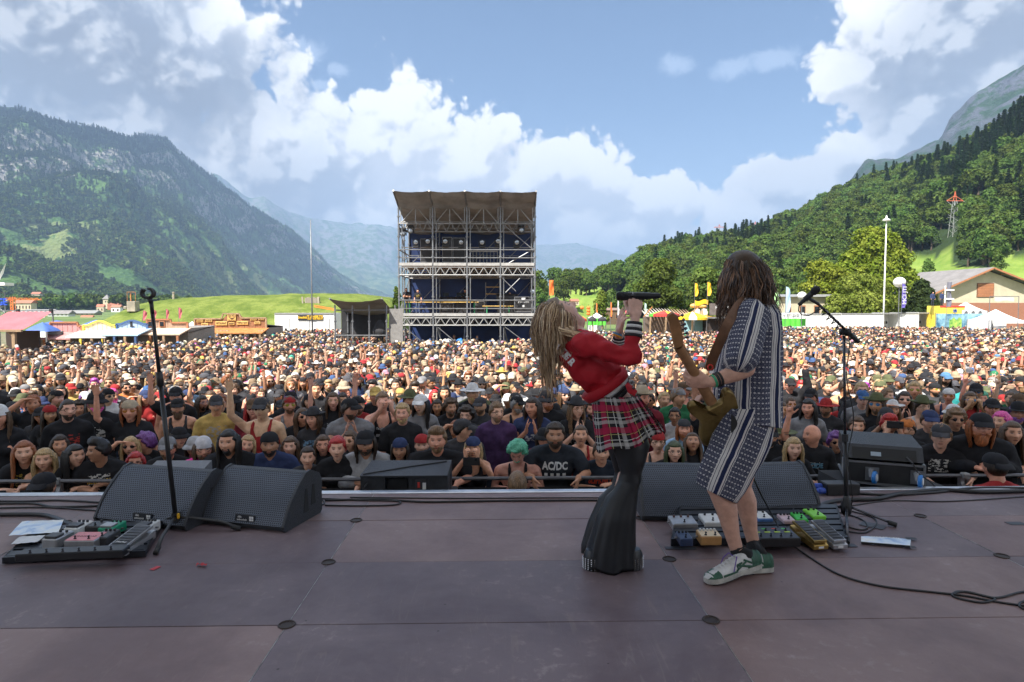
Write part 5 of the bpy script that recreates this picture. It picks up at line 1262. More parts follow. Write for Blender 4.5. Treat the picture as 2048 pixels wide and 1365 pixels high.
pb,A2=pylon('small distant power pylon with red top on the left crest of the hill',1438,449,480,640,11)
pc,A3=pylon('tiny red topped pylon on the crest right of the guitarist',1510,443,470,640,9)
pw=thing('power_lines','thin power lines sagging from the hillside pylon to the right','power lines',pa)
for k,(s,dz)in enumerate(((-1,0),(1,0),(-.75,-7),(.75,-7),(-.75,-12))):
 a=pa+V(s*A1,0,dz);bb=P(2150,520-k*16,300);m=M()
 m.tube([a.lerp(bb,t)-V(0,0,26*t*(1-t))for t in np.linspace(0,1,14)],.07,4);m.obj('cable',pm('cable_metal',(.5,.5,.5),.5),pw)
# ================================================================ the stage
SW,SD,SX0,SY0=1.955,.7105,.0125,2.833
EDGE=4.865
def deck_mat():
 mt,t,b=newmat('deck_film_ply');co=t.new('ShaderNodeTexCoord').outputs['Object']
 oc=t.new('ShaderNodeObjectInfo').outputs['Color']
 n1=t.noise(co,1.3,6,.65,.3);n2=t.noise(co,14,5,.7);n3=t.noise(co,220,2,.5)
 c=t.mix(t.ss(n1,.3,.7),(.128,.084,.086),(.215,.155,.150))
 c=t.mix(1.0,c,oc,'MULTIPLY')
 scr=None
 for(sc_,rot,th)in((1.1,.4,.006),(1.7,1.9,.005),(2.6,-.7,.006),(3.4,2.5,.008)):
  mp=t.new('ShaderNodeMapping');t.l.new(co,mp.inputs[0]);mp.inputs['Rotation'].default_value=(0,0,rot);mp.inputs['Scale'].default_value=(sc_,sc_*.06,1)
  w=t.noise(mp.outputs[0],5,2,.5,.4);l=t.m('LESS_THAN',t.m('ABSOLUTE',t.m('SUBTRACT',w,.5)),th*.55)
  l=t.m('MULTIPLY',l,t.ss(t.noise(co,2.3+sc_,3),.50,.60));scr=l if scr is None else t.m('MAXIMUM',scr,l)
 dust=t.m('MULTIPLY',t.ss(n2,.5,.75),t.ss(n1,.45,.65))
 c=t.mix(t.m('MULTIPLY',dust,.55),c,(.38,.32,.30));c=t.mix(t.m('MULTIPLY',scr,.2),c,(.36,.32,.30))
 chip=t.m('LESS_THAN',t.voro(co,5.5),.035);chip=t.m('MULTIPLY',chip,t.ss(t.noise(co,3.1,2),.48,.52));c=t.mix(t.m('MULTIPLY',chip,.7),c,(.02,.015,.015))
 t.put(b.inputs['Base Color'],c)
 t.put(b.inputs['Roughness'],t.m('ADD',t.m('MULTIPLY_ADD',n2,.22,.34),t.m('ADD',t.m('MULTIPLY',scr,.2),t.m('MULTIPLY',n1,.10))))
 bn=t.new('ShaderNodeBump');bn.inputs['Strength'].default_value=.25;bn.inputs['Distance'].default_value=.002
 t.put(bn.inputs['Height'],t.m('ADD',t.m('ADD',n3,t.m('MULTIPLY',n2,1.2)),t.m('MULTIPLY',scr,-1.5)));t.l.new(bn.outputs[0],b.inputs['Normal'])
 b.inputs['Specular IOR Level'].default_value=.55
 return mt
def stage():
 st=thing('stage','brown panelled stage deck with a metal front edge under its own dark roof','stage',(0,0,-1.35));dm=deck_mat()
 rng=np.random.default_rng(3)
 cols=[SX0+(k+.5)*SW for k in range(-5,5)];rowsY=[SY0+SD*k for k in range(-7,4)]
 shades=[(1,1,1),(.85,.86,.92),(1.1,1.0,.97),(.78,.80,.88),(1.2,1.12,1.06)]
 for i in range(len(cols)-1):
  for j in range(len(rowsY)-1):
   x0,x1,y0,y1=cols[i],cols[i+1],rowsY[j],rowsY[j+1]
   if j==len(rowsY)-2:y1=EDGE
   g=.0022;m=M();m.box(((x0+x1)/2,(y0+y1)/2,-.02+.0008*rng.normal()),(x1-x0-2*g,y1-y0-2*g,.04),bev=.0015);o=m.obj('deck_panel',dm,st)
   s=shades[int(rng.integers(0,5))];k=.95+.1*rng.random();o.color=(s[0]*k,s[1]*k,s[2]*k,1)
 m=M();m.box((SX0,(EDGE-8)/2-.0,-.07),(20,EDGE+8-.1,.05));m.box((SX0,-5.1,-.025),(19,6,.05));m.obj('under_deck',BLK,st)
 for x in cols:
  m=M();m.box((x,(EDGE-2.2)/2,-.0012),(.0032,EDGE+2.2,.004));m.obj('seam_strip',pm('seam_metal',(.36,.34,.32),.4,.6,.5,9),st)
 ring=pm('ring_metal',(.05,.035,.028),.5,.5)
 for i in range(1,len(cols)-1):
  for j in range(5,len(rowsY)-1):
   x,y=cols[i],rowsY[j];m=M();r=.036
   m.tube([V(x+r*cos(2*PI*k/24),y+r*sin(2*PI*k/24),.002)for k in range(24)],.0045,6,closed=True);m.cyl((x,y,-.002),(x,y,.0012),r*.84,n=20);m.obj('locking_disc',ring,st)
 for i in range(0,9):
  x0=SX0-9.4+i*2.1;m=M();m.prism([(x0,EDGE+.004,-.06),(x0,EDGE+.085,-.06),(x0,EDGE+.085,.004),(x0,EDGE+.075,.008),(x0,EDGE+.015,.008),(x0,EDGE+.004,.004)],(2.096,0,0));m.obj('edge_profile',pm('edge_aluminium',(.62,.62,.64),.33,.85,.15,6),st)
 m=M();m.box((SX0,EDGE+.05,-.80),(19,.06,1.4));m.obj('stage_skirt',DARK,st)
 for x in np.arange(-9,9.1,2.6):m=M();m.cyl((x,EDGE-.4,-1.35),(x,EDGE-.4,-.1),.05,n=8);m.obj('leg',ALU,st)
 m=M();m.box((-1,-5.6,13.0),(28,14.4,.3));m.obj('roof',pm('roof_cloth',(.22,.22,.23),.8),st)
 m=M();m.box((0,-11.6,2.0),(22,.2,6.7));m.obj('backdrop_cloth',DARK,st)
 for x in(-13.5,11.5):
  for y in(1.2,-12.2):m=M();m.beam((x,y,-1.35),(x,y,12.85),.5);m.obj('roof_tower',ALU,st)
 return st
STG=stage()
# ---------------------------------------------------------------- wedge monitors
def grille_mat():
 mt,t,b=newmat('perforated_grille');co=t.new('ShaderNodeTexCoord').outputs['UV']
 mp=t.new('ShaderNodeMapping');t.l.new(co,mp.inputs[0]);mp.inputs['Scale'].default_value=(40,27,1)
 x,y,z=t.sep(mp.outputs[0]);row=t.m('FLOOR',y);xx=t.m('ADD',x,t.m('MULTIPLY',t.m('MODULO',row,2.),.5))
 fx_=t.m('SUBTRACT',t.m('FRACT',xx),.5);fy_=t.m('SUBTRACT',t.m('FRACT',y),.5)
 d=t.m('SQRT',t.m('ADD',t.m('MULTIPLY',fx_,fx_),t.m('MULTIPLY',fy_,fy_)))
 hole=t.ss(d,.37,.27)
 n=t.noise(t.new('ShaderNodeTexCoord').outputs['Object'],6,4)
 t.put(b.inputs['Base Color'],t.mix(hole,t.mix(n,(.065,.078,.105),(.10,.115,.145)),(.010,.012,.016)))
 t.put(b.inputs['Roughness'],t.m('MULTIPLY_ADD',hole,.4,.40));t.put(b.inputs['Metallic'],t.m('MULTIPLY_ADD',hole,-.35,.35))
 bn=t.new('ShaderNodeBump');bn.inputs['Strength'].default_value=.6;bn.inputs['Distance'].default_value=.003
 t.put(bn.inputs['Height'],t.m('MULTIPLY',hole,-1.0));t.l.new(bn.outputs[0],b.inputs['Normal'])
 return mt
GRILLE=grille_mat()
CAB=pm('cabinet_paint',(.032,.034,.04),.5,0,.15,30,bump=.5,bscale=400)
def wedge(label,pos,yaw,w=.62,d=.44,h=.335,group='wedge monitors with grilles',logo=True):
 r=thing('stage_monitor',label,'monitor speaker',(0,0,0),group)
 front=[]
 for k in range(11):
  t=k/10;front.append((-.0+.25*t-.028*sin(PI*t),.035+(h-.045)*t+.006*sin(PI*t)))
 prof=[(.012,0)]+front+[(.30,h),(d-.03,h*.86),(d,h*.72),(d,.02),(d-.02,0)]
 m=M();vs=[(-w/2,a,b)for a,b in prof];n=len(prof)
 for sgn,nm in((-1,'side_panel'),(1,'side_panel')):
  q=M();x0=sgn*w/2-(.018 if sgn>0 else 0);q.prism([(x0,a*1.0-.006*(a<.2),b+.004*(b>.1))for a,b in prof][::-1],(.018,0,0));sp=q.obj(nm,CAB,r)
  for(a0,b0,hh)in((.215,.06,.16),(.30,.09,.14)):
   e=sgn*(w/2+.0015);q=M();pl=[(e,a0,b0),(e,a0+.058,b0),(e,a0+.046,b0+hh),(e,a0+.022,b0+hh)]
   q.prism(pl if sgn<0 else pl[::-1],(-sgn*.003,0,0));q.obj('handle_slot',INK,sp)
 m=M();wi=w/2-.019;body=[(.02,0)]+[(a+.012,b)for a,b in front]+[(.30,h-.004),(d-.03,h*.86-.004),(d-.004,h*.72),(d-.004,.02),(d-.02,.001)]
 m.prism([(-wi,a,b)for a,b in body][::-1],(2*wi,0,0));m.obj('cabinet',CAB,r)
 me=bpy.data.meshes.new('grille');vs=[];fs=[];uvs=[]
 for k,(a,b)in enumerate(front):vs+=[(-wi,a-.001,b),(wi,a-.001,b)]
 for k in range(10):fs.append((2*k,2*k+1,2*k+3,2*k+2));uvs+=[(0,k/10),(1,k/10),(1,(k+1)/10),(0,(k+1)/10)]
 me.from_pydata(vs,[],fs);uv=me.uv_layers.new(name='UVMap');uv.data.foreach_set('uv',[c for p in uvs for c in p]);me.polygons.foreach_set('use_smooth',[True]*10)
 link('grille',me,GRILLE,r)
 if logo:
  q=M();a,b=front[1];q.box((0.02,a-.006,b),(.15,.006,.045),rot=Matrix.Rotation(radians(-8),3,'X'));pl=q.obj('logo_plate',pm('logo_plate',(.012,.014,.02),.3),r)
  lettering('lettering','d&b',.02,(-.018,a-.0115,b+.009),(1,0,0),(0,.1,1),WPR,pl,height=.013,width=.03,ext=.0004)
  lettering('lettering','audiotechnik',.02,(-.002,a-.0115,b-.009),(1,0,0),(0,.1,1),WPR,pl,height=.013,width=.075,ext=.0004)
  q=M()
  for i in(0,1):
   for j in(0,1):q.box((.062+.017*i,a-.0105,b-.008+.017*j),(.014,.001,.014))
  q.obj('logo_mark',WPR,pl)
 r.location=pos;r.rotation_euler=(0,0,yaw);LOC[r.name]=Vector(pos);return r
def wedge_at(label,pl,pr,**k):
 a,b=G(*pl),G(*pr);d=b-a;mid=(a+b)/2;yaw=atan2(d.y,d.x);mid.z=.002
 return wedge(label,mid,yaw,w=d.length,**k)
wedge_at('grey grilled wedge monitor at the far left, behind the left pedalboard',(188,1046),(372,1064))
wedge_at('grey grilled wedge monitor right of the empty microphone stand',(401,1049),(569,1067))
wedge_at('grey grilled wedge monitor just right of the singer\'s flared trousers',(1284,1043),(1462,1046))
wedge_at('grey grilled wedge monitor behind the guitarist\'s legs',(1472,1046),(1646,1040))
# rear view wedge in the middle, standing on a black cabinet in the pit
def rear_wedge():
 a,b=P(722,983,5.14),P(896,983,5.14);r=thing('stage_monitor','black wedge monitor seen from behind at the middle of the stage edge','monitor speaker',((a.x+b.x)/2,5.1,-.15))
 x0,x1=a.x,b.x;m=M()
 pr=[(5.12,-.15),(5.12,.066),(5.58,.072),(5.62,.05),(5.62,-.15)]
 bx0,bx1=x0+(x1-x0)*.28,x0+(x1-x0)*.55
 for(u,v,dy)in((x0,bx0,0),(bx1,x1,0),(bx0,bx1,.07)):
  m.prism([(u+.0005,y+(dy if y<5.2 else 0),z)for y,z in pr][::-1],(v-u-.001,0,0))
 m.prism([(x0,5.10,.067),(x0,5.10,.080),(x0,5.585,.090),(x0,5.60,.073),(x0,5.14,.0665)][::-1],(x1-x0,0,0));m.obj('cabinet',CAB,r)
 m=M();c=(bx0+bx1)/2;m.box((c,5.182,-.01),(bx1-bx0-.03,.01,.10));pl=m.obj('connector_plate',BLK,r)
 m=M();m.box((bx1+.10,5.115,-.005),(.09,.006,.09));m.obj('type_plate',pm('type_plate_ink',(.05,.05,.055),.4),r)
 m=M();m.box((bx1+.13,5.110,-.01),(.028,.004,.055));m.obj('sticker',WPR,r);m=M();m.box((bx1+.085,5.110,.0),(.02,.004,.045));m.obj('sticker',REDC,r)
 m=M();m.tube([V(x0+.06,5.115,.02),V(x0+.045,5.07,.0),V(x0+.03,5.06,-.06),V(x0+.03,5.07,-.12)],.007,6);m.obj('plug_cable',BLK,r)
 m=M();m.tube([V(x0+.02,5.13,.086),V((x0+x1)/2,5.35,.090),V(x1-.04,5.52,.095)],.006,5);m.obj('power_cable',BLK,r)
 e=V(x1+.001,0,0);m=M();m.prism([(e.x,5.36,-.10),(e.x,5.42,-.10),(e.x,5.41,.03),(e.x,5.385,.03)],(.002,0,0));m.obj('handle_slot',INK,r)
 k=thing('subwoofer','black bass cabinet below the stage edge carrying the middle monitor','speaker',((x0+x1)/2,5.35,-1.35));m=M();m.box(((x0+x1)/2,5.36,-.89),(x1-x0+.1,.56,1.46),bev=.01);m.obj('cabinet',CAB,k)
 m=M();m.box(((x0+x1)/2,5.645,-.89),(x1-x0-.0,.012,1.2));m.obj('front_grille',GRILLE,k)
rear_wedge()
def far_left_rear():
 x0,x1=P(300,940,4.78).x,P(412,940,4.78).x;r=thing('stage_monitor','pale grey wedge back between the two left monitors, facing the crowd','monitor speaker',((x0+x1)/2,4.8,0))
 m=M();m.prism([(x0,4.56,.0),(x0,4.56,.19),(x0,4.88,.27),(x0,4.90,.0)][::-1],(x1-x0,0,0));m.obj('cabinet',pm('grey_cabinet',(.16,.165,.18),.5,0,.1,30,bump=.4,bscale=300),r)
 m=M();m.box(((x0+x1)/2,4.553,.09),((x1-x0)*.5,.01,.12));m.obj('connector_plate',BLK,r)
far_left_rear()
def right_case():
 Y=5.12;X=lambda p:sx(p,Y);Z=lambda p:sz(p,Y);r=thing('flight_case','black flight case with blue castors at the right end of the stage edge','flight case',(X(1771),Y,Z(973)))
 x0,x1=X(1712),X(1846);z0,z1=Z(978),Z(934)
 m=M();m.box(((x0+x1)/2,Y+.3,(z0+z1)/2),(x1-x0-.02,.6,z1-z0-.01));m.obj('body',BLK,r)
 m=M()
 for a in(x0,x1):
  for z in(z0,z1):m.beam((a,Y-.004,z),(a,Y+.61,z),.018)
 for z in(z0,z1):m.beam((x0,Y-.004,z),(x1,Y-.004,z),.018);m.beam((x0,Y+.6,z),(x1,Y+.6,z),.018)
 for a in(x0,x1):m.beam((a,Y-.004,z0),(a,Y-.004,z1),.018)
 m.obj('edge_profile',ALU,r)
 m=M();m.box((x0-.004,Y+.25,(z0+z1)/2),(.006,.14,.10));m.obj('side_handle',ALUW,r)
 BW=pm('blue_wheel',(.03,.20,.55),.35)
 for px in(1756,1834):
  x=X(px);zc=Z(960);m=M();m.box((x+.0,Y-.018,zc+.012),(.10,.008,.11));m.obj('castor_plate',ALU,r)
  m=M();a=.5;ax=V(1,-.35,0).normalized();c=V(x+.012,Y-.065,zc-.005);m.lathe(c-ax*.014,[(.02,0),(.048,.0),(.052,.006),(.052,.022),(.048,.028),(.02,.028)],20,ax);w=m.obj('castor_wheel',BW,r,auto=True)
  m=M();m.lathe(c-ax*.020,[(.030,0),(.030,.04)],14,ax);m.obj('hub',WHITEP,w)
  m=M();m.tube([V(x,Y-.02,zc+.05),V(x-.02,Y-.06,zc+.055),V(x-.02,Y-.085,zc+.0)],[.02,.02,.012],6,flat=.6);m.obj('fork',ALU,w)
 q=thing('stage_monitor','black wedge monitor lying with its back to us on the flight case','monitor speaker',(X(1771),Y,z1+.01))
 r.rotation_euler.z=q.rotation_euler.z=-.40
 zt=Z(874);X0,X1=X(1708),X(1844)
 m=M();m.prism([(X0,Y+.03,z1+.01),(X0,Y-.02,z1+.03),(X0,Y+.05,.297),(X0,Y+.50,.325),(X0,Y+.56,z1+.02)][::-1],(X1-X0,0,0));m.obj('cabinet',CAB,q)
 m=M();m.box(((X0+X1)/2,Y+.012,Z(917)),(X1-X0-.10,.02,.10),rot=Matrix.Rotation(radians(-30),3,'X'));cp=m.obj('connector_bay',INK,q)
 m=M();m.box((X(1762),Y-.004,Z(916)),(.075,.004,.035),rot=Matrix.Rotation(radians(-30),3,'X'));m.obj('sticker',pm('sticker_grey',(.35,.42,.48),.5),q)
 m=M();m.tube([V(X(1815),Y-.005,Z(918)),V(X(1822),Y-.08,Z(925)),V(X(1832),Y-.06,Z(945)),V(X(1858),Y-.03,Z(965)),V(X(1868),Y-.03,Z(978))],.006,6);m.obj('plug_cable',BLK,q)
right_case()
# stacked legs under the flight case: riser in the pit
m=M();kk=thing('pit_riser','low black platform below the stage edge carrying the flight case','platform',(sx(1775,5.4),5.4,-1.35));m.box((sx(1775,5.4),5.42,-.84),(.80,.62,1.56));m.obj('platform_body',DARK,kk)
# ---------------------------------------------------------------- microphone stands
CHR=pm('dark_chrome',(.10,.10,.11),.25,.8,.2,9)
def stand_left():
 b=G(352,1060);b.z=0;t=P(304,619,3.98);r=thing('microphone_stand','straight black microphone stand with an empty clip on the left of the stage','microphone stand',b)
 hub=b+V(0,0,.075);d=(t-hub)
 mid=hub+d*.665;m=M();m.tube([hub,mid],.0145,12);m.obj('lower_tube',pm('stand_paint',(.018,.018,.02),.35),r,smooth=True)
 m=M();m.tube([mid-d*.02,mid+d*.045],.020,12);m.obj('clutch',BLK,r,smooth=True)
 m=M();m.tube([mid,t],.0115,10);m.obj('upper_tube',pm('stand_paint',(0,0,0)),r,smooth=True)
 m=M();dn=d.normalized();m.tube([t-dn*.03,t+dn*.05],.012,8);m.tube([t+dn*.04,t+dn*.06+V(-.01,0,.01)],.014,8)
 c=t+V(-.022,0,.10);ring=[c+V(.036*cos(a),.0,.030*sin(a))for a in np.linspace(-PI*.28+PI,PI*1.28+PI+.5,14)]
 for dy in(-.012,.0,.012):m.tube([q+V(0,dy,0)for q in ring],.008,6)
 m.obj('microphone_clip',BLK,r,smooth=True)
 m=M();m.cyl(b+V(0,0,.055),b+V(0,0,.115),.026,n=12);h=m.obj('hub',BLK,r)
 m=M();m.box(b+V(.028,-.02,.098),(.014,.014,.034),bev=.003);m.obj('yellow_catch',pm('signal_yellow',(.75,.42,.02),.4),h)
 for(px,py)in((312,1106),(478,1058),(322,1052)):
  f=G(px,py,.012);e=f-b;e.z=0;L=e.length;e.normalize()
  m=M();m.tube([b+V(0,0,.085),b+e*L*.25+V(0,0,.082),b+e*L*.72+V(0,0,.060),f+V(0,0,.006)],[.013,.012,.011,.013],8,flat=.7);lg=m.obj('leg',BLK,r,smooth=True)
  m=M();m.tube([f-e*.05+V(0,0,.012),f+e*.01+V(0,0,.002)],.015,8);m.obj('rubber_foot',INK,lg,smooth=True)
 return r
stand_left()
def stand_right():
 b=G(1692,1040);b.z=0;top=P(1688,672,b.y);r=thing('microphone_stand','black boom microphone stand with a microphone, right of the guitarist','microphone stand',b)
 sp=pm('stand_paint',(0,0,0));m=M();m.tube([b+V(0,0,.06),b.lerp(top,.44)],.0145,10);m.obj('lower_tube',sp,r,smooth=True)
 m=M();m.tube([b.lerp(top,.43),b.lerp(top,.47)],.020,10);m.obj('clutch',BLK,r)
 m=M();m.tube([b.lerp(top,.45),top],.0095,10);m.obj('upper_tube',CHR,r,smooth=True)
 m=M();m.lathe(b+V(0,0,.03),[(.02,0),(.032,.02),(.036,.07),(.024,.11),(.018,.14)],12);m.obj('hub',BLK,r,smooth=True)
 for(px,py)in((1783,1050),(1694,1083),(1600,1030)):
  f=G(px,py,.01);m=M();m.tube([b+V(0,0,.10),f+V(0,0,.012)],.009,8);lg=m.obj('leg',CHR,r,smooth=True);e=(f-b).normalized();m=M();m.tube([f-e*.02+V(0,0,.014),f+e*.03+V(0,0,.002)],.016,8);m.obj('rubber_foot',INK,lg)
 Yb=b.y;p0=P(1712,680,Yb+.06);p1=P(1636,608,Yb-.22);e=(p1-p0).normalized()
 m=M();m.tube([p0-e*.02,p1],.0085,8);bo=m.obj('boom',CHR,r,smooth=True);m=M();m.tube([p0-e*.03,p0+e*.14],.016,8);m.obj('grip',BLK,bo)
 m=M();c=P(1690,664,Yb);m.tube([c+V(-.03,0,0),c+V(.03,0,0)],.024,10);m.tube([c+V(0,-.04,0),c+V(0,.04,0)],.018,8);m.obj('swivel_joint',BLK,r,smooth=True)
 m=M();pts=[]
 for k in range(60):
  t=k/59;q=p1.lerp(p0,t)+V(0,0,-.02)+.016*V(cos(k*.9),sin(k*.9),cos(k*.9+1));pts.append(q)
 mc=P(1598,612,Yb-.26);pts=[mc,P(1597,622,Yb-.26),P(1603,630,Yb-.26),P(1618,632,Yb-.25),P(1634,622,Yb-.24)]+pts
 m.tube(pts,.0035,5);m.obj('boom_cable',INK,r,smooth=True)
 m=M();pts=[top+V(.012,-.0,0)]
 for k in range(30):t=k/29;pts.append(top.lerp(b+V(0,0,.1),t)+V(.022*cos(t*13),-.02-.01*sin(t*9),0)+V(.03*sin(PI*t),0,0))
 m.tube(pts,.0035,5);m.obj('stand_cable',INK,r,smooth=True)
 h=P(1621,590,Yb-.27);tl=P(1597,611,Yb-.24);ax=(h-tl).normalized();q=thing('microphone','black vocal microphone clipped on the boom stand','microphone',h)
 m=M();m.lathe(tl,[(.010,0),(.012,.01),(.0125,.05),(.016,.10),(.0165,.108)],14,ax);m.obj('body',BLK,q,smooth=True)
 m=M();m.lathe(tl+ax*.108,[(.019,0),(.0225,.008),(.0245,.02),(.0235,.038),(.016,.050),(.004,.055)],16,ax);m.obj('head_grille',pm('mic_mesh',(.03,.03,.034),.5,.5,.3,900,bump=1,bscale=1400),q,smooth=True)
 m=M();m.tube([tl+ax*.05,tl+ax*.10],.019,10);m.tube([tl+ax*.07,p1],.011,8);m.obj('clip',BLK,q)
 return r
stand_right()
# ---------------------------------------------------------------- pedalboards and pedals
def board(label,fl,fr,rr,h0,h1,slats,nm='pedalboard'):
 a,b,c=G(*fl),G(*fr),G(*rr);a.z=b.z=c.z=0;d=a+(c-b);r=thing(nm,label,'pedalboard',(a+b+c+d)/4)
 def at(u,v,h=0):q=a.lerp(b,u).lerp(d.lerp(c,u),v);q.z=h0+(h1-h0)*v+h;return q
 wv=(b-a);dv=(d-a)
 for k in range(slats):
  v0=k/slats+.01;v1=v0+.72/slats;m=M();p=[at(0,v0),at(1,v0),at(1,v1),at(0,v1)]
  m.add(p+[q-V(0,0,.014)for q in p],[(0,1,2,3),(7,6,5,4),(0,4,5,1),(1,5,6,2),(2,6,7,3),(3,7,4,0)]);m.obj('rail',pm('board_paint',(.02,.022,.028),.35,.2),r)
 for u in(0,1):
  m=M();s=.012 if u==0 else-.012;e=wv.normalized()*s
  p=[at(u,-.02),at(u,1.0),at(u,1.0)-V(0,0,h1-.002),at(u,.93)-V(0,0,h1-.008),at(u,.06)-V(0,0,h0+.0-.012),at(u,-.02)-V(0,0,h0-.002)]
  m.prism(p if u else p[::-1],e);m.obj('side_cheek',pm('board_paint',(0,0,0)),r)
 m=M();p0,p1=at(0,-.02),at(1,-.02);p0.z=p1.z=h0*.55;m.beam(p0,p1,.016,h0*.9,up=(0,0,1));m.obj('front_rail',pm('board_paint',(0,0,0)),r)
 yaw=atan2(wv.y,wv.x);tilt=atan2(h1-h0,dv.length);return r,at,yaw,tilt
bL,atL,yawL,tiltL=board('black pedalboard on the left with a silver wah and pink pedal',(8,1127),(293,1113),(326,1056),.040,.055,5)
bR,atR,yawR,tiltR=board('large black pedalboard behind the guitarist\'s shoes',(1342,1092),(1694,1088),(1672,1035),.05,.10,6)
PED_GRP='effect pedals on the pedalboards'
def rotm(yaw,tilt):return Matrix.Rotation(yaw,3,'Z')@Matrix.Rotation(tilt,3,'X')
def pedal(label,at_,yaw,tilt,px,py,w,d,h,mat,knobs=2,sw=1,knobm=None,text=None,tm=None,stomp=None,sides=None,rot=0.):
 """effect pedal: bevelled case, knobs near the back, footswitches near the front"""
 c=G(px,py,.085);r=thing('effect_pedal',label,'effect pedal',(0,0,0),PED_GRP);R=rotm(yaw+rot,tilt)
 m=M();m.box((0,0,h/2),(w,d,h),bev=.004);m.obj('case',sides or mat,r)
 m=M();m.box((0,0,h+.0008),(w-.010,d-.010,.0016));m.obj('face_plate',mat,r)
 for k in range(knobs):
  x=(-.5+(k+.5)/knobs)*w*.86;m=M();m.lathe((x,d*.30,h+.0016),[(.0075,0),(.0075,.010),(.006,.013)],12);kn=m.obj('knob',knobm or BLK,r,auto=True)
 for k in range(sw):
  x=(-.5+(k+.5)/sw)*w*.9;m=M();m.lathe((x,-d*.28,h+.0016),[(.008,0),(.008,.003),(.0045,.003),(.0045,.012),(.006,.013),(.006,.019)],10);m.obj('footswitch',CHR if mat is not CHR else ALU,r,auto=True)
 if stomp:m=M();m.box((0,-d*.20,h+.008),(w*.82,d*.46,.014),bev=.003);m.obj('treadle',stomp,r)
 for s in(-1,1):m=M();m.cyl((s*(w/2+.001),d*.12,h*.5),(s*(w/2+.016),d*.12,h*.5),.006,n=8);m.obj('jack_plug',ALU,r)
 if text:lettering('lettering',text,.02,(0,-d*.02,h+.0025),(1,0,0),(0,1,0),tm or INK,r,width=w*.72,ext=.0003)
 r.location=V(c.x,c.y,0)+V(0,0,c.z-h*.55-.012);r.rotation_euler=R.to_euler();return r
def wah(label,px,py,yaw,tilt,base,tread,rot=0.,w=.095,d=.235,text=None):
 c=G(px,py,.09);r=thing('wah_pedal',label,'effect pedal',(0,0,0),PED_GRP)
 m=M();m.prism([(-w/2,-d/2,0),(-w/2,-d/2,.022),(-w/2,-d*.42,.030),(-w/2,d*.2,.034),(-w/2,d/2,.050),(-w/2,d/2,0)][::-1],(w,0,0));m.obj('base',base,r)
 ln=[(-w*.44,-d*.46,.050),(-w*.44,d*.46,.082),(w*.44,d*.46,.082),(w*.44,-d*.46,.050)]
 m=M();m.add(ln+[(x,y,z-.014)for x,y,z in ln],[(3,2,1,0),(4,5,6,7),(0,1,5,4),(1,2,6,5),(2,3,7,6),(3,0,4,7)]);t=m.obj('treadle',base,r)
 m=M();ln=[(x*.86,y*.92,z+.0015+.0012*s)for s in(0,1)for x,y,z in ln];m.add(ln,[(3,2,1,0),(7,6,5,4)[::-1][::-1],(0,1,5,4),(1,2,6,5),(2,3,7,6),(3,0,4,7)]);m.obj('rubber_mat',tread,t)
 for k in range(7):y=-d*.36+k*d*.115;m=M();m.box((0,y,.0535+.0325*(y/d+.46)+.002),(w*.70,.004,.003),rot=Matrix.Rotation(.14,3,'X'));m.obj('tread_bar',tread,t)
 m=M();m.box((0,-d/2-.001,.012),(w*.35,.002,.012));m.obj('badge',WPR,r)
 if text:lettering('lettering',text,.02,(0,-d*.30,.0605),(1,0,0),(0,1,.14),WPR,t,width=w*.5,ext=.0003)
 r.location=(c.x,c.y,c.z-.06);r.rotation_euler=rotm(yaw+rot,tilt).to_euler();return r
SLV=pm('pedal_silver',(.42,.42,.43),.35,.6,.1,20);WHP=pm('pedal_white',(.62,.62,.60),.4);PNKP=pm('pedal_pink',(.62,.22,.24),.45);GRP2=pm('pedal_green',(.02,.30,.16),.4);LIM=pm('pedal_lime',(.22,.62,.06),.4);GRN3=pm('pedal_bright_green',(.05,.45,.06),.4)
NVY=pm('pedal_navy',(.03,.05,.11),.35);CHARC=pm('pedal_charcoal',(.045,.045,.05),.4);WDP=pm('pedal_wood',(.50,.27,.10),.5,bump=.3);GLD=pm('pedal_gold',(.45,.30,.09),.3,.8);BLP=pm('pedal_blue',(.08,.18,.42),.4)
L=(atL,yawL,tiltL);R_=(atR,yawR,tiltR)
pedal('silver-grey pedal with a grey treadle nearest the blue set list sheet',*L,117,1075,0.0915,0.14375,0.06,SLV,2,0,stomp=CHARC,rot=-.2)
pedal('silver-grey pedal at the back of the left board, beside the thick cable',*L,158,1054,0.0915,0.138,0.06,WHP,3,0,stomp=CHARC,rot=-.2)
pedal('wide pink pedal with scribbled black lettering',*L,173,1077,0.1769,0.138,0.054,PNKP,0,2,text='CROSSROAD',rot=-.12,sides=SLV)
pedal('small charcoal pedal between pink pedal and green pedal',*L,213,1071,0.0915,0.13225,0.054,CHARC,3,1,rot=-.15)
pedal('green pedal with a square switch at the back of the left board',*L,225,1054,0.0915,0.138,0.06,GRP2,3,0,stomp=SLV,rot=-.2)
pedal('low dark pedal behind the pink one on the left board',*L,197,1050,0.1098,0.1035,0.042,CHARC,1,1,rot=-.15)
pedal('white pedal at the right rear corner of the left board, beside the wah',*L,294,1052,0.0915,0.138,0.06,WHP,4,0,stomp=CHARC,rot=-.2)
wah('silver and black wah pedal with a patterned tread on the left board',262,1073,yawL,tiltL,SLV,CHARC,rot=-.22,w=.125,d=.27,text='Morley')
ls=pedal('long flat black switcher with six footswitches along the front left board',*L,147,1102,0.5612,0.08625,0.042,pm('switcher_black',(.018,.018,.02),.35),0,6,rot=-.02)
pedal('wide silver pedal with three knobs at the left rear of the right board',*R_,1365,1042,.16,.13,.045,SLV,3,1,knobm=pm('brown_knob',(.10,.04,.03),.4),rot=0)
pedal('white pedal second from the left at the back of the right board',*R_,1421,1039,.12,.14,.05,WHP,2,1)
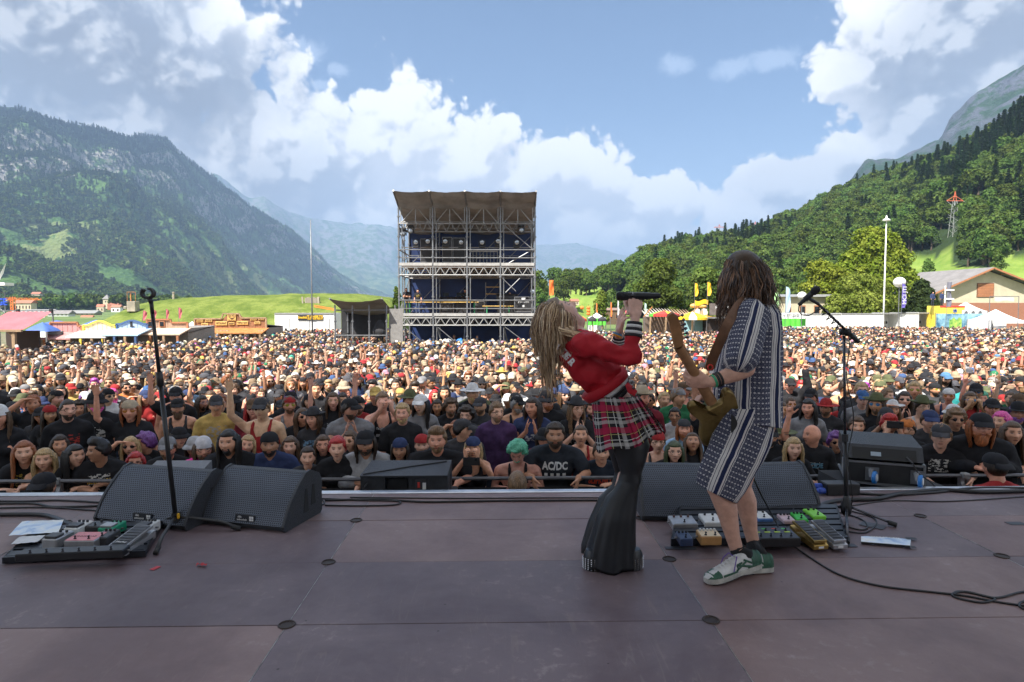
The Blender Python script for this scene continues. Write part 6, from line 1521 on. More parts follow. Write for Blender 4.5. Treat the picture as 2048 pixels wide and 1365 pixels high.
pedal('small navy pedal at the front left of the right board',*R_,1368,1073,.075,.11,.045,NVY,3,1)
pedal('wooden cased pedal with a cream top and five knobs',*R_,1417,1070,.125,.10,.055,pm('cream_plate',(.66,.52,.34),.5),5,2,sides=WDP,knobm=WHP)
lw=pedal('wide black switcher with two rows of footswitches and lime labels',*R_,1545,1070,.27,.15,.055,pm('switcher_black',(0,0,0)),0,4)
for k in range(4):
 x=(-.5+(k+.5)/4)*.27*.9;m=M();m.box((x,.01,.0572),(.035,.010,.0006));o=m.obj('label_strip',pm('lime_label',(.50,.70,.05),.5),lw);m=M();m.box((x,.055,.0572),(.03,.012,.0006));m.obj('label_strip',(REDC,GRN3)[k%2],lw)
 m=M();m.lathe((x,.032,.0566),[(.008,0),(.008,.003),(.0045,.003),(.0045,.012),(.006,.019)],10);m.obj('footswitch',CHR,lw)
pedal('blue pedal with a white face behind the black switcher',*R_,1523,1033,.10,.12,.05,WHP,2,1,sides=BLP)
pedal('small pale pink pedal right of the blue one',*R_,1572,1037,.08,.11,.045,pm('pedal_rose',(.55,.40,.42),.4),3,1)
pedal('bright green pedal left of the lime pedal at the rear right',*R_,1598,1035,.075,.12,.05,GRN3,3,1,rot=-.1)
pedal('lime green pedal at the rear right corner of the right board',*R_,1628,1028,.09,.13,.05,LIM,2,1,rot=.1)
wah('gold wah pedal with a dark tread on the right board',1617,1062,yawR,tiltR,GLD,CHARC,rot=.16)
wah('silver wah pedal with a dark tread, rightmost on the right board',1655,1061,yawR,tiltR,SLV,CHARC,rot=.16)
# ---------------------------------------------------------------- papers, tape, cables
def sheet_mat(name,stops):
 mt,t,b=newmat(name);co=t.new('ShaderNodeTexCoord').outputs['Object'];n=t.noise(co,7,4,.6,.6)
 t.put(b.inputs['Base Color'],t.ramp(n,stops));b.inputs['Roughness'].default_value=.35;return mt
SH1=sheet_mat('festival_print',[(.3,(.16,.33,.62)),(.48,(.62,.72,.82)),(.6,(.75,.78,.78)),(.75,(.62,.55,.40))])
def paper(label,q,mat,text=None,stuckto=0.0,tape=True,name='set_list'):
 p=[G(x,y,.004)for x,y in q];r=thing(name,label,'paper',sum(p,V(0,0,0))/4);z=stuckto
 rows=[]
 for j in range(5):
  rows.append([p[0].lerp(p[1],i/8).lerp(p[3].lerp(p[2],i/8),j/4)+V(0,0,z+.0035*abs(sin(i*1.3+j*.9)))for i in range(9)])
 m=M();m.grid(rows);s=m.obj('sheet',mat,r,smooth=True)
 if tape:
  m=M()
  for k in(1,2):e=(p[k]-p[0 if k==1 else 3]).normalized();m.box(p[k]+V(0,0,z+.0075),(.06,.03,.0015),rot=Matrix.Rotation(atan2(e.y,e.x),3,'Z'))
  m.beam(p[3]+V(0,0,z+.0075),p[2]+V(0,0,z+.0075),.012,.0015,up=(0,1,0));m.obj('black_tape',BLK,r)
 if text:
  xa=(p[1]-p[0]).normalized();ya=V(0,0,1).cross(xa);lettering('lettering',text,.04,(p[0]+p[1])/2*.85+(p[2]+p[3])/2*.15+V(0,0,z+.009),xa,ya,WPR,r,width=(p[1]-p[0]).length*.55,ext=.0004)
 return r
paper('blue and white printed set list sheet beside the left pedalboard',[(45,1061),(128,1058),(118,1084),(18,1091)],SH1,'HAILSTORM',.058,False)
paper('white sheet lying on the front left corner of the left board',[(40,1092),(92,1089),(76,1103),(22,1108)],pm('plain_paper',(.60,.60,.60),.6),None,.055,False)
paper('printed set list taped to the deck by the foot of the right microphone stand',[(1722,1073),(1822,1079),(1820,1096),(1722,1088)],SH1,'HAILSTORM')
def tape(label,pts,w,mat,name='tape_strip'):
 m=M();p=[G(x,y,.0035)for x,y in pts]
 for a,b in zip(p[:-1],p[1:]):m.beam(a,b,w,.0012,up=(0,0,1))
 return tag(m.obj(name,mat),label,'tape')
RT=pm('red_tape',(.45,.03,.04),.5)
tape('short red tape strip on the deck in front of the left stand',[(303,1140),(318,1133)],.03,RT)
TPE=pm('gaffer_tape',(.045,.05,.062),.5)
tape('dark gaffer tape patch under the right pedalboard corner',[(1330,1096),(1392,1097)],.04,TPE)
tape('dark gaffer tape on the deck between right pedalboard and stand',[(1665,1090),(1712,1091)],.05,TPE)
tape('grey gaffer tape patch under the cables of the right stand',[(1722,1046),(1770,1056)],.10,TPE)
tape('dark tape mark at the right edge beside the cables',[(2015,1047),(2048,1047)],.06,TPE)
def leaf():
 c=G(402,1131,.01);m=M();m.grid([[V(c.x-.03+.012*i,c.y+.012*j-.012*(i>3),.005+.012*abs(sin(i*1.1+j)))for i in range(6)]for j in range(3)]);tag(m.obj('torn_label',RT),'crumpled red scrap lying on the deck in front of the monitors','scrap')
leaf()
CBL=pm('cable_rubber',(.016,.016,.018),.45)
def spline(pts,n=8):
 out=[];P_=[pts[0]]+list(pts)+[pts[-1]]
 for i in range(1,len(P_)-2):
  a,b,c,d=P_[i-1:i+3]
  for k in range(n):
   t=k/n;out.append(.5*((2*b)+(c-a)*t+(2*a-5*b+4*c-d)*t*t+(3*b-3*c+d-a)*t**3))
 out.append(P_[-2]);return out
def cable(label,pts,r=.006,zs=None,name='cable'):
 p=[G(q[0],q[1],r+(q[2]if len(q)>2 else 0))for q in pts];m=M();m.tube(spline(p),r,7);o=m.obj(name,CBL,smooth=True);return tag(o,label,'cable','cables lying on the deck')
cable('thick black multicore cable running into the left pedalboard',[(-60,1026),(0,1029),(70,1029),(105,1034),(150,1053,.02)],.014)
cable('black cable along the metal edge at far left, upper one',[(-60,1001),(40,1003),(120,1001),(215,1006)],.007)
cable('black cable curling along the edge at far left, lower one',[(-60,1009),(60,1007),(110,1014),(200,1012)],.008)
cable('thin black cable nearest the left monitor by the stage edge',[(-60,1018),(90,1015),(200,1022)],.006)
cable('black cable looping right of the left monitors',[(604,1014),(625,1003),(644,1001),(648,1008),(630,1013),(610,1010),(604,1004),(640,998),(720,1001),(795,1003),(790,1010),(720,1012),(650,1011)],.006)
cable('black cable running under the middle monitor to the singer',[(650,1001),(760,999),(850,1004),(1000,1002),(1200,1001),(1290,1003)],.008)
cable('thin black cable along the edge beside the singer',[(700,995),(900,997),(1100,996),(1290,996)],.005)
cable('thick black cable sweeping from the right monitor to the right edge',[(1640,1022),(1648,1008),(1690,1000),(1752,998),(1800,988),(1880,980),(1960,984),(2060,982),(2120,984)],.016)
cable('second thick cable along the right stage edge',[(1700,986),(1780,990),(1870,985),(1960,976),(2120,978)],.010)
cable('thin cable from the right stand to the right edge',[(1702,1012),(1780,1002),(1900,1003),(2060,993),(2120,990)],.005)
cable('coiled cable at the foot of the right microphone stand',[(1652,1040),(1690,1052),(1720,1060),(1735,1055),(1725,1040),(1690,1028),(1640,1018),(1660,1012),(1700,1022),(1745,1035),(1752,1050),(1728,1066),(1690,1062)],.005)
cable('guitar cable running from the guitarist to the coil at the lower right',[(1506,955,.42),(1520,985,.30),(1545,1032,.12),(1572,1078,.02),(1620,1115),(1680,1150),(1760,1172),(1860,1184),(1930,1192),(2000,1205),(2080,1216)],.0055)
cable('black cable coil cut by the lower right edge',[(1905,1188),(1920,1183),(1960,1190),(1990,1199),(1960,1205),(1915,1196),(1905,1188),(1935,1184),(1990,1196),(2040,1185),(2090,1178)],.0055)
cable('second turn of the cable coil at the lower right edge',[(2050,1203),(2040,1206),(2040,1214),(2056,1219),(2090,1216)],.0055)
cable('patch cable arched over the back of the right pedalboard',[(1508,1035,.05),(1520,1010,.06),(1545,1003,.07),(1568,1020,.07),(1580,1040,.06)],.004)
cable('patch cable looped behind the green pedals',[(1582,1036,.07),(1590,1012,.09),(1605,1006,.09),(1622,1015,.09)],.004)
def power_box():
 c=G(1672,992);c.z=0;r=thing('power_box','black power distribution box with blue plugs beside the right monitor','power box',c)
 m=M();m.box(c+V(.06,.06,.045),(.26,.12,.09),bev=.006);m.obj('box_body',BLK,r)
 m=M();
 for k in range(2):m.lathe(c+V(-.075,.02+.05*k,.035+.02*k),[(.018,0),(.024,.01),(.024,.05),(.016,.055),(.014,.10)],12,(-1,.1*k,0))
 m.obj('blue_plug',pm('plug_blue',(.02,.07,.40),.35),r)
power_box()
# ---------------------------------------------------------------- barrier and pit
BY=5.86
def barrier():
 g='crowd barrier sections in front of the stage';gz=-1.35;zt=-.155
 for k in range(-6,6):
  x0=k*1.07+.2;x1=x0+1.05;r=thing('crowd_barrier','section %s of the aluminium crowd barrier'%'abcdefghijkl'[k+6],'barrier',((x0+x1)/2,BY,gz),g)
  m=M();m.tube([(x0,BY,zt),(x1,BY,zt)],.018,8);m.obj('top_rail',pm('rail_metal',(.13,.13,.14),.45,.5),r)
  for x in(x0+.02,x1-.02):m=M();m.beam((x,BY,gz),(x,BY,zt),.04);m.obj('upright',ALU,r);m=M();m.beam((x,BY,zt-.05),(x,BY-.6,-1.58),.035);m.obj('rear_strut',ALU,r)
  m=M();m.box(((x0+x1)/2,BY+.02,(gz+zt)/2-.03),(x1-x0-.06,.006,zt-gz-.12));m.obj('black_cover',DARK,r)
  m=M();m.tube([(x0,BY-.03,zt-.22),(x1,BY-.03,zt-.22)],.014,6);m.obj('mid_rail',ALU,r)
  m=M();m.box(((x0+x1)/2,BY+.55,gz+.03),(x1-x0-.01,1.0,.04));m.obj('foot_plate',ALU,r)
  m=M();m.box((x1+.01,BY-.01,zt),(.07,.06,.06),bev=.01);m.obj('coupler',ALUW,r)
barrier()
lab={'a':'far left end','l':'far right end'}
order=sorted([o for o in bpy.data.objects if o.name.startswith('crowd_barrier')],key=lambda o:o.location.x)
for i,o in enumerate(order):o['label']='aluminium crowd barrier section with black cover, number %s counted from the left edge'%('one two three four five six seven eight nine ten eleven twelve'.split()[i])
# ================================================================ people: shared building blocks
def gs(a,b,s):return exp(-((a-b)/s)**2)
def head_pt(v,face=True,jaw=0.0,fem=0.0):
 x,y,z=.0765*v.x,.096*v.y,.115*v.z
 t=max(0,min(1,(-.005-z)/.11));t=t*t*(3-2*t)
 x*=1-(.34+.08*fem)*t
 if y>0:y*=1-.50*t
 if y<-.055:y=-.055+(y+.055)*.80
 if face and v.y<.15:
  k=min(1,max(0,(.15-v.y)/.35))
  d=0
  nz=max(0,min(1,(.030-z)/.052))if z>-.024 else max(0,1-(-.024-z)/.010)
  d-=.029*nz*exp(-(x/(.0075+.008*nz))**2)
  for s in(-1,1):
   d+=.0105*gs(x,.030*s,.015)*gs(z,.014,.011);d-=.005*gs(x,.045*s,.018)*gs(z,-.016,.018)
   d+=.004*gs(x,.030*s,.010)*gs(z,-.052,.012);d-=.004*gs(x,.012*s,.006)*gs(z,-.024,.006)
  d-=(.005-.003*fem)*gs(z,.034,.008)*exp(-(x/.045)**2)
  d-=.0085*exp(-(x/.023)**2)*gs(z,-.054,.009);d+=.006*exp(-(x/.024)**2)*gs(z,-.0545,.0028);d+=.004*exp(-(x/.02)**2)*gs(z,-.071,.006)
  d-=.011*exp(-(x/.022)**2)*gs(z,-.094,.016)
  y+=d*k
 return V(x,y,z)
def add_head(m,xf,fem=0.,neck=True,fine=True):
 nu,nv=(56,48)if fine else(24,20)
 n0=m.n;m.ell((0,0,0),(1,1,1),nu=nu,nv=nv,fn=lambda v:head_pt(v,True,0,fem))
 for s in(-1,1):
  m.ell((s*.074,.012,-.004),(.010,.019,.031),rot=Matrix.Rotation(s*.25,3,'Z')@Matrix.Rotation(-.15,3,'X'),nu=10,nv=8)
 for i in range(n0,m.n):m.v[i]=tuple(xf@Vector(m.v[i]))
HAND={'open':(6,8,8),'relax':(28,32,20),'fist':(78,92,55),'grip':(55,62,40),'curl':(45,50,30)}
def add_hand(m,w,fd,pn,td,kind='relax',s=1.,spread=1.,fr=.0085,n=8,curls=None,thumb=None,flen=1.):
 w,fd,pn,td=Vector(w),Vector(fd).normalized(),Vector(pn).normalized(),Vector(td).normalized()
 pn=(pn-fd*pn.dot(fd)).normalized();td=(td-fd*td.dot(fd)-pn*td.dot(pn)).normalized()
 offs=(.030,.010,-.010,-.028);L=(.072,.080,.075,.058)
 for i in range(4):
  k=w+fd*(.088-.004*abs(i-1)-(.006 if i==3 else 0))*s+td*offs[i]*s;k0=w+fd*.012*s+td*offs[i]*.55*s
  m.cap(k0,k,.0165*s,.0125*s,n=n)
  c=curls[i]if curls else((4,5,5)if kind=='horns' and i in(0,3)else HAND['fist' if kind=='horns' else kind])
  a=0;p=k;d=(fd+td*offs[i]*3.0*spread*(1 if a<40 else 0)).normalized()
  for j,(q,f)in enumerate(zip((.45,.31,.24),(1.,.92,.82))):
   a+=radians(c[j]);e=d*cos(a)+pn*sin(a);p2=p+e*L[i]*q*s*flen;m.cap(p,p2,fr*s*f,fr*s*f*.93,n=n);p=p2
 b=w+fd*.022*s+td*.026*s;th=thumb or(.55,.75,.25)
 d=(fd*th[0]+td*th[1]+pn*th[2]).normalized();p1=b+d*.042*s;m.cap(w+fd*.012*s+td*.012*s,b,.016*s,.015*s,n=n);m.cap(b,p1,.014*s,.0115*s,n=n)
 d2=(d*.8+fd*.5+pn*.25).normalized();p2=p1+d2*.030*s;m.cap(p1,p2,.011*s,.010*s,n=n);d3=(d2+pn*.3+fd*.2).normalized();m.cap(p2,p2+d3*.022*s,.010*s,.0085*s,n=n)
 m.cap(w-fd*.02*s,w+fd*.02*s,.022*s,.024*s,n=n)
# poses: shoulder centre offset (lean), per side (elbow, wrist, finger dir, palm normal, thumb dir, kind)
def arm(ex,ey,ez,wx,wy,wz,fd,pn,td,kind):return((ex,ey,ez),(wx,wy,wz),fd,pn,td,kind)
DN=lambda s:arm(.235*s,.03,1.13,.245*s,-.07,.89,(0,-.2,-1),(-s,0,0),(0,-1,-.1),'relax')
RAIL=lambda s:arm(.27*s,-.12,1.17,.07*s,-.34,1.245,(-s,-.25,-.15),(0,.2,-1),(0,1,.3),'curl')
RAILW=lambda s:arm(.30*s,-.20,1.20,.20*s,-.42,1.20,(-.2*s,-.5,-1),(-s,.3,0),(-.3*s,-1,0),'relax')
UP=lambda s:arm(.30*s,-.10,1.60,.26*s,-.14,1.86,(0,-.1,1),(0,-1,0),(-s,0,0),'horns')
UPO=lambda s:arm(.31*s,-.08,1.56,.30*s,-.12,1.83,(0,-.15,1),(0,-1,0),(-s,0,0),'open')
FISTUP=lambda s:arm(.27*s,-.10,1.62,.20*s,-.15,1.90,(0,-.1,1),(0,-1,0),(-s,0,0),'fist')
PHONE=lambda s:arm(.22*s,-.22,1.36,.065*s,-.31,1.575,(-.15*s,-.2,1),(-s*.6,.6,0),(-.4*s,.5,.6),'grip')
SHADE=lambda s:arm(.30*s,-.13,1.52,.10*s,-.16,1.70,(-s,-.1,.05),(0,-.2,-1),(0,1,0),'open')
CHIN=lambda s:arm(.17*s,-.22,1.20,.045*s,-.16,1.44,(-.4*s,-.1,1),(-s,.4,0),(0,1,.4),'curl')
CLAP=lambda s:arm(.23*s,-.14,1.16,.05*s,-.26,1.38,(-.1*s,-.3,1),(-s,0,0),(0,.8,.5),'open')
CROSS=lambda s:arm(.24*s,-.06,1.15,-.06*s,-.19,1.18+.03*s,(-s,.1,.1),(0,1,0),(0,0,1),'relax')
POSES={'down':(DN,DN,0.),'rail':(RAIL,RAIL,.10),'railw':(RAILW,RAILW,.12),'horn':(UP,DN,0),'arms_up':(UPO,UPO,0),'fist':(DN,FISTUP,0),'phone':(PHONE,PHONE,0),'shade':(SHADE,DN,0),'chin':(CHIN,RAIL,.09),'clap':(CLAP,CLAP,0),'cross':(CROSS,CROSS,0),'one_up':(UPO,DN,0)}
HS=1.0
def head_xf(yaw=0.,pitch=0.,roll=0.,lean=0.,tall=0.):
 return Matrix.Scale(1,4)@Matrix.Translation((0,-.035-lean*1.55,1.615-lean*.35+tall))@Matrix.Rotation(yaw,4,'Z')@Matrix.Rotation(pitch,4,'X')@Matrix.Rotation(roll,4,'Y')@Matrix.Scale(HS,4)
def torso_parts(m,pose,fem,g=0.,sleeve=None,body=True,wide=1.):
 """g: how much fuller than the skin; sleeve: fraction of the arm covered"""
 A,B,lean=POSES[pose];w=wide*(1-.10*fem)
 def ln(x,y,z):k=max(0,z-.95)/.55;return V(x,y-lean*1.5*k,z-lean*.35*k)
 if body:
  m.ell(ln(0,.01,1.29),(.168*w+g,.105*wide+g,.20+g*.5),nu=20,nv=14);m.ell(ln(0,.01,1.08),(.142*w*(1-.08*fem)+g,.098*wide+g,.20),nu=20,nv=12);m.ell(ln(0,.02,.93),(.160*wide*(1+.02*fem)+g,.112*wide+g,.14),nu=20,nv=12)
  if fem:
   for s in(-1,1):m.ell(ln(.068*s,-.075,1.27),(.062+g*.6,.060+g*.6,.062+g*.6),nu=12,nv=10)
  for s in(-1,1):
   m.cap(ln(.03*s,.03,1.46+g*.3),ln(.165*s*w,.02,1.405),.048+g,.056+g);m.cap(ln(.09*s,.0,1.36),ln(.16*s*w,.01,1.39),.07+g,.058+g)
 for s,F in((-1,A),(1,B)):
  e,wr,fd,pn,td,kind=F(s);sh=ln(.180*s*w,.015,1.395);e,wr=Vector(e),Vector(wr)
  if pose=='rail':wr=wr+V(.012*s,0,.022*s)
  k=1-.16*fem
  if sleeve is None:
   m.cap(sh,e,.050*k,.038*k);m.cap(e,e.lerp(wr,.35),.039*k,.040*k);m.cap(e.lerp(wr,.35),wr,.040*k,.026*k)
   add_hand(m,wr,fd,pn,td,kind,s=1-.08*fem)
  elif sleeve>0:
   if sleeve<=1:
    c=sh.lerp(e,sleeve);m.cap(sh,c,.055*k+g,.052*k+g+.008*(1-sleeve))
   else:
    m.cap(sh,e,.053*k+g,.045*k+g);m.cap(e,e.lerp(wr,min(1,sleeve-1)*.92),.045*k+g,.034*k+g)
 return ln
BODY={};SHIRT={}
def paint_skin(me,xf):
 co=verts_np(me).astype(float);iv=np.array(xf.inverted());p=co@iv[:3,:3].T+iv[:3,3];x,y,z=p[:,0],p[:,1],p[:,2];ax=np.abs(x);fr=(y<-.045)
 G_=lambda a,b,s:np.exp(-((a-b)/s)**2)
 lips=fr*np.clip(1.6*np.exp(-(x/.021)**4)*G_(z,-.0545,.0085)-.2,0,1)
 brow=fr*np.clip(1.7*np.exp(-((ax-.030)/.018)**4)*G_(z,.0335+.05*(ax-.03)*(ax<.03),.0050)-.2,0,1)
 lash=fr*np.clip(1.6*np.exp(-((ax-.030)/.0145)**4)*G_(z,.0185,.0030)-.2,0,1)
 eye=fr*np.clip(1.8*np.exp(-((ax-.030)/.0125)**4)*G_(z,.0125,.0055)-.3,0,1);iris=fr*np.clip(1.8*np.exp(-((ax-.030)/.0055)**2)*G_(z,.0130,.0058)-.3,0,1)
 mouth=fr*np.clip(1.6*np.exp(-(x/.021)**4)*G_(z,-.0545,.0020)-.2,0,1);nost=fr*np.clip(1.5*G_(ax,.008,.004)*G_(z,-.0305,.0035)-.2,0,1)
 dark=np.clip(brow*.8+lash+iris+mouth*.8+nost*.8,0,1)
 stub=fr*0+np.clip((-.030-z)/.03,0,1)*np.clip((.04-y)/.04,0,1)*(z>-.135)*(1-lips)
 a=me.color_attributes.new('feat','FLOAT_COLOR','POINT');n=len(co)
 c=np.stack([lips,dark,np.clip(eye-iris,0,1),stub],1).astype(np.float32);a.data.foreach_set('color',c.ravel())
def get_body(pose,fem=0,yaw=0.,pitch=0.,roll=0.,wide=1.,vox=.0075):
 key=(pose,fem,yaw,pitch,roll,wide,vox,HS)
 if key in BODY:return BODY[key]
 m=M();lean=POSES[pose][2];xf=head_xf(yaw,pitch,roll,lean)
 ln=torso_parts(m,pose,fem,wide=wide);add_head(m,xf,fem,fine=vox<.01)
 hb=xf@V(0,.022,-.06);m.cap(ln(0,.03,1.42),hb,.062-.008*fem,.056-.010*fem,n=14)
 if vox>.01:m.cap((.09,.01,.9),(.10,0,.12),.085,.055);m.cap((-.09,.01,.9),(-.10,0,.12),.085,.055)
 me=fuse(m,vox,2 if vox<.01 else 1,'person_body');paint_skin(me,xf);BODY[key]=(me,xf);return BODY[key]
def get_shirt(pose,fem,kind,wide=1.,vox=.013):
 key=(pose,fem,kind,wide,vox)
 if key in SHIRT:return SHIRT[key]
 m=M();g={'tee':.016,'tank':.010,'hoodie':.026,'vest':.020}[kind];sl={'tee':.62,'tank':0,'hoodie':1.95,'vest':.12}[kind]
 if kind=='tank':
  A,B,lean=POSES[pose];w=wide*(1-.1*fem)
  def ln(x,y,z):k=max(0,z-.95)/.55;return V(x,y-lean*1.5*k,z-lean*.35*k)
  m.ell(ln(0,.01,1.25),(.168*w+g,.105*wide+g,.16),nu=20,nv=12);m.ell(ln(0,.01,1.06),(.145*w+g,.10*wide+g,.20),nu=20,nv=12);m.ell(ln(0,.02,.93),(.160*wide+g,.112*wide+g,.15),nu=20,nv=12)
  if fem:
   for s in(-1,1):m.ell(ln(.068*s,-.075,1.27),(.072,.068,.068),nu=12,nv=10)
  for s in(-1,1):m.chain([ln(.085*s,-.095,1.28),ln(.095*s,-.075,1.40),ln(.09*s,.01,1.475),ln(.085*s,.10,1.38),ln(.08*s,.11,1.27)],[.024,.02,.018,.02,.024])
 else:torso_parts(m,pose,fem,g,sl,wide=wide)
 if kind=='hoodie':
  lean=POSES[pose][2]
  for k in range(9):a=PI*k/8;m.ell((.085*cos(a),.035+.075*sin(a)-lean*1.5,1.475-lean*.35+.012*sin(a)),(.036,.034,.032),nu=8,nv=6)
 sd=hash(str(key))%97
 sd=sum(map(ord,str(key)))%97
 def disp(p):
  q=V(p.x*9+sd,p.y*9,p.z*4.2);return .010*mnoise.noise(q)+.006*mnoise.noise(q*2.3)+.004*abs(mnoise.noise(V(p.x*14,p.y*14,p.z*26+sd)))
 me=fuse(m,vox,2,'t_shirt',disp if vox<.02 else None)
 SHIRT[key]=me;return me
LEGS={}
def get_legs(vox=.022):
 if vox in LEGS:return LEGS[vox]
 m=M();m.ell((0,.02,.92),(.168,.125,.13),nu=16,nv=10)
 for s in(-1,1):m.chain([(.085*s,.015,.86),(.10*s,-.005,.50),(.11*s,.03,.09)],[.092,.068,.058]);m.cap((.11*s,.04,.045),(.125*s,-.13,.035),.045,.036)
 LEGS[vox]=fuse(m,vox,1,'trousers');return LEGS[vox]
# ---------------------------------------------------------------- hair, beards, hats, glasses (in head coordinates)
HEADG={}
def shell(off,nu=40,nv=30):
 m=M()
 def fn(v):
  p=head_pt(v,False);o=off(p,v);n=V(v.x/.074,v.y/.096,v.z/.117).normalized();return p+n*o
 m.ell((0,0,0),(1,1,1),nu=nu,nv=nv,fn=fn);return m
def sm(x,a,b):t=max(0,min(1,(x-a)/(b-a)));return t*t*(3-2*t)
def scalp(p):
 line=.066 if p.y<-.045 else(.066-(p.y+.045)*2.0 if p.y<.0 else max(-.065,-.025-(p.y)*.8))
 if abs(p.x)>.055 and p.y<.0:line=min(line,.030-(p.y+.045)*.9)
 return sm(p.z-line,-.004,.010)
def hair_mesh(kind,seed=0,low=False):
 key=('hair',kind,seed,low)
 if key in HEADG:return HEADG[key]
 rng=random.Random(seed*31+len(kind));q=V(seed*3.1,seed*1.7,0);nu,nv=(20,16)if low else(44,34)
 def short(p,v):
  k=scalp(p);t={'short':.015,'buzz':.004,'quiff':.016,'curly':.040,'long':.012,'wavy':.015,'bob':.014,'pony':.008,'spiky':.016}[kind]
  n=mnoise.noise(p*38+q);a=t*(.75+.5*n)
  if kind in('short','quiff'):a+=.010*abs(mnoise.noise(V(p.x*95,p.y*60,p.z*60)+q))*sm(p.z,.03,.07)
  if kind=='quiff':a+=.030*sm(p.z,.06,.11)*sm(-p.y,-.03,.05)
  if kind=='curly':a+=.020*abs(mnoise.noise(p*55+q))*sm(p.z,-.05,.05)
  if kind=='spiky':a+=.022*abs(mnoise.noise(p*70+q))*sm(p.z,.04,.1)
  return k*(a+.004)-.006*(1-k)-.0
 m=shell(short,nu,nv)
 if kind in('long','wavy','bob','pony'):
  n={'long':46,'wavy':50,'bob':40,'pony':8}[kind];n=n//2 if low else n;seg=4 if low else 7
  Lg={'long':.34,'wavy':.30,'bob':.19,'pony':.26}[kind];wv={'long':.005,'wavy':.017,'bob':.006,'pony':.01}[kind]
  for i in range(n):
   u=(i+.5)/n
   if kind=='pony':a=PI/2+rng.uniform(-.15,.15);st=V(0,.095,.05)
   else:
    a=-PI*.14+PI*1.28*u;st=V(.066*cos(a),.086*sin(a),.055+.02*rng.random())
   ph=rng.random()*6;rad=(1.0 if kind!='pony' else .3);pts=[]
   for j in range(seg+1):
    t=j/seg;dr=1+.22*sin(PI*min(1,t*1.3))+.10*rng.random()
    x=.074*cos(a)*dr;y=.090*sin(a)*dr+.012;z=.055-(Lg+.055)*t
    if t>.55 and kind!='bob':x+=.035*cos(a)*(t-.55)*2*(1 if sin(a)<.4 else .3);y+=(-.03 if sin(a)<.35 else .03)*(t-.55)*2
    if kind=='pony':x=.012*sin(i*2.1)*(1+t)+.0;y=.10+.05*sin(PI*min(1,t*1.4));z=.055-Lg*t
    pts.append(V(x+wv*sin(t*9+ph)*t,y+wv*cos(t*8+ph)*t,z))
   r0=.017*(1.4 if low else 1);m.tube(pts,[r0*(.75 if j==0 else 1-.75*(j/seg)**2)for j in range(seg+1)],4 if low else 6,flat=.6)
 me=m.mesh('hair',smooth=True);HEADG[key]=me;return me
def beard_mesh(kind,low=False):
 key=('beard',kind,low)
 if key in HEADG:return HEADG[key]
 def off(p,v):
  k=sm(-p.z,.036+.25*max(0,.04-abs(p.x))*0,.052)*sm(-p.y,-.02,.02)*(1 if abs(p.x)<.2 else 0)
  mouth=gs(p.x,0,.020)*gs(p.z,-.056,.010)*(p.y<-.03);k*=1-min(1,1.9*mouth)
  if kind=='moustache':k=gs(p.x,0,.026)*gs(p.z,-.043,.007)*1.2*(p.y<-.05);k=min(1,k)
  if kind=='goatee':k*=gs(p.x,0,.030)
  th={'short':.003,'full':.009,'long':.014,'goatee':.009,'moustache':.008}[kind]
  if kind=='long':th+=.045*sm(-p.z,.07,.11)*gs(p.x,0,.035)
  return k*(th+.004+.003*mnoise.noise(p*60))-.006*(1-k)+(.006 if k>.2 and p.y<-.07 else 0)
 m=shell(off,20 if low else 44,16 if low else 36);me=m.mesh('beard',smooth=True);HEADG[key]=me;return me
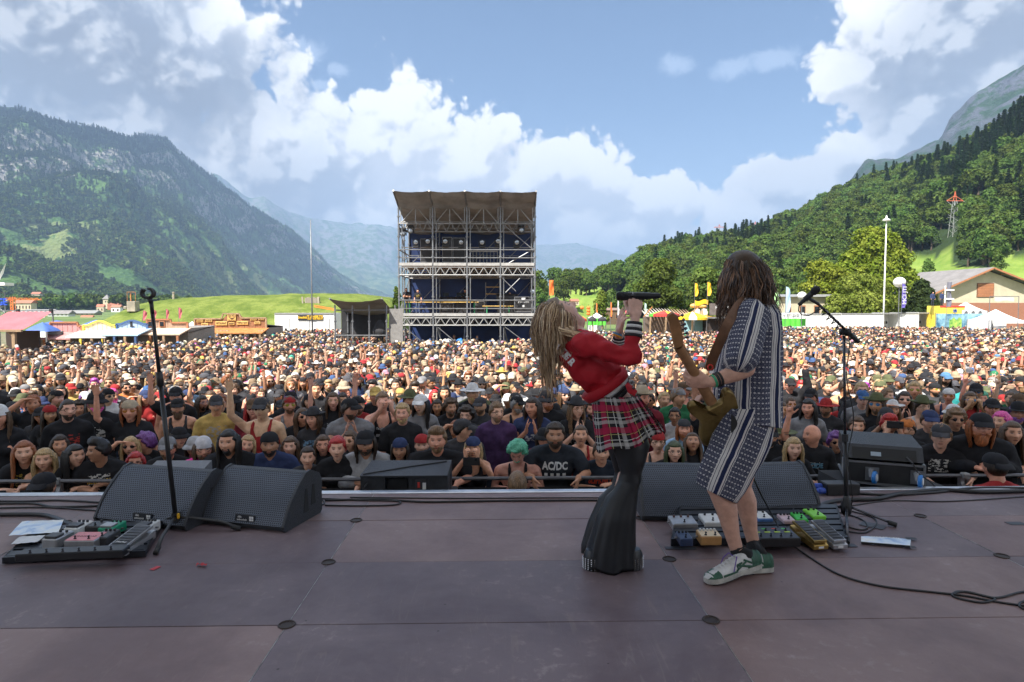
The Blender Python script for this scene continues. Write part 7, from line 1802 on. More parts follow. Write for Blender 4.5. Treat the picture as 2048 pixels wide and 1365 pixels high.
def hat_mesh(kind,low=False):
 key=('hat',kind,low)
 if key in HEADG:return HEADG[key]
 n=14 if low else 28;m=M()
 def dome(z0,h,rx,ry,top=.12,flat=0.):
  rows=[];k=5 if low else 9
  for j in range(k+1):
   t=j/k;a=t*PI/2;c=cos(a)**(.55 if flat else .8);rows.append([V(rx*max(c,.02)*cos(2*PI*i/n),ry*max(c,.02)*sin(2*PI*i/n)+.004,z0+h*sin(a)**(1.5 if flat else 1)+.0)for i in range(n)])
  m.grid(rows,closed=True);m.add([V(0,.004,z0+h)]+rows[-1],[(0,i+1,(i+1)%n+1)for i in range(n)])
 def brim(z0,rx,ry,w,droop,f=lambda a:1.):
  rows=[]
  for j in(0,1,2,3):
   t=j/3;rows.append([V((rx+w*t*f(2*PI*i/n))*cos(2*PI*i/n),(ry+w*t*f(2*PI*i/n))*sin(2*PI*i/n)+.004,z0-droop*t*(.4+.6*t)*f(2*PI*i/n)+(0))for i in range(n)])
  rows.append([p-V(0,0,.004)for p in rows[3]]);rows.append([p-V(0,0,.006)for p in rows[0]]);m.grid(rows,closed=True)
 if kind in('cap','cap_back'):
  dome(.046,.084,.084,.106);s=-1 if kind=='cap' else 1;k=5 if low else 10;rows=[]
  for j in range(4):
   t=j/3;rows.append([V(.070*cos(PI*i/k)*(1+.02*t),s*(.082+.004+(.030+.058*t)*sin(PI*i/k)**.8*(t>0)*1.0+.0*t)+(0),.052+.012*sin(PI*i/k)*(1-t)-.020*t*(1-.0)-.010*abs(cos(PI*i/k))*t)for i in range(k+1)])
  m.grid(rows);m.grid([[p-V(0,0,.005)for p in r]for r in rows]);m.grid([rows[3],[p-V(0,0,.005)for p in rows[3]]])
  if not low:m.ell((0,.004,.131),(.008,.008,.005),nu=8,nv=5)
 elif kind=='bucket':dome(.050,.085,.086,.108,flat=1);brim(.052,.084,.106,.045,.038)
 elif kind=='straw':dome(.052,.098,.084,.106,flat=1);brim(.056,.083,.105,.085,.004,lambda a:1+.05*cos(2*a))
 elif kind=='cowboy':dome(.052,.110,.080,.104,flat=1);brim(.058,.079,.103,.075,-.030,lambda a:.55+.45*abs(cos(a)))
 elif kind=='beanie':dome(.030,.112,.084,.107)
 elif kind=='bandana':
  dome(.048,.078,.080,.102);m.ell((0,.108,.03),(.018,.018,.02),nu=8,nv=6);m.grid([[V(-.02,.11,.03),V(.02,.11,.03)],[V(-.035,.13,-.03),V(.01,.135,-.03)],[V(-.03,.13,-.08),V(-.01,.135,-.08)]])
 me=m.mesh('hat',smooth=True);HEADG[key]=me;return me
def glasses_mesh(kind,low=False):
 key=('gl',kind,low)
 if key in HEADG:return HEADG[key]
 m=M()
 for s in(-1,1):
  n=10 if low else 16;c=V(.031*s,-.083,.012)
  if kind=='sun':
   pts=[c+V(.0255*cos(2*PI*i/n)*(1+.08*cos(4*PI*i/n)),.010*abs(cos(2*PI*i/n))*(1 if cos(2*PI*i/n)*s>0 else 0),.0185*sin(2*PI*i/n))for i in range(n)]
   m.add([c+V(0,-.004,0)]+pts+[p+V(0,.004,0)for p in pts],[(0,i+1,(i+1)%n+1)for i in range(n)]+[(i+1,n+i+1,n+(i+1)%n+1,(i+1)%n+1)for i in range(n)])
  else:m.tube([c+V(.023*cos(2*PI*i/n),0,.019*sin(2*PI*i/n))for i in range(n)],.0022,4,closed=True)
  m.tube([c+V(.024*s,.004,.005),V(.074*s,-.045,.012),V(.080*s,.01,.006)],.0028,4)
 m.tube([V(-.009,-.086,.016),V(0,-.089,.018),V(.009,-.086,.016)],.0026,4)
 me=m.mesh('glasses');HEADG[key]=me;return me
# ---------------------------------------------------------------- materials of the people
def person_mats(tagname,rand):
 """rand: colours drawn per instance (the mass); otherwise each object's own colour"""
 def info(t):o=t.new('ShaderNodeObjectInfo');return o
 def rnd(t,k):
  w=t.new('ShaderNodeTexWhiteNoise',noise_dimensions='1D');t.put(w.inputs['W'],t.m('MULTIPLY_ADD',info(t).outputs['Random'],917.3,k*13.7));return w.outputs['Value']
 out={}
 def pal(t,k,cols):
  tot=sum(w for w,_ in cols);a=0;st=[]
  for w,c in cols:st.append((a/tot,c));a+=w
  return t.ramp(rnd(t,k),st,'CONSTANT')
 SK=[(3,(.62,.36,.24)),(3,(.67,.41,.28)),(2,(.55,.30,.19)),(2,(.70,.45,.33)),(1,(.44,.23,.14)),(1,(.64,.33,.23)),(.3,(.16,.085,.055))]
 m,t,b=newmat(tagname+'_skin');out['skin']=m
 if rand:
  base=pal(t,1,SK[:30])
 else:base=info(t).outputs['Color']
 co=t.new('ShaderNodeTexCoord').outputs['Object'];n=t.noise(co,22,4,.6)
 base=t.mix(t.ss(n,.3,.7),t.v('MULTIPLY',base,(.86,.82,.80)),t.v('MULTIPLY',base,(1.10,1.06,1.04)))
 at=t.new('ShaderNodeAttribute',attribute_name='feat');s3=t.new('ShaderNodeSeparateColor');t.l.new(at.outputs['Color'],s3.inputs[0])
 st=t.m('MULTIPLY',at.outputs['Alpha'],(rnd(t,7)if rand else info(t).outputs['Alpha']))
 if not rand:st=t.m('MULTIPLY',at.outputs['Alpha'],t.m('SUBTRACT',1.0,info(t).outputs['Alpha']))
 c=t.mix(t.m('MULTIPLY',st,.45),base,(.09,.06,.045));c=t.mix(t.m('MULTIPLY',s3.outputs[0],.75),c,(.42,.13,.11));c=t.mix(t.m('MULTIPLY',s3.outputs[2],.7),c,(.45,.42,.39));c=t.mix(t.m('MULTIPLY',s3.outputs[1],.92),c,(.035,.022,.016))
 t.put(b.inputs['Base Color'],c);b.inputs['Roughness'].default_value=.48;b.inputs['Specular IOR Level'].default_value=.45
 try:b.inputs['Subsurface Weight'].default_value=0.0
 except Exception:pass
 bn=t.new('ShaderNodeBump');bn.inputs['Strength'].default_value=.15;bn.inputs['Distance'].default_value=.002;t.put(bn.inputs['Height'],t.noise(co,260,2));t.l.new(bn.outputs[0],b.inputs['Normal'])
 HC=[(4,(.035,.022,.014)),(5,(.095,.055,.03)),(4,(.19,.115,.06)),(3,(.40,.28,.14)),(1,(.22,.075,.025)),(1,(.25,.24,.23)),(1.5,(.012,.01,.009)),(.4,(.45,.02,.03)),(.15,(.05,.35,.25)),(.15,(.35,.05,.35))]
 m,t,b=newmat(tagname+'_hair');out['hair']=m;base=pal(t,2,HC)if rand else info(t).outputs['Color']
 co=t.new('ShaderNodeTexCoord').outputs['Object'];n=t.noise(t.v('MULTIPLY',co,(1,1,.12)),170,3,.6)
 t.put(b.inputs['Base Color'],t.mix(t.ss(n,.35,.65),t.v('MULTIPLY',base,(.55,.55,.55)),t.v('MULTIPLY',base,(1.5,1.45,1.4))));b.inputs['Roughness'].default_value=.42
 bn=t.new('ShaderNodeBump');bn.inputs['Strength'].default_value=.7;bn.inputs['Distance'].default_value=.004;t.put(bn.inputs['Height'],n);t.l.new(bn.outputs[0],b.inputs['Normal'])
 SH=[(17,(.020,.020,.023)),(5,(.035,.035,.04)),(1.6,(.09,.09,.10)),(1.3,(.30,.30,.31)),(1.2,(.62,.61,.60)),(.8,(.05,.09,.20)),(.7,(.12,.22,.40)),(.8,(.40,.03,.035)),(.5,(.12,.13,.08)),(.5,(.5,.30,.22)),(.3,(.06,.30,.20)),(.3,(.65,.40,.08)),(.25,(.45,.15,.30)),(5,(.62,.38,.26))]
 for nm,kk,palc in(('shirt',3,SH),('hat',4,[(9,(.022,.022,.026)),(2.5,(.07,.07,.08)),(3.2,(.33,.26,.17)),(2.4,(.55,.48,.36)),(1,(.60,.60,.60)),(.9,(.05,.09,.20)),(.5,(.10,.10,.05)),(.7,(.30,.03,.035)),(.5,(.52,.36,.10)),(.25,(.03,.17,.08)),(.3,(.08,.18,.32)),(.25,(.45,.22,.28)),(1.4,(.20,.14,.09))]),('trousers',5,[(4,(.03,.035,.05)),(3,(.05,.07,.12)),(2,(.02,.02,.02)),(1,(.2,.17,.12))])):
  m,t,b=newmat(tagname+'_'+nm);out[nm]=m;base=pal(t,kk,palc)if rand else info(t).outputs['Color']
  co=t.new('ShaderNodeTexCoord').outputs['Object'];n=t.noise(co,9,4,.6)
  c=t.mix(t.ss(n,.3,.7),t.v('MULTIPLY',base,(.75,.75,.76)),t.v('MULTIPLY',base,(1.25,1.25,1.25)))
  if nm=='shirt':
   x,y,z=t.sep(co);rr=rnd(t,11)if rand else info(t).outputs['Random']
   on=(t.m('GREATER_THAN',rr,.48))if rand else t.m('LESS_THAN',info(t).outputs['Alpha'],.9)
   w=t.new('ShaderNodeTexWhiteNoise',noise_dimensions='1D');t.put(w.inputs['W'],t.m('MULTIPLY',rr,77.));r2=w.outputs['Value']
   cx=t.m('ABSOLUTE',x);mask=t.m('MULTIPLY',t.m('LESS_THAN',cx,t.m('MULTIPLY_ADD',r2,.05,.075)),t.m('LESS_THAN',t.m('ABSOLUTE',t.m('SUBTRACT',z,1.27)),t.m('MULTIPLY_ADD',r2,.06,.04)))
   mask=t.m('MULTIPLY',mask,t.m('LESS_THAN',y,-.03));off=t.comb(t.m('MULTIPLY',rr,50.),0.,t.m('MULTIPLY',rr,31.))
   pn_=t.noise(t.v('ADD',t.v('MULTIPLY',co,(1,.2,1.6)),off),26,3,.6);mask=t.m('MULTIPLY',mask,t.m('MULTIPLY',t.ss(pn_,.51,.55),on))
   ink=t.ramp(r2,[(0,(.5,.5,.5)),(.35,(.62,.60,.56)),(.55,(.45,.05,.04)),(.68,(.55,.38,.06)),(.78,(.15,.28,.42)),(.88,(.4,.4,.42)),(.95,(.5,.2,.3))],'CONSTANT')
   c=t.mix(t.m('MULTIPLY',mask,.85),c,ink)
  t.put(b.inputs['Base Color'],c);b.inputs['Roughness'].default_value=.88;b.inputs['Specular IOR Level'].default_value=.25
  bn=t.new('ShaderNodeBump');bn.inputs['Strength'].default_value=.35;bn.inputs['Distance'].default_value=.012;t.put(bn.inputs['Height'],t.m('ADD',t.noise(co,13,4,.6,.5),t.m('MULTIPLY',t.noise(co,400,1),.05)));t.l.new(bn.outputs[0],b.inputs['Normal'])
 m,t,b=newmat(tagname+'_lens');out['lens']=m
 t.put(b.inputs['Base Color'],pal(t,6,[(10,(.01,.01,.012)),(1,(.05,.15,.35)),(.7,(.4,.12,.02)),(.4,(.05,.3,.1)),(.5,(.25,.02,.02)),(.5,(.5,.4,.05))])if rand else info(t).outputs['Color']);b.inputs['Roughness'].default_value=.12
 return out
PMN=person_mats('person',False);PMR=person_mats('crowd',True)
def lum(c):return .3*c[0]+.6*c[1]+.1*c[2]
COLN={'black':(.020,.020,.023),'charcoal':(.05,.05,.055),'grey':(.22,.22,.23),'light grey':(.42,.42,.43),'white':(.66,.65,.64),'navy':(.035,.05,.12),'blue':(.05,.12,.28),'red':(.34,.03,.03),'dark red':(.18,.02,.03),'olive':(.11,.12,.06),'pink':(.70,.18,.32),'green':(.03,.16,.07),'yellow':(.55,.38,.12),'orange':(.55,.18,.05),'purple':(.07,.035,.10),'beige':(.42,.34,.24),'brown':(.12,.075,.045),'teal':(.03,.26,.26),'light blue':(.30,.45,.62)}
HAIRN={'black':(.012,.010,.009),'dark brown':(.035,.022,.014),'brown':(.09,.052,.028),'light brown':(.19,.115,.06),'blonde':(.42,.29,.14),'ginger':(.26,.085,.028),'grey':(.26,.25,.24),'bright red':(.42,.03,.03),'mint green':(.10,.42,.27),'purple':(.16,.06,.24),'pink':(.65,.08,.32),'orange':(.6,.16,.03)}
SKINS=[(.72,.38,.24),(.78,.44,.29),(.64,.33,.20),(.80,.47,.33),(.50,.26,.155),(.74,.36,.24)]
def person(label,loc,rz=0.,sc_=1.,pose='down',fem=0,yaw=0.,pitch=0.,roll=0.,wide=1.,shirt='tee',scol='black',hair='short',hcol='brown',hat=None,hatc='black',gl=None,glc=(.01,.01,.012),beard=None,skin=None,prnt=0.,group=None,seed=0,stub=0.):
 me,xf=get_body(pose,fem,yaw,pitch,roll,wide)
 if not me.materials:me.materials.append(PMN['skin'])
 o=bpy.data.objects.new('person',me);col.objects.link(o);o.location=loc;o.rotation_euler=(0,0,rz);o.scale=(sc_*(1+.05*sin(seed*2.3)),sc_*(1+.04*cos(seed*1.7)),sc_);sk=skin or SKINS[seed%6];o.color=(*sk,1-stub);LOC[o.name]=Vector(loc)
 tag(o,label,'person',group)
 def part(nm,mesh,mt,c,xf_=None,a=1.):
  if not mesh.materials:mesh.materials.append(mt)
  q=bpy.data.objects.new(nm,mesh);col.objects.link(q);q.parent=o;q.color=(*c,a)
  if xf_ is not None:q.matrix_local=xf_
  return q
 cv=COLN[scol]if isinstance(scol,str)else scol
 if shirt:part({'tee':'t_shirt','tank':'tank_top','hoodie':'hoodie','vest':'sleeveless_shirt'}[shirt],get_shirt(pose,fem,shirt,wide),PMN['shirt'],cv,None,1.-prnt)
 part('trousers',get_legs(),PMN['trousers'],(.03,.035,.05)if seed%3 else(.06,.08,.13))
 hc=HAIRN[hcol]if isinstance(hcol,str)else hcol
 if hair:part('hair',hair_mesh(hair,seed%3),PMN['hair'],hc,xf)
 if beard:part('beard',beard_mesh(beard),PMN['hair'],tuple(x*1.5+.012 for x in hc),xf)
 if hat:part({'cap':'cap','cap_back':'cap','bucket':'bucket_hat','straw':'straw_hat','cowboy':'wide_hat','beanie':'beanie','bandana':'bandana'}[hat],hat_mesh(hat),PMN['hat'],COLN[hatc]if isinstance(hatc,str)else hatc,xf)
 if gl:part('sunglasses' if gl=='sun' else 'glasses',glasses_mesh(gl),PMN['lens'],glc,xf)
 return o
# ---------------------------------------------------------------- the crowd
def blocked(x,y):
 if TX[0]-.5<x<TX[4]+.5 and TY-.4<y<TB+.5:return True
 if sx(664,40)<x<sx(792,40)and 39.4<y<44:return True
 return False
def back_edge(px):return float(np.interp(px,[-100,90,92,380,384,545,550,800,1070,1075,1290,1300,1480,1500,2150],[33,33,40.5,40.5,50,50,66,66,66,60,60,57,60,74,72]))
RC=random.Random(11)
def nearest_floor():pass
# hand-placed people of the first rows: (px, py of the face centre, Y, keywords)
FRONT=[(38,905,6.15,dict(pose='rail',hair='long',hcol='ginger',scol='black',prnt=.3,yaw=.25,skin=SKINS[3]),'long haired ginger man in a black T-shirt at the far left of the barrier'),(78,920,6.10,dict(pose='rail',fem=1,hair='wavy',hcol='blonde',shirt='tank',scol='black',skin=SKINS[1]),'woman with curly blonde hair and black strappy top leaning on the barrier'),(110,893,6.75,dict(pose='down',fem=1,hair='wavy',hcol='dark brown',scol='grey',yaw=.2),'brown haired woman behind the curly blonde at the left'),(140,912,6.12,dict(pose='rail',fem=1,hair='long',hcol='black',scol='black',yaw=.8,prnt=.3),'woman with long black hair turned sideways at the barrier'),(188,901,6.12,dict(pose='rail',hair='quiff',hcol='black',scol='black',yaw=-.95,prnt=.3),'young man with a dark quiff looking to the left at the barrier'),(262,926,6.35,dict(pose='rail',fem=1,hair='wavy',hcol='bright red',scol='black',gl='clear',yaw=.1),'red haired woman with glasses just above the left monitor'),(254,896,6.95,dict(pose='shade',fem=1,hair='long',hcol='blonde',scol='black',gl='sun'),'blonde woman in dark sunglasses touching her head behind the left monitor'),(284,889,7.1,dict(pose='down',hair='curly',hcol='purple',scol='black',yaw=-1.2),'person with purple curls turned away behind the left monitor'),(327,897,6.3,dict(pose='rail',hair='short',hcol='brown',shirt='hoodie',scol='black',hat='cap',hatc='grey',gl='clear',beard='short'),'man with grey cap and glasses in a black hoodie behind the empty stand'),(352,878,7.1,dict(pose='down',hair='long',hcol='dark brown',shirt='hoodie',scol='black',hat='bucket',hatc='black',yaw=.5),'man in a black sun hat behind the empty microphone stand'),(384,896,6.6,dict(pose='rail',fem=1,hair='bob',hcol='dark brown',scol='pink',hat='bucket',hatc='light grey',shirt='hoodie'),'person in a patterned pale bucket hat next to the pink costume'),(402,898,6.28,dict(pose='rail',hair='bob',hcol='light grey' if False else 'brown',shirt='hoodie',scol=(.85,.06,.33),hat='beanie',hatc=(.62,.60,.62),beard='full',gl='clear',yaw=.3),'bearded man in a bright pink plush costume between the left monitors'),(454,884,6.12,dict(pose='rail',hair='long',hcol='black',shirt='hoodie',scol='black',beard='goatee',yaw=-.15),'man with very long black hair and goatee above the second monitor'),(489,893,6.7,dict(pose='down',fem=1,hair='long',hcol='blonde',scol='charcoal',roll=.2),'blonde woman with tilted head behind the long haired man'),(533,889,6.2,dict(pose='rail',hair='buzz',hcol='black',shirt='hoodie',scol='navy',hat='cap_back',hatc='black',beard='short',skin=SKINS[4]),'man with a backwards black cap and trimmed beard in a navy sweatshirt'),(577,896,6.75,dict(pose='down',fem=1,hair='wavy',hcol='brown',scol='charcoal'),'brown haired woman smiling behind the second monitor\'s right edge'),(608,915,6.12,dict(pose='rail',fem=1,hair='pony',hcol='dark brown',scol='charcoal',prnt=.3,skin=SKINS[3]),'woman in a dark grey T-shirt with crossed arms right of the monitors'),(642,893,6.75,dict(pose='down',fem=1,hair='long',hcol='brown',scol='black',gl='clear'),'woman with long brown hair and glasses beside the red haired woman'),(670,896,6.12,dict(pose='railw',fem=1,hair='short',hcol='bright red',shirt='vest',scol='black',skin=SKINS[3]),'woman with short red hair and a patterned neck scarf at the barrier'),(698,884,6.8,dict(pose='down',fem=1,hair='wavy',hcol='brown',scol='charcoal',gl='sun',glc=(.2,.1,.05),yaw=-.5),'woman in tinted sunglasses with open mouth behind the scarfed woman'),(730,886,6.15,dict(pose='rail',hair='bob',hcol='dark brown',shirt='hoodie',scol='light grey',hat='cap',hatc='black',beard='short',wide=1.05),'man in a grey and black sweatshirt with a camouflage cap at the barrier'),(800,900,6.2,dict(pose='chin',fem=1,hair='long',hcol='dark brown',scol='black',hat='cap_back',hatc='navy',skin=SKINS[4]),'woman with a dark backwards cap resting her chin on her hand'),(842,890,6.65,dict(pose='rail',hair='buzz',hcol='brown',scol='black',hat='cap_back',hatc='red',skin=SKINS[3]),'young man with a red and purple backwards cap left of the large man'),(876,879,6.12,dict(pose='railw',hair='quiff',hcol='light brown',scol='black',beard='short',wide=1.25,prnt=0),'heavy man with a blond quiff in a black T-shirt with pink lettering'),(946,900,6.15,dict(pose='phone',fem=1,hair='long',hcol='blonde',shirt='tank',scol='black',hat='cap_back',hatc='navy'),'woman in a dark cap filming with a phone at the barrier'),(925,862,6.9,dict(pose='down',hair='short',hcol='black',scol='charcoal',hat='cap',hatc='charcoal',yaw=1.3),'man in a dark cap turned away behind the filming woman'),(912,862,6.9+.5,dict(pose='shade',hair='short',hcol='ginger',scol='black',beard='short'),'man raising an arm beside the dark capped man'),(1036,905,6.10,dict(pose='rail',hair='curly',hcol='mint green',shirt='tank',scol='black',pitch=.55,yaw=-.2,wide=1.2,skin=(.60,.31,.24),beard='moustache'),'person with mint green hair in a black tank top looking down'),(1112,869,6.18,dict(pose='railw',hair='short',hcol='dark brown',scol=(.03,.035,.045),beard='full',wide=1.08,stub=.6),'bearded man in a dark band T-shirt at the barrier left of the singer'),(1088,880,6.85,dict(pose='down',hair='wavy',hcol='dark brown',scol='dark red',hat='bucket',hatc='black',gl='sun',glc=(.35,.01,.04)),'man with a wide black hat and red sunglasses behind the green haired person'),(1163,874,6.65,dict(pose='down',fem=1,hair='pony',hcol='brown',shirt='tank',scol='red',pitch=-.15),'brown haired woman in red between barrier and singer'),(1205,905,6.15,dict(pose='rail',hair='short',hcol='brown',scol=(.022,.03,.045),wide=1.1),'person in a black T-shirt with red print half hidden by the singer'),(1319,888,6.4,dict(pose='down',fem=1,hair='short',hcol='brown',shirt='tank',scol='charcoal',hat='cap_back',hatc='red',gl='clear',skin=SKINS[3]),'person with a backwards red cap and glasses right of the singer'),(1352,903,6.3,dict(pose='rail',fem=1,hair='long',hcol=(.05,.07,.03),scol='black',gl='clear',skin=SKINS[3]),'woman with dark green tinted hair and glasses above the right monitor'),(1389,889,6.55,dict(pose='down',fem=1,hair='long',hcol='brown',scol='charcoal',pitch=-.45),'woman with closed eyes tilting her head back left of the guitarist'),(1372,862,7.0,dict(pose='down',hair='wavy',hcol='ginger',shirt='vest',scol='light blue',hat='cap_back',hatc='charcoal',beard='short',pitch=-.1),'ginger man with a backwards cap and denim vest left of the guitarist'),(1544,875,6.6,dict(pose='down',hair='buzz',hcol='black',scol='black',beard='full',gl='clear',wide=1.15,hat='cap',hatc='black'),'heavy bearded man with glasses right of the guitarist\'s hip'),(1571,873,7.2,dict(pose='down',hair='short',hcol='dark brown',scol='black',hat='straw',hatc='olive',beard='short',yaw=-.4),'man in an olive brimmed hat right of the guitarist'),(1592,897,6.25,dict(pose='rail',fem=1,hair='wavy',hcol='blonde',scol='black',skin=SKINS[3]),'woman with long wavy blonde hair above the right monitor\'s corner'),(1630,873,6.55,dict(pose='horn',hair=None,hcol='grey',scol='black',yaw=-1.1,prnt=.3,skin=SKINS[5]),'bald man looking left and raising a horned hand'),(1680,888,6.8,dict(pose='down',fem=1,hair='curly',hcol='purple',scol='black',gl='sun',skin=SKINS[4]),'person with purple curls and sunglasses behind the boom stand'),(1721,855,7.0,dict(pose='down',hair='short',hcol='brown',scol='charcoal',skin=SKINS[1]),'young man with a brown fringe above the black monitor on the case'),(1786,853,6.9,dict(pose='phone',hair='quiff',hcol='bright red',scol='black',skin=SKINS[1]),'young man with red and purple hair holding a phone above the case'),(1823,862,6.7,dict(pose='down',hair='short',hcol='dark brown',scol='black',hat='cap_back',hatc='orange',beard='short',gl='clear',yaw=-.4),'man with an orange backwards cap and beard right above the case'),(1888,872,6.25,dict(pose='railw',hair='short',hcol='light brown',scol='black',hat='cap',hatc='charcoal',yaw=-.3,skin=SKINS[3],prnt=.3),'young man in a charcoal flat cap leaning over the barrier on the right'),(1868,845,6.9,dict(pose='down',hair='short',hcol='brown',scol='charcoal',hat='cap',hatc='navy',skin=SKINS[3]),'man with a navy cap behind the young man in the flat cap'),(1920,842,7.1,dict(pose='down',hair='curly',hcol='light brown',scol='black',gl='sun',hat=None),'young man with fluffy hair and dark headband glasses on the right'),(1972,853,6.15,dict(pose='rail',hair='bob',hcol='ginger',shirt='hoodie',scol='black',hat='cap',hatc='black',beard='long',gl='clear',wide=1.15),'bearded man in a black cap and hoodie with folded arms on the right'),(2030,866,6.3,dict(pose='rail',fem=1,hair='long',hcol='brown',scol='black',pitch=-.05),'long haired woman in a black top at the far right of the barrier'),(2012,846,6.95,dict(pose='down',fem=1,hair='wavy',hcol='pink',scol='black',yaw=-.9),'person with bright pink hair turned sideways at the right edge'),]
NEAR_PTS=[]
def feet(px,py,Y,pose,s=1.):
 """ground point and scale so that the head shows where the photograph has it"""
 h=P(px,py,Y-.08);lean=POSES[pose][2];z0=GZ(Y);H=(1.615-lean*.35);s=(h.z-z0)/H
 s2=max(.86,min(1.10,s));return V(h.x,Y+lean*.6,h.z-H*s2),s2
fobjs={}
HS=1.06
for i,(px_,py_,Y_,kw,lb)in enumerate(FRONT):
 loc,s=feet(px_,py_,Y_,kw.get('pose','down'));k=dict(kw);k.setdefault('seed',i)
 g='people in the first rows of the crowd'
 o=person(lb,loc,rz=-atan2(loc.x,loc.y)*.6+RC.uniform(-.08,.08),sc_=s,group=g,**k);fobjs[i]=o;NEAR_PTS.append((loc.x,loc.y))
HS=1.02
# ---------------------------------------------------------------- the next rows: individuals
ZONES=[(90,'at the far left'),(200,'left of the first monitor'),(300,'behind the left monitor'),(345,'behind the empty stand'),(480,'between stand and second monitor'),(610,'above the second monitor'),(720,'left of the middle monitor'),(900,'behind the middle monitor'),(1060,'right of the middle monitor'),(1160,'left of the singer'),(1300,'behind the singer'),(1400,'between singer and guitarist'),(1560,'behind the guitarist'),(1680,'left of the boom stand'),(1850,'behind the flight case'),(1960,'right of the flight case'),(9999,'at the far right')]
ORD='first second third fourth fifth sixth seventh eighth ninth tenth eleventh twelfth thirteenth fourteenth'.split()
POSEW=[('down',52),('horn',3),('arms_up',1),('fist',1),('phone',3),('shade',3),('clap',7),('cross',9),('one_up',1.5)]
GEST={'horn':'hand raised','arms_up':'both arms up','fist':'fist raised','phone':'holding hands to face','shade':'shading eyes','clap':'clapping','cross':'arms crossed','one_up':'arm raised'}
def pick(lst,r=RC):
 tot=sum(w for _,w in lst);x=r.random()*tot
 for v,w in lst:
  x-=w
  if x<=0:return v
 return lst[-1][0]
YAWS={0:[0.,.35,-.35,.7],1:[0.,-.4,.3]}
def near_rows(limit):
 seen=set();n=0;Y=6.78;row=1;last=Y
 while n<limit:
  half=0.83*Y+.2;x=-half+RC.random()*.5
  while x<half and n<limit:
   xx=x+RC.uniform(-.10,.10);yy=Y+RC.uniform(-.16,.16)
   if all((xx-a)**2+((yy-b)*.9)**2>.41**2 for a,b in NEAR_PTS):
    for att in range(60):
     fem=int(RC.random()<.38);pose=pick(POSEW);scol=pick([('black',20),('charcoal',5),('grey',2),('light grey',1.5),('white',1.5),('navy',1.5),('blue',.8),('red',1.2),('dark red',.8),('olive',.8),('green',.4),('yellow',.15),('orange',.15),('beige',.6),('light blue',.5),('teal',.4),('purple',.3)])
     sh=pick([('tee',10),('tank',2.0),('hoodie',1.4),('vest',1.2)]);hair=pick([('long',4),('wavy',3),('bob',2),('pony',2)]if fem else[('short',6),('buzz',2),('quiff',1.5),('curly',1),('spiky',1),('long',1),(None,.6)])
     hcol=pick([('dark brown',4),('brown',4),('black',2),('light brown',2),('blonde',1.6),('ginger',.8),('grey',.7),('bright red',.35),('mint green',.12),('pink',.15),('purple',.15)])
     hat=pick([(None,4.6),('cap',3.2),('cap_back',1.3),('bucket',.8),('straw',.5),('cowboy',.6),('beanie',.3),('bandana',.3)])
     hatc=pick([('black',6),('charcoal',2),('navy',1),('grey',1),('beige',1.4),('white',.7),('red',.5),('green',.2),('yellow',.3),('olive',.8),('blue',.3),('brown',.5)])
     gl=pick([(None,5),('sun',3),('clear',1.3)]);beard=None if fem else pick([(None,4),('short',3),('full',2),('long',.5),('goatee',.6),('moustache',.4)])
     hx=pxy((xx,yy,GZ(yy)+1.6))[0];zone=[z for q,z in ZONES if hx<q][0]
     it=['woman' if fem else('bearded man' if beard in('full','long')else 'man'),'in '+scol+' '+{'tee':'T-shirt','tank':'tank top','hoodie':'sweatshirt','vest':'sleeveless shirt'}[sh]]
     if hair is None:it[0]='bald '+it[0]
     ex=((hcol+' '+{'long':'long hair','wavy':'wavy hair','bob':'bob','pony':'tied hair','short':'hair','buzz':'cropped hair','quiff':'quiff','curly':'curls','spiky':'spiky hair'}[hair])if hair else '')
     det=[ex]if ex else[]
     if hat:det=[hatc+' '+{'cap':'cap','cap_back':'backwards cap','bucket':'bucket hat','straw':'straw hat','cowboy':'brimmed hat','beanie':'beanie','bandana':'bandana'}[hat]]+(det if hair in('long','wavy')else[])
     if gl:det.append('sunglasses' if gl=='sun' else 'glasses')
     if pose in GEST:det.append(GEST[pose])
     lb=' '.join(it)+(', '+', '.join(det)if det else '')
     full=lb+', '+ORD[row]+' row '+zone
     while len(full.replace('-',' ').split())>16 and len(det)>1:
      det=det[1:]if not hat else det[:-1];lb=' '.join(it)+', '+', '.join(det);full=lb+', '+ORD[row]+' row '+zone
     if full not in seen and len(full.replace('-',' ').split())<=16:break
    seen.add(full)
    s=RC.uniform(.93,1.07)*(1-.045*fem);yaw=RC.choice(YAWS[fem])if pose in('down','cross','clap')else 0.
    person(full,V(xx,yy,GZ(yy)),rz=-atan2(xx,yy)*.8+RC.uniform(-.22,.22),sc_=s,pose=pose,fem=fem,yaw=yaw,shirt=sh,scol=scol,hair=(hair if not(hat and hair in('curly','quiff','spiky'))else 'short'),hcol=hcol,hat=hat,hatc=hatc,gl=gl,glc=RC.choice([(.01,.01,.012)]*6+[(.05,.2,.4),(.4,.15,.02),(.3,.3,.03)]),beard=beard,skin=tuple(c*RC.uniform(.92,1.06)for c in RC.choice(SKINS)),prnt=.3 if RC.random()<.5 else 0.,seed=n,stub=RC.random()*.7 if not fem else 0.,group='people in the first rows of the crowd')
    NEAR_PTS.append((xx,yy));n+=1
   x+=.53
  last=Y;Y+=.60;row+=1
 return last,x
EXTRA=12
LASTY,LASTX=near_rows(300-len(FRONT)-EXTRA)
print('near rows end at',LASTY,LASTX)
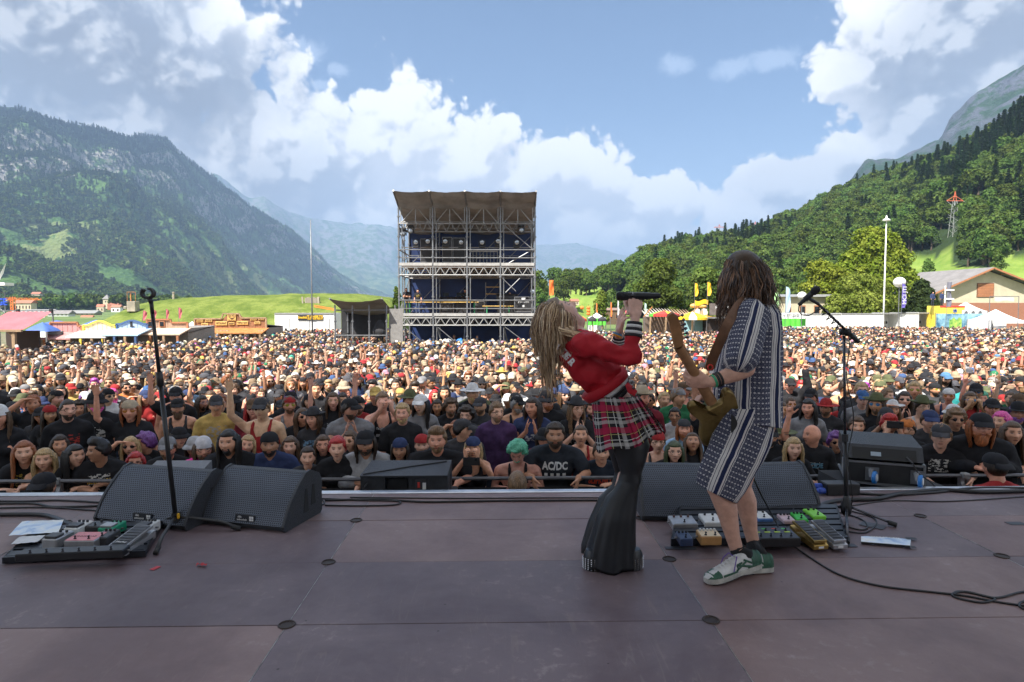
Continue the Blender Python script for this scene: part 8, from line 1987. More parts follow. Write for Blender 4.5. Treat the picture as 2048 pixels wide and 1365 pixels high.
# ---------------------------------------------------------------- the mass behind them: one object
def make_proto(k,vox,rng):
 fem=int(rng.random()<.38);pose=['down','down','down','cross','down','horn' if k<18 else 'down','down','clap','arms_up' if k<16 else 'down','down','shade','down','down','down','down','cross'][k%16]
 yaw=[0,.3,-.3,0,.6,0,-.5,.2][k%8]*(pose in('down','cross'));low=vox>.012
 me,xf=get_body(pose,fem,yaw,0.,0.,1.,vox)
 sh=['tee','tee','tank','tee','hoodie','tee','vest','tee'][k%8];sm_=get_shirt(pose,fem,sh,1.,.026 if low else .018)
 hair=(['long','wavy','pony','bob']if fem else['short','buzz','short','long','curly','quiff'])[k%(4 if fem else 6)]
 hat=[None,'cap',None,'cap','bucket','cap',None,'cap_back','straw',None,'cap','cowboy','cap',None,'bandana','bucket'][(k*7+3)%16]
 if hat and hair in('curly','quiff'):hair='short'
 gl=[None,'sun','sun',None,'sun','clear'][(k*5+1)%6];beard=None if fem else[None,'short','full',None,'short',None,'full'][k%7]
 parts=[(me,'skin',None),(sm_,'shirt',None),(get_legs(.03),'trousers',None),(hair_mesh(hair,0,low),'hair',xf)]
 if beard:parts.append((beard_mesh(beard,low),'hair',xf))
 if hat:parts.append((hat_mesh(hat,low),'hat',xf))
 if gl:parts.append((glasses_mesh(gl,low),'lens',xf))
 bm=bpy.data.meshes.new('crowd_member');V_,F_,MI=[],[],[];feat=[];nb=0;names=['skin','shirt','trousers','hair','hat','lens']
 for q,nm,x in parts:
  co=verts_np(q).astype(float)
  if x is not None:A=np.array(x);co=co@A[:3,:3].T+A[:3,3]
  V_.append(co);F_+=[tuple(i+nb for i in p.vertices)for p in q.polygons];MI+=[names.index(nm)]*len(q.polygons)
  if 'feat' in q.color_attributes:f=np.empty(len(co)*4,dtype=np.float32);q.color_attributes['feat'].data.foreach_get('color',f);feat.append(f.reshape(-1,4))
  else:feat.append(np.zeros((len(co),4),dtype=np.float32))
  nb+=len(co)
 bm.from_pydata(np.concatenate(V_).tolist(),[],F_);bm.polygons.foreach_set('material_index',MI);bm.polygons.foreach_set('use_smooth',[True]*len(F_))
 a=bm.color_attributes.new('feat','FLOAT_COLOR','POINT');a.data.foreach_set('color',np.concatenate(feat).ravel())
 for nm in names:bm.materials.append(PMR[nm])
 return bpy.data.objects.new('member_%02d'%k,bm)
def make_mass():
 rng=np.random.default_rng(21);NM,NF=18,18
 protos=[make_proto(k,.0105,rng)for k in range(NM)]+[make_proto(NM+k,.017,rng)for k in range(NF)]
 pts=[];rz=[];sc3=[];ix=[];Y=LASTY;first=True
 while Y<76:
  sp=.44+.004*(Y-12);half=.85*Y+1;x=-half if not first else(LASTX if LASTX<half-1 else-half)
  if first and LASTX>=half-1:Y+=.6;first=False;continue
  while x<half:
   xx=x+rng.uniform(-.14,.14);yy=Y+rng.uniform(-.2,.2);x+=sp
   hx=pxy((xx,yy,0))[0]
   if yy>back_edge(hx)or blocked(xx,yy)or rng.random()<.035:continue
   if yy<15.5 and any((xx-a)**2+(yy-b)**2<.36**2 for a,b in NEAR_PTS):continue
   s=rng.uniform(.90,1.09)*np.array([rng.uniform(.93,1.08),1,1]);pts.append(V(xx,yy,GZ(yy)));rz.append(-atan2(xx,yy)+rng.uniform(-.35,.35)+(rng.uniform(-1.2,1.2)if rng.random()<.12 else 0));sc3.append(s)
   ix.append(int(rng.integers(0,NM))if yy<25 else NM+int(rng.integers(0,NF)))
  Y+=.46+.004*(Y-12);first=False
 print('mass',len(pts))
 scatter('crowd',protos,pts,rz,sc3,ix,'dense festival crowd filling the field from the front rows to the stalls')
make_mass()
# people apart from the audience
def tower_person(cx,cy_head,lb,Yo=.7,**k):
 Y=TY+Yo;x=sx(760+cx/3.9,Y);z0=tz(1052)+.05 if cy_head<1000 else TGZ
 s=max(.9,min(1.12,(sz(360+cy_head/3.9,Y)-z0)/1.63));return person(lb,V(x,Y,z0),sc_=s,group='crew on the scaffold tower',**k)
tower_person(207,858,'bearded man with crossed arms at the left end of the middle tower deck',pose='cross',scol='black',hair='short',hcol='dark brown',beard='full')
tower_person(296,868,'man in a black T-shirt beside him at the left of the middle tower deck',pose='down',scol='black',hair='short',hcol='dark brown',beard='short',prnt=.3)
tower_person(664,862,'man in black with a cap behind the mixing desk at the middle column',Yo=2.8,pose='down',scol='black',hair='short',hcol='black',hat='cap',hatc='black')
tower_person(1012,930,'crew member in black bending over the pale mixing desk',Yo=2.6,pose='rail',scol='black',hair='short',hcol='brown')
tower_person(756,1218,'man with folded arms standing under the third bay of the tower',Yo=2.2,pose='cross',scol='black',hair='buzz',hcol='brown',prnt=.3)
tower_person(577,1210,'man standing in the shade under the second bay of the tower',Yo=3.0,pose='down',scol='black',hair='short',hcol='brown')
def medic_person(px_,lb,k):
 Y=76.5;x=sx(px_,Y);z0=sz(606,Y)+.0-1.6
 m=0;person(lb,V(x,Y+2.0,sz(612,Y)+.02),sc_=1.0,pose='down',scol='navy',shirt='hoodie',hair='short',hcol='dark brown',seed=k,group='medics on the yellow container')
medic_person(1887,'medic in dark uniform standing left on the yellow container',1);medic_person(1906,'medic in dark uniform in the middle on top of the yellow container',2);medic_person(1921,'medic in dark uniform standing right on the yellow container',4)
def pit_person(px_,py_,Y_,lb,**k):
 h=P(px_,py_,Y_);s=(h.z+1.62)/1.615;return person(lb,V(h.x,Y_,-1.62),rz=PI+.1*(px_<500),sc_=s,group='security staff in the pit',**k)
pit_person(83,978,5.25,'security man in a black cap seen from behind at the left below the stage',hair='buzz',hcol='dark brown',hat='cap_back',hatc='black',scol='black',skin=SKINS[5])
pit_person(1035,972,5.25,'security man with shaved brown hair seen from behind below the middle of the stage',hair='buzz',hcol='light brown',scol='black',skin=SKINS[3])
pit_person(1996,938,5.4,'security man with black cap and red shirt seen from behind on the right',hair='buzz',hcol='dark brown',hat='cap_back',hatc='black',scol='red',skin=SKINS[5])
# things the audience holds, lettering on shirts
PH=fobjs[[i for i,f in enumerate(FRONT)if f[4].startswith('woman in a dark cap filming')][0]]
def phone(o,label,y=-.335,z=1.62,w=.16,h=.078):
 mw=Matrix.Translation(o.location)@Matrix.Rotation(o.rotation_euler.z,4,'Z')@Matrix.Scale(o.scale.x,4)
 r=thing('phone',label,'phone',mw@V(0,y,z));m=M();R=Matrix.Rotation(o.rotation_euler.z,3,'Z')
 m.box(mw@V(0,y,z),(w,.010,h),rot=R,bev=.004);m.obj('body',BLK,r);m=M();m.box(mw@V(.05,y-.007,z+.02),(.02,.004,.02),rot=R,bev=.003);m.obj('camera_lens',GLASSD,r)
phone(PH,'black camera phone held in front of the face at the barrier')
k2=fobjs[[i for i,f in enumerate(FRONT)if 'red and purple hair holding' in f[4]][0]];phone(k2,'silver phone held up sideways above the flight case')
def shirt_text(key,lines,coln='white'):
 i=[k for k,f in enumerate(FRONT)if key in f[4]][0];o=fobjs[i];sh=[c for c in o.children if 'shirt' in c.name or 'hoodie' in c.name or 'top' in c.name][0]
 bv=bvh(sh.data);mt={'white':WPR,'red':pm('red_print',(.55,.05,.04),.6),'yellow':pm('yellow_print',(.7,.45,.05),.6),'pink':pm('pink_print',(.62,.35,.42),.6),'blue':pm('blue_print',(.15,.35,.50),.6)}[coln]
 for(tx_,z,w,h)in lines:
  q=lettering('shirt_print',tx_,.1,(0,-.2,z),(1,0,0),(0,0,1),mt,None,onto=bv,width=w,height=h,lift=.005,bold=.004);
  if q:q.parent=o
shirt_text('bearded man in a dark band',[('AC/DC',1.27,.24,.085),('- - - -',1.20,.20,.03)],'white')
shirt_text('black T-shirt with red print',[('SLIPKNOT',1.27,.28,.08)],'red')
shirt_text('heavy man with a blond quiff',[('ЖHNK',1.26,.20,.09)],'pink')if False else shirt_text('heavy man with a blond quiff',[('///|\\\\',1.26,.20,.09)],'pink')
shirt_text('young man with a dark quiff',[('METALLICA',1.26,.22,.05)],'yellow')
shirt_text('bald man looking left',[('SUICIDE',1.27,.22,.06)],'blue')
shirt_text('heavy bearded man with glasses',[('URBAN',1.29,.22,.06),('SEX',1.21,.14,.06)],'white')
# ================================================================ the two performers
def root_mesh(name,me,mats,base,label):
 co=verts_np(me).astype(float)-np.array(base);me.vertices.foreach_set('co',co.astype(np.float32).ravel());me.update()
 o=link(name,me,mats);o.location=base;LOC[o.name]=Vector(base);return tag(o,label,'person')
def child_mesh(name,me,mats,parent):
 b=LOC[parent.name];co=verts_np(me).astype(float)-np.array(b);me.vertices.foreach_set('co',co.astype(np.float32).ravel());me.update();return link(name,me,mats,parent)
def fold(amp,f1,f2,seed=0.):
 def d(p):q=V(p.x*f1+seed,p.y*f1,p.z*f2);return amp*(mnoise.noise(q)+.5*mnoise.noise(q*2.1+V(5,0,0))-.7*abs(mnoise.noise(V(p.x*f1*.8+p.z*f1*.6+seed,p.y*f1,p.z*f2*1.3-p.x*4))))
 return d
def cloth_mat(name,c,var=.15,bump=.25,scale=500.,sheen=.0,r=.85,spec=.25):
 m,t,b=newmat(name);co=t.new('ShaderNodeTexCoord').outputs['Object'];n=t.noise(co,11,4,.6);w=t.noise(co,scale,2,.6)
 k=t.m('MULTIPLY_ADD',n,var*2,1-var);t.put(b.inputs['Base Color'],t.v('SCALE',c,k));b.inputs['Roughness'].default_value=r;b.inputs['Specular IOR Level'].default_value=spec
 bn=t.new('ShaderNodeBump');bn.inputs['Strength'].default_value=bump;bn.inputs['Distance'].default_value=.003;t.put(bn.inputs['Height'],t.m('ADD',w,t.m('MULTIPLY',t.noise(co,28,4,.6,.6),1.6)));t.l.new(bn.outputs[0],b.inputs['Normal']);return m
def strand_mat(name,cols,r=.38):
 m,t,b=newmat(name);gi=t.new('ShaderNodeNewGeometry').outputs['Random Per Island'];co=t.new('ShaderNodeTexCoord').outputs['Object']
 w=t.new('ShaderNodeTexWhiteNoise',noise_dimensions='1D');t.put(w.inputs['W'],t.m('MULTIPLY',gi,999.))
 c=t.ramp(w.outputs['Value'],cols);n=t.noise(t.v('MULTIPLY',co,(1,1,.15)),260,3,.6)
 t.put(b.inputs['Base Color'],t.v('SCALE',c,t.m('MULTIPLY_ADD',n,1.1,.45)));b.inputs['Roughness'].default_value=r
 bn=t.new('ShaderNodeBump');bn.inputs['Strength'].default_value=.6;bn.inputs['Distance'].default_value=.002;t.put(bn.inputs['Height'],n);t.l.new(bn.outputs[0],b.inputs['Normal']);return m
def PX(x,y,Y):return P(x,y,Y)
SKINP=PMN['skin']
def fall_hair(m,xf,n,rng,length,r0,wave,gy=(0,0,-1),lift=.014,amin=-.25,amax=1.25,zr=(-.02,.105),seg=14,curl=0.,front=False,drift=V(0,0,0),rough=.02,cut=None):
 """strands rooted on the scalp that follow the skull and then hang"""
 g=Vector(gy);iv=xf.inverted()
 for i in range(n):
  sd=rng.random()*0;a=PI*(amin+(amax-amin)*rng.random());z=zr[0]+(zr[1]-zr[0])*rng.random()**.7
  s=sqrt(max(.02,1-(z/.117)**2));p=V(.076*cos(a)*s,.099*sin(a)*s,z)
  if not front and p.y<-.035 and p.z<.07:continue
  L=length*(.75+.5*rng.random())if not callable(length)else length(p,rng)
  w=xf@p;d=((xf.to_3x3()@V(p.x,p.y,p.z*.7)).normalized()*(.4 if front else .8)+g*.65).normalized();st=L/seg;pts=[];ph=rng.random()*6;c=xf@V(0,.0,0)
  for j in range(seg+1):
   pts.append(w+(V(sin(ph*.5+j*curl),cos(ph*.6+j*curl),.3*sin(ph+j*curl))*.45+mnoise.noise_vector(V(w.x*27,w.y*27,w.z*13))*1.1)*wave*(j/seg)**.7)
   d=(d+g*(.28+.10*rng.random())+drift*.1+V(*rng.normal(size=3))*rough).normalized();w=w+d*st
   q=iv@w;e=sqrt((q.x/.074)**2+(q.y/.096)**2+(q.z/.117)**2);lim=1+lift/.08*(.6+.8*(i%7)/7)
   if e<lim:q=q*(lim/max(e,.05));w=xf@q
   if cut and cut(w):break
  k=len(pts)
  if k>3:m.tube(pts,[r0*(.8+.4*rng.random())*min(1,.5+3*j/k)*(1-.85*(j/(k-1))**3)for j in range(k)],5,flat=.55)
def singer():
 Yc=3.52;base=G(1222,1137);base.z=0
 F=V(.52,.10,.85).normalized();U=V(-.85,-.02,.53);U=(U-F*U.dot(F)).normalized();X=(-F).cross(U)
 hc=PX(1125,635,3.56);xf=Matrix.Translation(hc)@Matrix((X,-F,U)).transposed().to_4x4()
 m=M();n0=m.n
 def fn(v):
  p=head_pt(v,True,0,1.)
  if p.y<.03:
   k=sm(-p.z,.050,.066)*sm(.03-p.y,0,.06);p.z-=.024*k;p.y+=.010*k
   p.y+=.030*exp(-(p.x/.019)**2)*gs(p.z,-.066,.012)
  return p
 m.ell((0,0,0),(1,1,1),nu=72,nv=64,fn=fn)
 for s in(-1,1):m.ell((s*.074,.012,-.004),(.010,.019,.031),nu=10,nv=8)
 for i in range(n0,m.n):m.v[i]=tuple(xf@Vector(m.v[i]))
 nb=PX(1160,676,3.54);ch=PX(1172,706,3.54);ws=PX(1222,780,3.53);hip=PX(1252,838,3.53)
 m.cap(xf@V(0,.030,-.07),nb,.050,.055,n=16)
 m.cap(nb,ch,.060,.082);m.cap(ch,ws,.085,.075);m.cap(ws,hip,.075,.095)
 shR=PX(1170,690,3.38);elR=PX(1262,711,3.30);wrR=PX(1271,632,3.33)
 shL=PX(1176,688,3.70);elL=PX(1236,712,3.80);wrL=PX(1238,666,3.74)
 m.cap(nb,shR,.05,.055);m.cap(nb,shL,.05,.055)
 m.cap(shR,elR,.038,.028);m.cap(elR,elR.lerp(wrR,.5),.028,.030);m.cap(elR.lerp(wrR,.5),wrR,.030,.024)
 m.cap(shL,elL,.038,.028);m.cap(elL,elL.lerp(wrL,.5),.028,.029);m.cap(elL.lerp(wrL,.5),wrL,.029,.023)
 mic0=PX(1232,593,3.36);mic1=PX(1326,592,3.34);ma=(mic1-mic0).normalized()
 hd=V(.02,.12,1).normalized()
 add_hand(m,PX(1271,634,3.325),hd,(0,1,0),(-1,0,0),curls=None,kind='grip',s=1.0,n=10,fr=.0088,thumb=(.75,.35,.8))
 add_hand(m,wrL,(.12,-.15,1),(.75,.2,0),(-.7,.1,.1),kind='relax',s=.98,n=10,curls=[(8,14,10),(14,20,14),(26,30,16),(34,34,20)],thumb=(.9,.7,.3))
 m.cap(hip,PX(1262,935,3.47),.07,.038);m.cap(PX(1262,935,3.47),PX(1240,1095,3.47),.038,.03);m.cap(hip,PX(1249,935,3.67),.07,.034);m.cap(PX(1249,935,3.67),PX(1206,1085,3.67),.034,.03)
 me=fuse(m,.0052,2,'singer_body');paint_skin(me,xf)
 a=me.color_attributes['feat'];n=len(me.vertices);c=np.empty(n*4,dtype=np.float32);a.data.foreach_get('color',c);c=c.reshape(-1,4)
 co=verts_np(me).astype(float);iv=np.array(xf.inverted());p=co@iv[:3,:3].T+iv[:3,3];x,y,z=p.T;fr=(y<-.03)
 face=fr&(z<-.038)&(np.abs(x)<.03);c[face,0]=0;c[face,1]=0;c[:,3]=0
 ring=np.exp(-((np.sqrt((x/.024)**2+((z+.064)/.020)**2)-1)/.28)**2)*fr;c[:,0]=np.where(fr&(z<-.035),np.clip(ring*1.2,0,1),c[:,0])
 ins=np.clip(1.5-1.6*np.sqrt((x/.018)**2+((z+.066)/.013)**2),0,1)*fr;c[:,1]=np.maximum(c[:,1]*(1-(z<-.035)),ins*.9);teeth=np.exp(-((z+.0530)/.0030)**2)*(np.abs(x)<.015)*fr;c[:,2]=np.maximum(c[:,2]*(np.abs(z-.012)>.02),teeth);c[:,1]*=(1-teeth)
 lid=fr&(np.abs(np.abs(x)-.03)<.017)&(np.abs(z-.012)<.012);c[lid,2]=0;c[lid,1]=np.exp(-((z[lid]-.008)/.0028)**2)*.9
 a.data.foreach_set('color',c.ravel())
 o=root_mesh('person',me,SKINP,base,'woman singer bent far backwards in a red jacket, plaid skirt and flared black trousers');o.color=(.66,.42,.34,1)
 RED=cloth_mat('red_satin',(.40,.010,.020),.25,.4,700,r=.62,spec=.3)
 j=M();g=.028
 j.cap(PX(1144,690,3.55),PX(1166,712,3.55),.095,.128,n=22);j.cap(PX(1160,708,3.55),PX(1197,750,3.54),.130,.126,n=22);j.cap(PX(1200,752,3.54),PX(1214,776,3.54),.124,.108,n=22)
 j.cap(PX(1158,688,3.50),shR,.080,.072);j.cap(shR,PX(1222,706,3.33),.074,.062,n=18);j.cap(PX(1222,706,3.33),elR,.062,.056,n=18);j.cap(elR,elR.lerp(wrR,.48),.056,.046,n=18)
 j.cap(PX(1158,688,3.62),shL,.08,.07);j.cap(shL,elL,.070,.055);j.cap(elL,elL.lerp(wrL,.55),.062,.045)
 j.cap(PX(1132,668,3.55),PX(1160,668,3.50),.035,.035)
 pts=[]
 jm=fuse(j,.0085,3,'jacket',fold(.021,10,10,3.));jo=child_mesh('jacket',jm,RED,o)
 WH=pm('knit_white',(.62,.61,.60),.8);BK=pm('knit_black',(.016,.015,.018),.8)
 def ringband(nm,c0,c1,r,r1,mt,par=o,fl=1.,n=28,up=None):q=M();q.tube([c0,c0.lerp(c1,.5),c1],[r,(r+r1)/2+.002,r1],n,flat=fl,up=up);return q.obj(nm,mt,par,smooth=True)
 for(wr,el,r,t0,t1)in((wrR,elR,.047,.46,.84),(wrL,elL,.042,.55,.80)):
  for k in range(5):
   a0=t0+(t1-t0)*k/5;a1=t0+(t1-t0)*(k+1)/5;ringband('cuff_stripe',el.lerp(wr,a0),el.lerp(wr,a1),r-.008*(k/5),r-.008*((k+1)/5),(BK,WH,BK,WH,BK)[k],o)
 wc=[PX(1206,764,3.54),PX(1216,778,3.54),PX(1222,786,3.54),PX(1226,791,3.54),PX(1231,797,3.54)]
 for nm,a0,a1,r,mt in(('waistband',0,1,.150,RED),('hem_stripe',1,2,.128,WH),('black_top',2,3,.124,BK),('belt',3,4,.120,BK)):
  ringband(nm,wc[a0],wc[a1],r,r-.010,mt,o,.86,up=(0,1,0))
 q=M();fp=[PX(1256,765,3.44),PX(1274,782,3.42),PX(1268,792,3.40),PX(1256,786,3.40),PX(1250,770,3.42)];q.prism(fp,V(0,-.012,0));fl=q.obj('front_flap',RED,o)
 for x,y in((1263,765),(1267,776)):q=M();q.lathe(PX(x,y,3.402)+V(0,0,0),[(.008,0),(.009,.004),(.005,.008)],12,(0,-1,0));q.obj('snap_button',CHR,fl,smooth=True)
 bv=bvh(jm);jb=LOC['person' if False else o.name]
 class _W:
  def ray_cast(s,a,d,L):h=bv.ray_cast(a-base,d,L);return(h[0]+base if h[0]is not None else None,h[1])
 for ch_,x,y,th in(('L',1123,697,50),('K',1131,707,48),('E',1139,717,46),('R',1149,729,44)):
  r_=radians(th);lettering('back_letter',ch_,.05,PX(x,y,3.30),(cos(r_),0,-sin(r_)),(sin(r_),0,cos(r_)),WPR,jo,onto=_W(),height=.040,width=.032,bold=.010,lift=.004)
 pl,t,b=newmat('plaid');uv=t.sep(t.new('ShaderNodeTexCoord').outputs['UV']);u,v=uv[0],uv[1]
 def line(c,per,off,w):return t.m('LESS_THAN',t.m('ABSOLUTE',t.m('SUBTRACT',t.m('FRACT',t.m('MULTIPLY_ADD',c,1/per,off)),.5)),w)
 cc=t.mix(t.noise(t.new('ShaderNodeTexCoord').outputs['Object'],60,2),(.014,.012,.016),(.028,.025,.03));RP=(.42,.02,.07)
 twill=t.m('MULTIPLY_ADD',t.m('GREATER_THAN',t.m('FRACT',t.m('MULTIPLY',t.m('ADD',u,v),260.)),.5),.3,.55)
 for c_,per in((u,.118),(v,.112)):
  cc=t.mix(t.m('MULTIPLY',line(c_,per,.0,.13),twill),cc,RP);cc=t.mix(t.m('MULTIPLY',line(c_,per,.36,.075),t.m('MULTIPLY',twill,.8)),cc,(.50,.49,.47));cc=t.mix(t.m('MULTIPLY',line(c_,per,.56,.016),.9),cc,(.55,.55,.53));cc=t.mix(t.m('MULTIPLY',line(c_,per,.80,.012),.8),cc,(.50,.45,.16))
 t.put(b.inputs['Base Color'],cc);b.inputs['Roughness'].default_value=.85;b.inputs['Specular IOR Level'].default_value=.2
 c0,c1=PX(1230,790,3.53),PX(1257,878,3.53);pxs=3.53/FOC;nP=17
 for k in range(nP):
  a0=2*PI*k/nP;me2=bpy.data.meshes.new('pleat_panel');vs=[];uvs=[];NU,NVv=8,14
  for jx in range(NVv+1):
   tt=jx/NVv;c=c0.lerp(c1,tt);hw=(44+(22)*tt**.8)*pxs;hd_=(.118+.06*tt)
   for i in range(NU+1):
    s_=i/NU;a=a0+2*PI/nP*(s_*1.22);rr=1.03-.085*s_+.05*tt*sin(a*3+2)+.02*mnoise.noise(V(a*3,tt*3,2))
    x=cos(a)*hw*rr;y=sin(a)*hd_*rr;z=-x*.31*tt*-1*-1+.0
    vs.append(tuple(c+V(x,y,-(-x)*.31*tt+.012*tt*sin(a*5))-base));uvs.append((a*.135,tt*.26+.03*cos(a)*0))
  fs=[(jx*(NU+1)+i,jx*(NU+1)+i+1,(jx+1)*(NU+1)+i+1,(jx+1)*(NU+1)+i)for jx in range(NVv)for i in range(NU)]
  me2.from_pydata(vs,[],fs);ul=me2.uv_layers.new(name='UVMap');ul.data.foreach_set('uv',[q_ for f in fs for i in f for q_ in uvs[i]]);me2.polygons.foreach_set('use_smooth',[True]*len(fs))
  s_o=link('pleat_panel',me2,pl,o)
  sm_=s_o.modifiers.new('thickness','SOLIDIFY');sm_.thickness=.003
 TR=cloth_mat('coated_black',(.013,.014,.017),.2,.12,300,r=.42,spec=.4)
 def leg(rows,Yl,sd,dk):
  g_=[];nn=64
  for(y,xl,xr,yo)in rows:
   c=PX((xl+xr)/2,y,Yl+yo);w=(xr-xl)/2*(Yl+yo)/FOC;d=w*dk;t_=sm(y,950,1100);r_=[]
   for i in range(nn):
    a=2*PI*i/nn;k=1+t_*(.045*sin(a*7+sd)+.03*sin(a*12+sd*2))-.03*t_+.02*mnoise.noise(V(cos(a)*2,sin(a)*2,y*.03+sd))
    wr_=.010*(1-t_)*sin(y*.55+2.2*sin(a+sd))*(1 if y>905 else .3)
    z_=0 if y<1100 else .008*sin(a*5+sd)
    r_.append(c+V(cos(a)*(w*k+wr_*.5),sin(a)*(d*k+wr_*.5),z_))
   g_.append(r_)
  rr=[]
  for q in range(len(g_)-1):
   for s_ in range(5):f=s_/5;rr.append([g_[q][i].lerp(g_[q+1][i],f)for i in range(nn)])
  rr.append(g_[-1]);rr.append([p.lerp(sum(g_[-1],V(0,0,0))/nn,.04)+V(0,0,.006)for p in g_[-1]])
  q=M();q.grid(rr,closed=True);return q.obj('trouser_leg',TR,o,smooth=True)
 leg([(800,1208,1256,.06),(830,1214,1272,.06),(860,1216,1290,.04),(890,1220,1300,.02),(920,1234,1294,0),(945,1239,1285,-.01),(963,1237,1281,-.02),(980,1225,1278,-.02),(995,1211,1275,-.02),(1033,1192,1273,-.02),(1070,1180,1272,-.02),(1100,1171,1273,-.02),(1131,1166,1275,-.02)],3.47,.5,.80)
 leg([(800,1208,1254,-.06),(850,1210,1272,-.04),(890,1212,1280,0),(920,1224,1272,0),(945,1230,1266,0),(970,1222,1262,0),(995,1196,1250,0),(1045,1175,1244,0),(1092,1160,1240,0),(1118,1159,1240,0)],3.68,2.1,.75)
 BO=pm('boot_leather',(.015,.015,.017),.35);ST=pm('stud_chrome',(.62,.62,.64),.2,.9)
 for(cx,cy,Yb,lab)in((1262,1136,3.50,0),(1190,1137,3.56,1)):
  c=G(cx,cy,0);c.z=0;L=.155;bm_=M();bm_.lathe(c,[(.001,0),(.052,0),(.054,.05),(.050,.085),(.040,.11),(.001,.115)],22,sx=1.25);bt=bm_.obj('platform_boot',BO,o,auto=True)
  q=M()
  for k in range(22):
   a=2*PI*k/22
   for h in range(6):p=c+V(cos(a)*.0665,sin(a)*.0535,.010+.011*h);d=V(cos(a),sin(a)*1.2,0).normalized();q.lathe(p,[(.0040,0),(.0036,.003),(.0008,.0055)],5,d)
  so=q.obj('studs',ST,bt);so['kind']='stuff'
 HM=strand_mat('highlighted_blonde',[(0,(.13,.075,.045)),(.25,(.28,.17,.095)),(.55,(.46,.31,.17)),(.85,(.64,.47,.29)),(1,(.78,.63,.45))])
 hs=shell(lambda p,v:scalp(p)*.016-.006*(1-scalp(p)));hs.v=[tuple(xf@Vector(p))for p in hs.v];h=hs.obj('hair',strand_mat('hair_underlayer',[(0,(.10,.065,.04)),(1,(.26,.18,.11))]),o,smooth=True)
 rng=np.random.default_rng(8);st=M();down=V(.0,0,-1).normalized()
 fall_hair(st,xf,1500,rng,lambda p,r:(.13+.11*r.random()),.0025,.013,down,.020,-.22,1.22,(-.05,.112),13,.5,rough=.022)
 fall_hair(st,xf,90,rng,lambda p,r:.30+.12*r.random(),.0036,.012,V(.06,0,-1).normalized(),.014,.25,.75,(-.02,.06),14,.4,rough=.015)
 for k in range(46):
  s=rng.random();p0=xf@V(.066,.0+.03*rng.random(),.05-.06*s);p1=PX(1118+30*rng.random(),655+14*rng.random(),3.44-.03*rng.random());p2=PX(1146+40*rng.random()**2,668+8*rng.random(),3.40);p3=PX(1160+50*rng.random()**2,676+26*rng.random(),3.40)
  st.tube([p0,p0.lerp(p1,.5)+V(-.01,-.02,0),p1,p2,p3],[.004,.0065,.006,.004,.001],5,flat=.6)
 st.obj('hair_strands',HM,h,smooth=True)['kind']='stuff'
 for k,(mt,dz)in enumerate(((pm('wrist_orange',(.75,.32,.03),.6),0),(pm('wrist_blue',(.10,.30,.50),.6),.012))):
  c=PX(1233+1*k,674-4*k,3.74);q=M();q.tube([c,c+V(.004,0,.010)],.030,18);q.obj('wristband',mt,o)
 q=M();q.ell(PX(1266,592,3.29),(.010,.008,.009),nu=10,nv=6);q.obj('ring',pm('black_stone',(.01,.01,.01),.1),o,smooth=True)
 mr=thing('microphone','black handheld microphone held level in the singer\'s raised hand','microphone',mic0);L=(mic1-mic0).length
 q=M();q.lathe(mic0,[(.004,0),(.018,.003),(.0235,.012),(.0245,.030),(.0235,.052),(.022,.060)],20,ma);q.obj('head_grille',pm('mic_mesh',(0,0,0)),mr,smooth=True)
 q=M();q.lathe(mic0+ma*.060,[(.0205,0),(.0225,.004),(.0215,.03),(.0195,.09),(.0185,.12),(.0165,.125),(.0155,.16),(.013,.17)],20,ma);q.obj('body',pm('mic_body',(.012,.013,.018),.3),mr,auto=True)
 e=mic1;q=M();d0=mic0+ma*.225;q.prism([d0+V(0,-.007,.011),d0+V(0,-.007,-.011),e+V(-.004,-.007,-.006),e+V(-.03,-.007,.004)],V(0,.014,0));q.obj('antenna',BLK,mr)
 q=M();q.lathe(mic0+ma*.086,[(.0222,0),(.0222,.002)],20,ma);q.obj('ring_mark',WPR,mr)
singer()
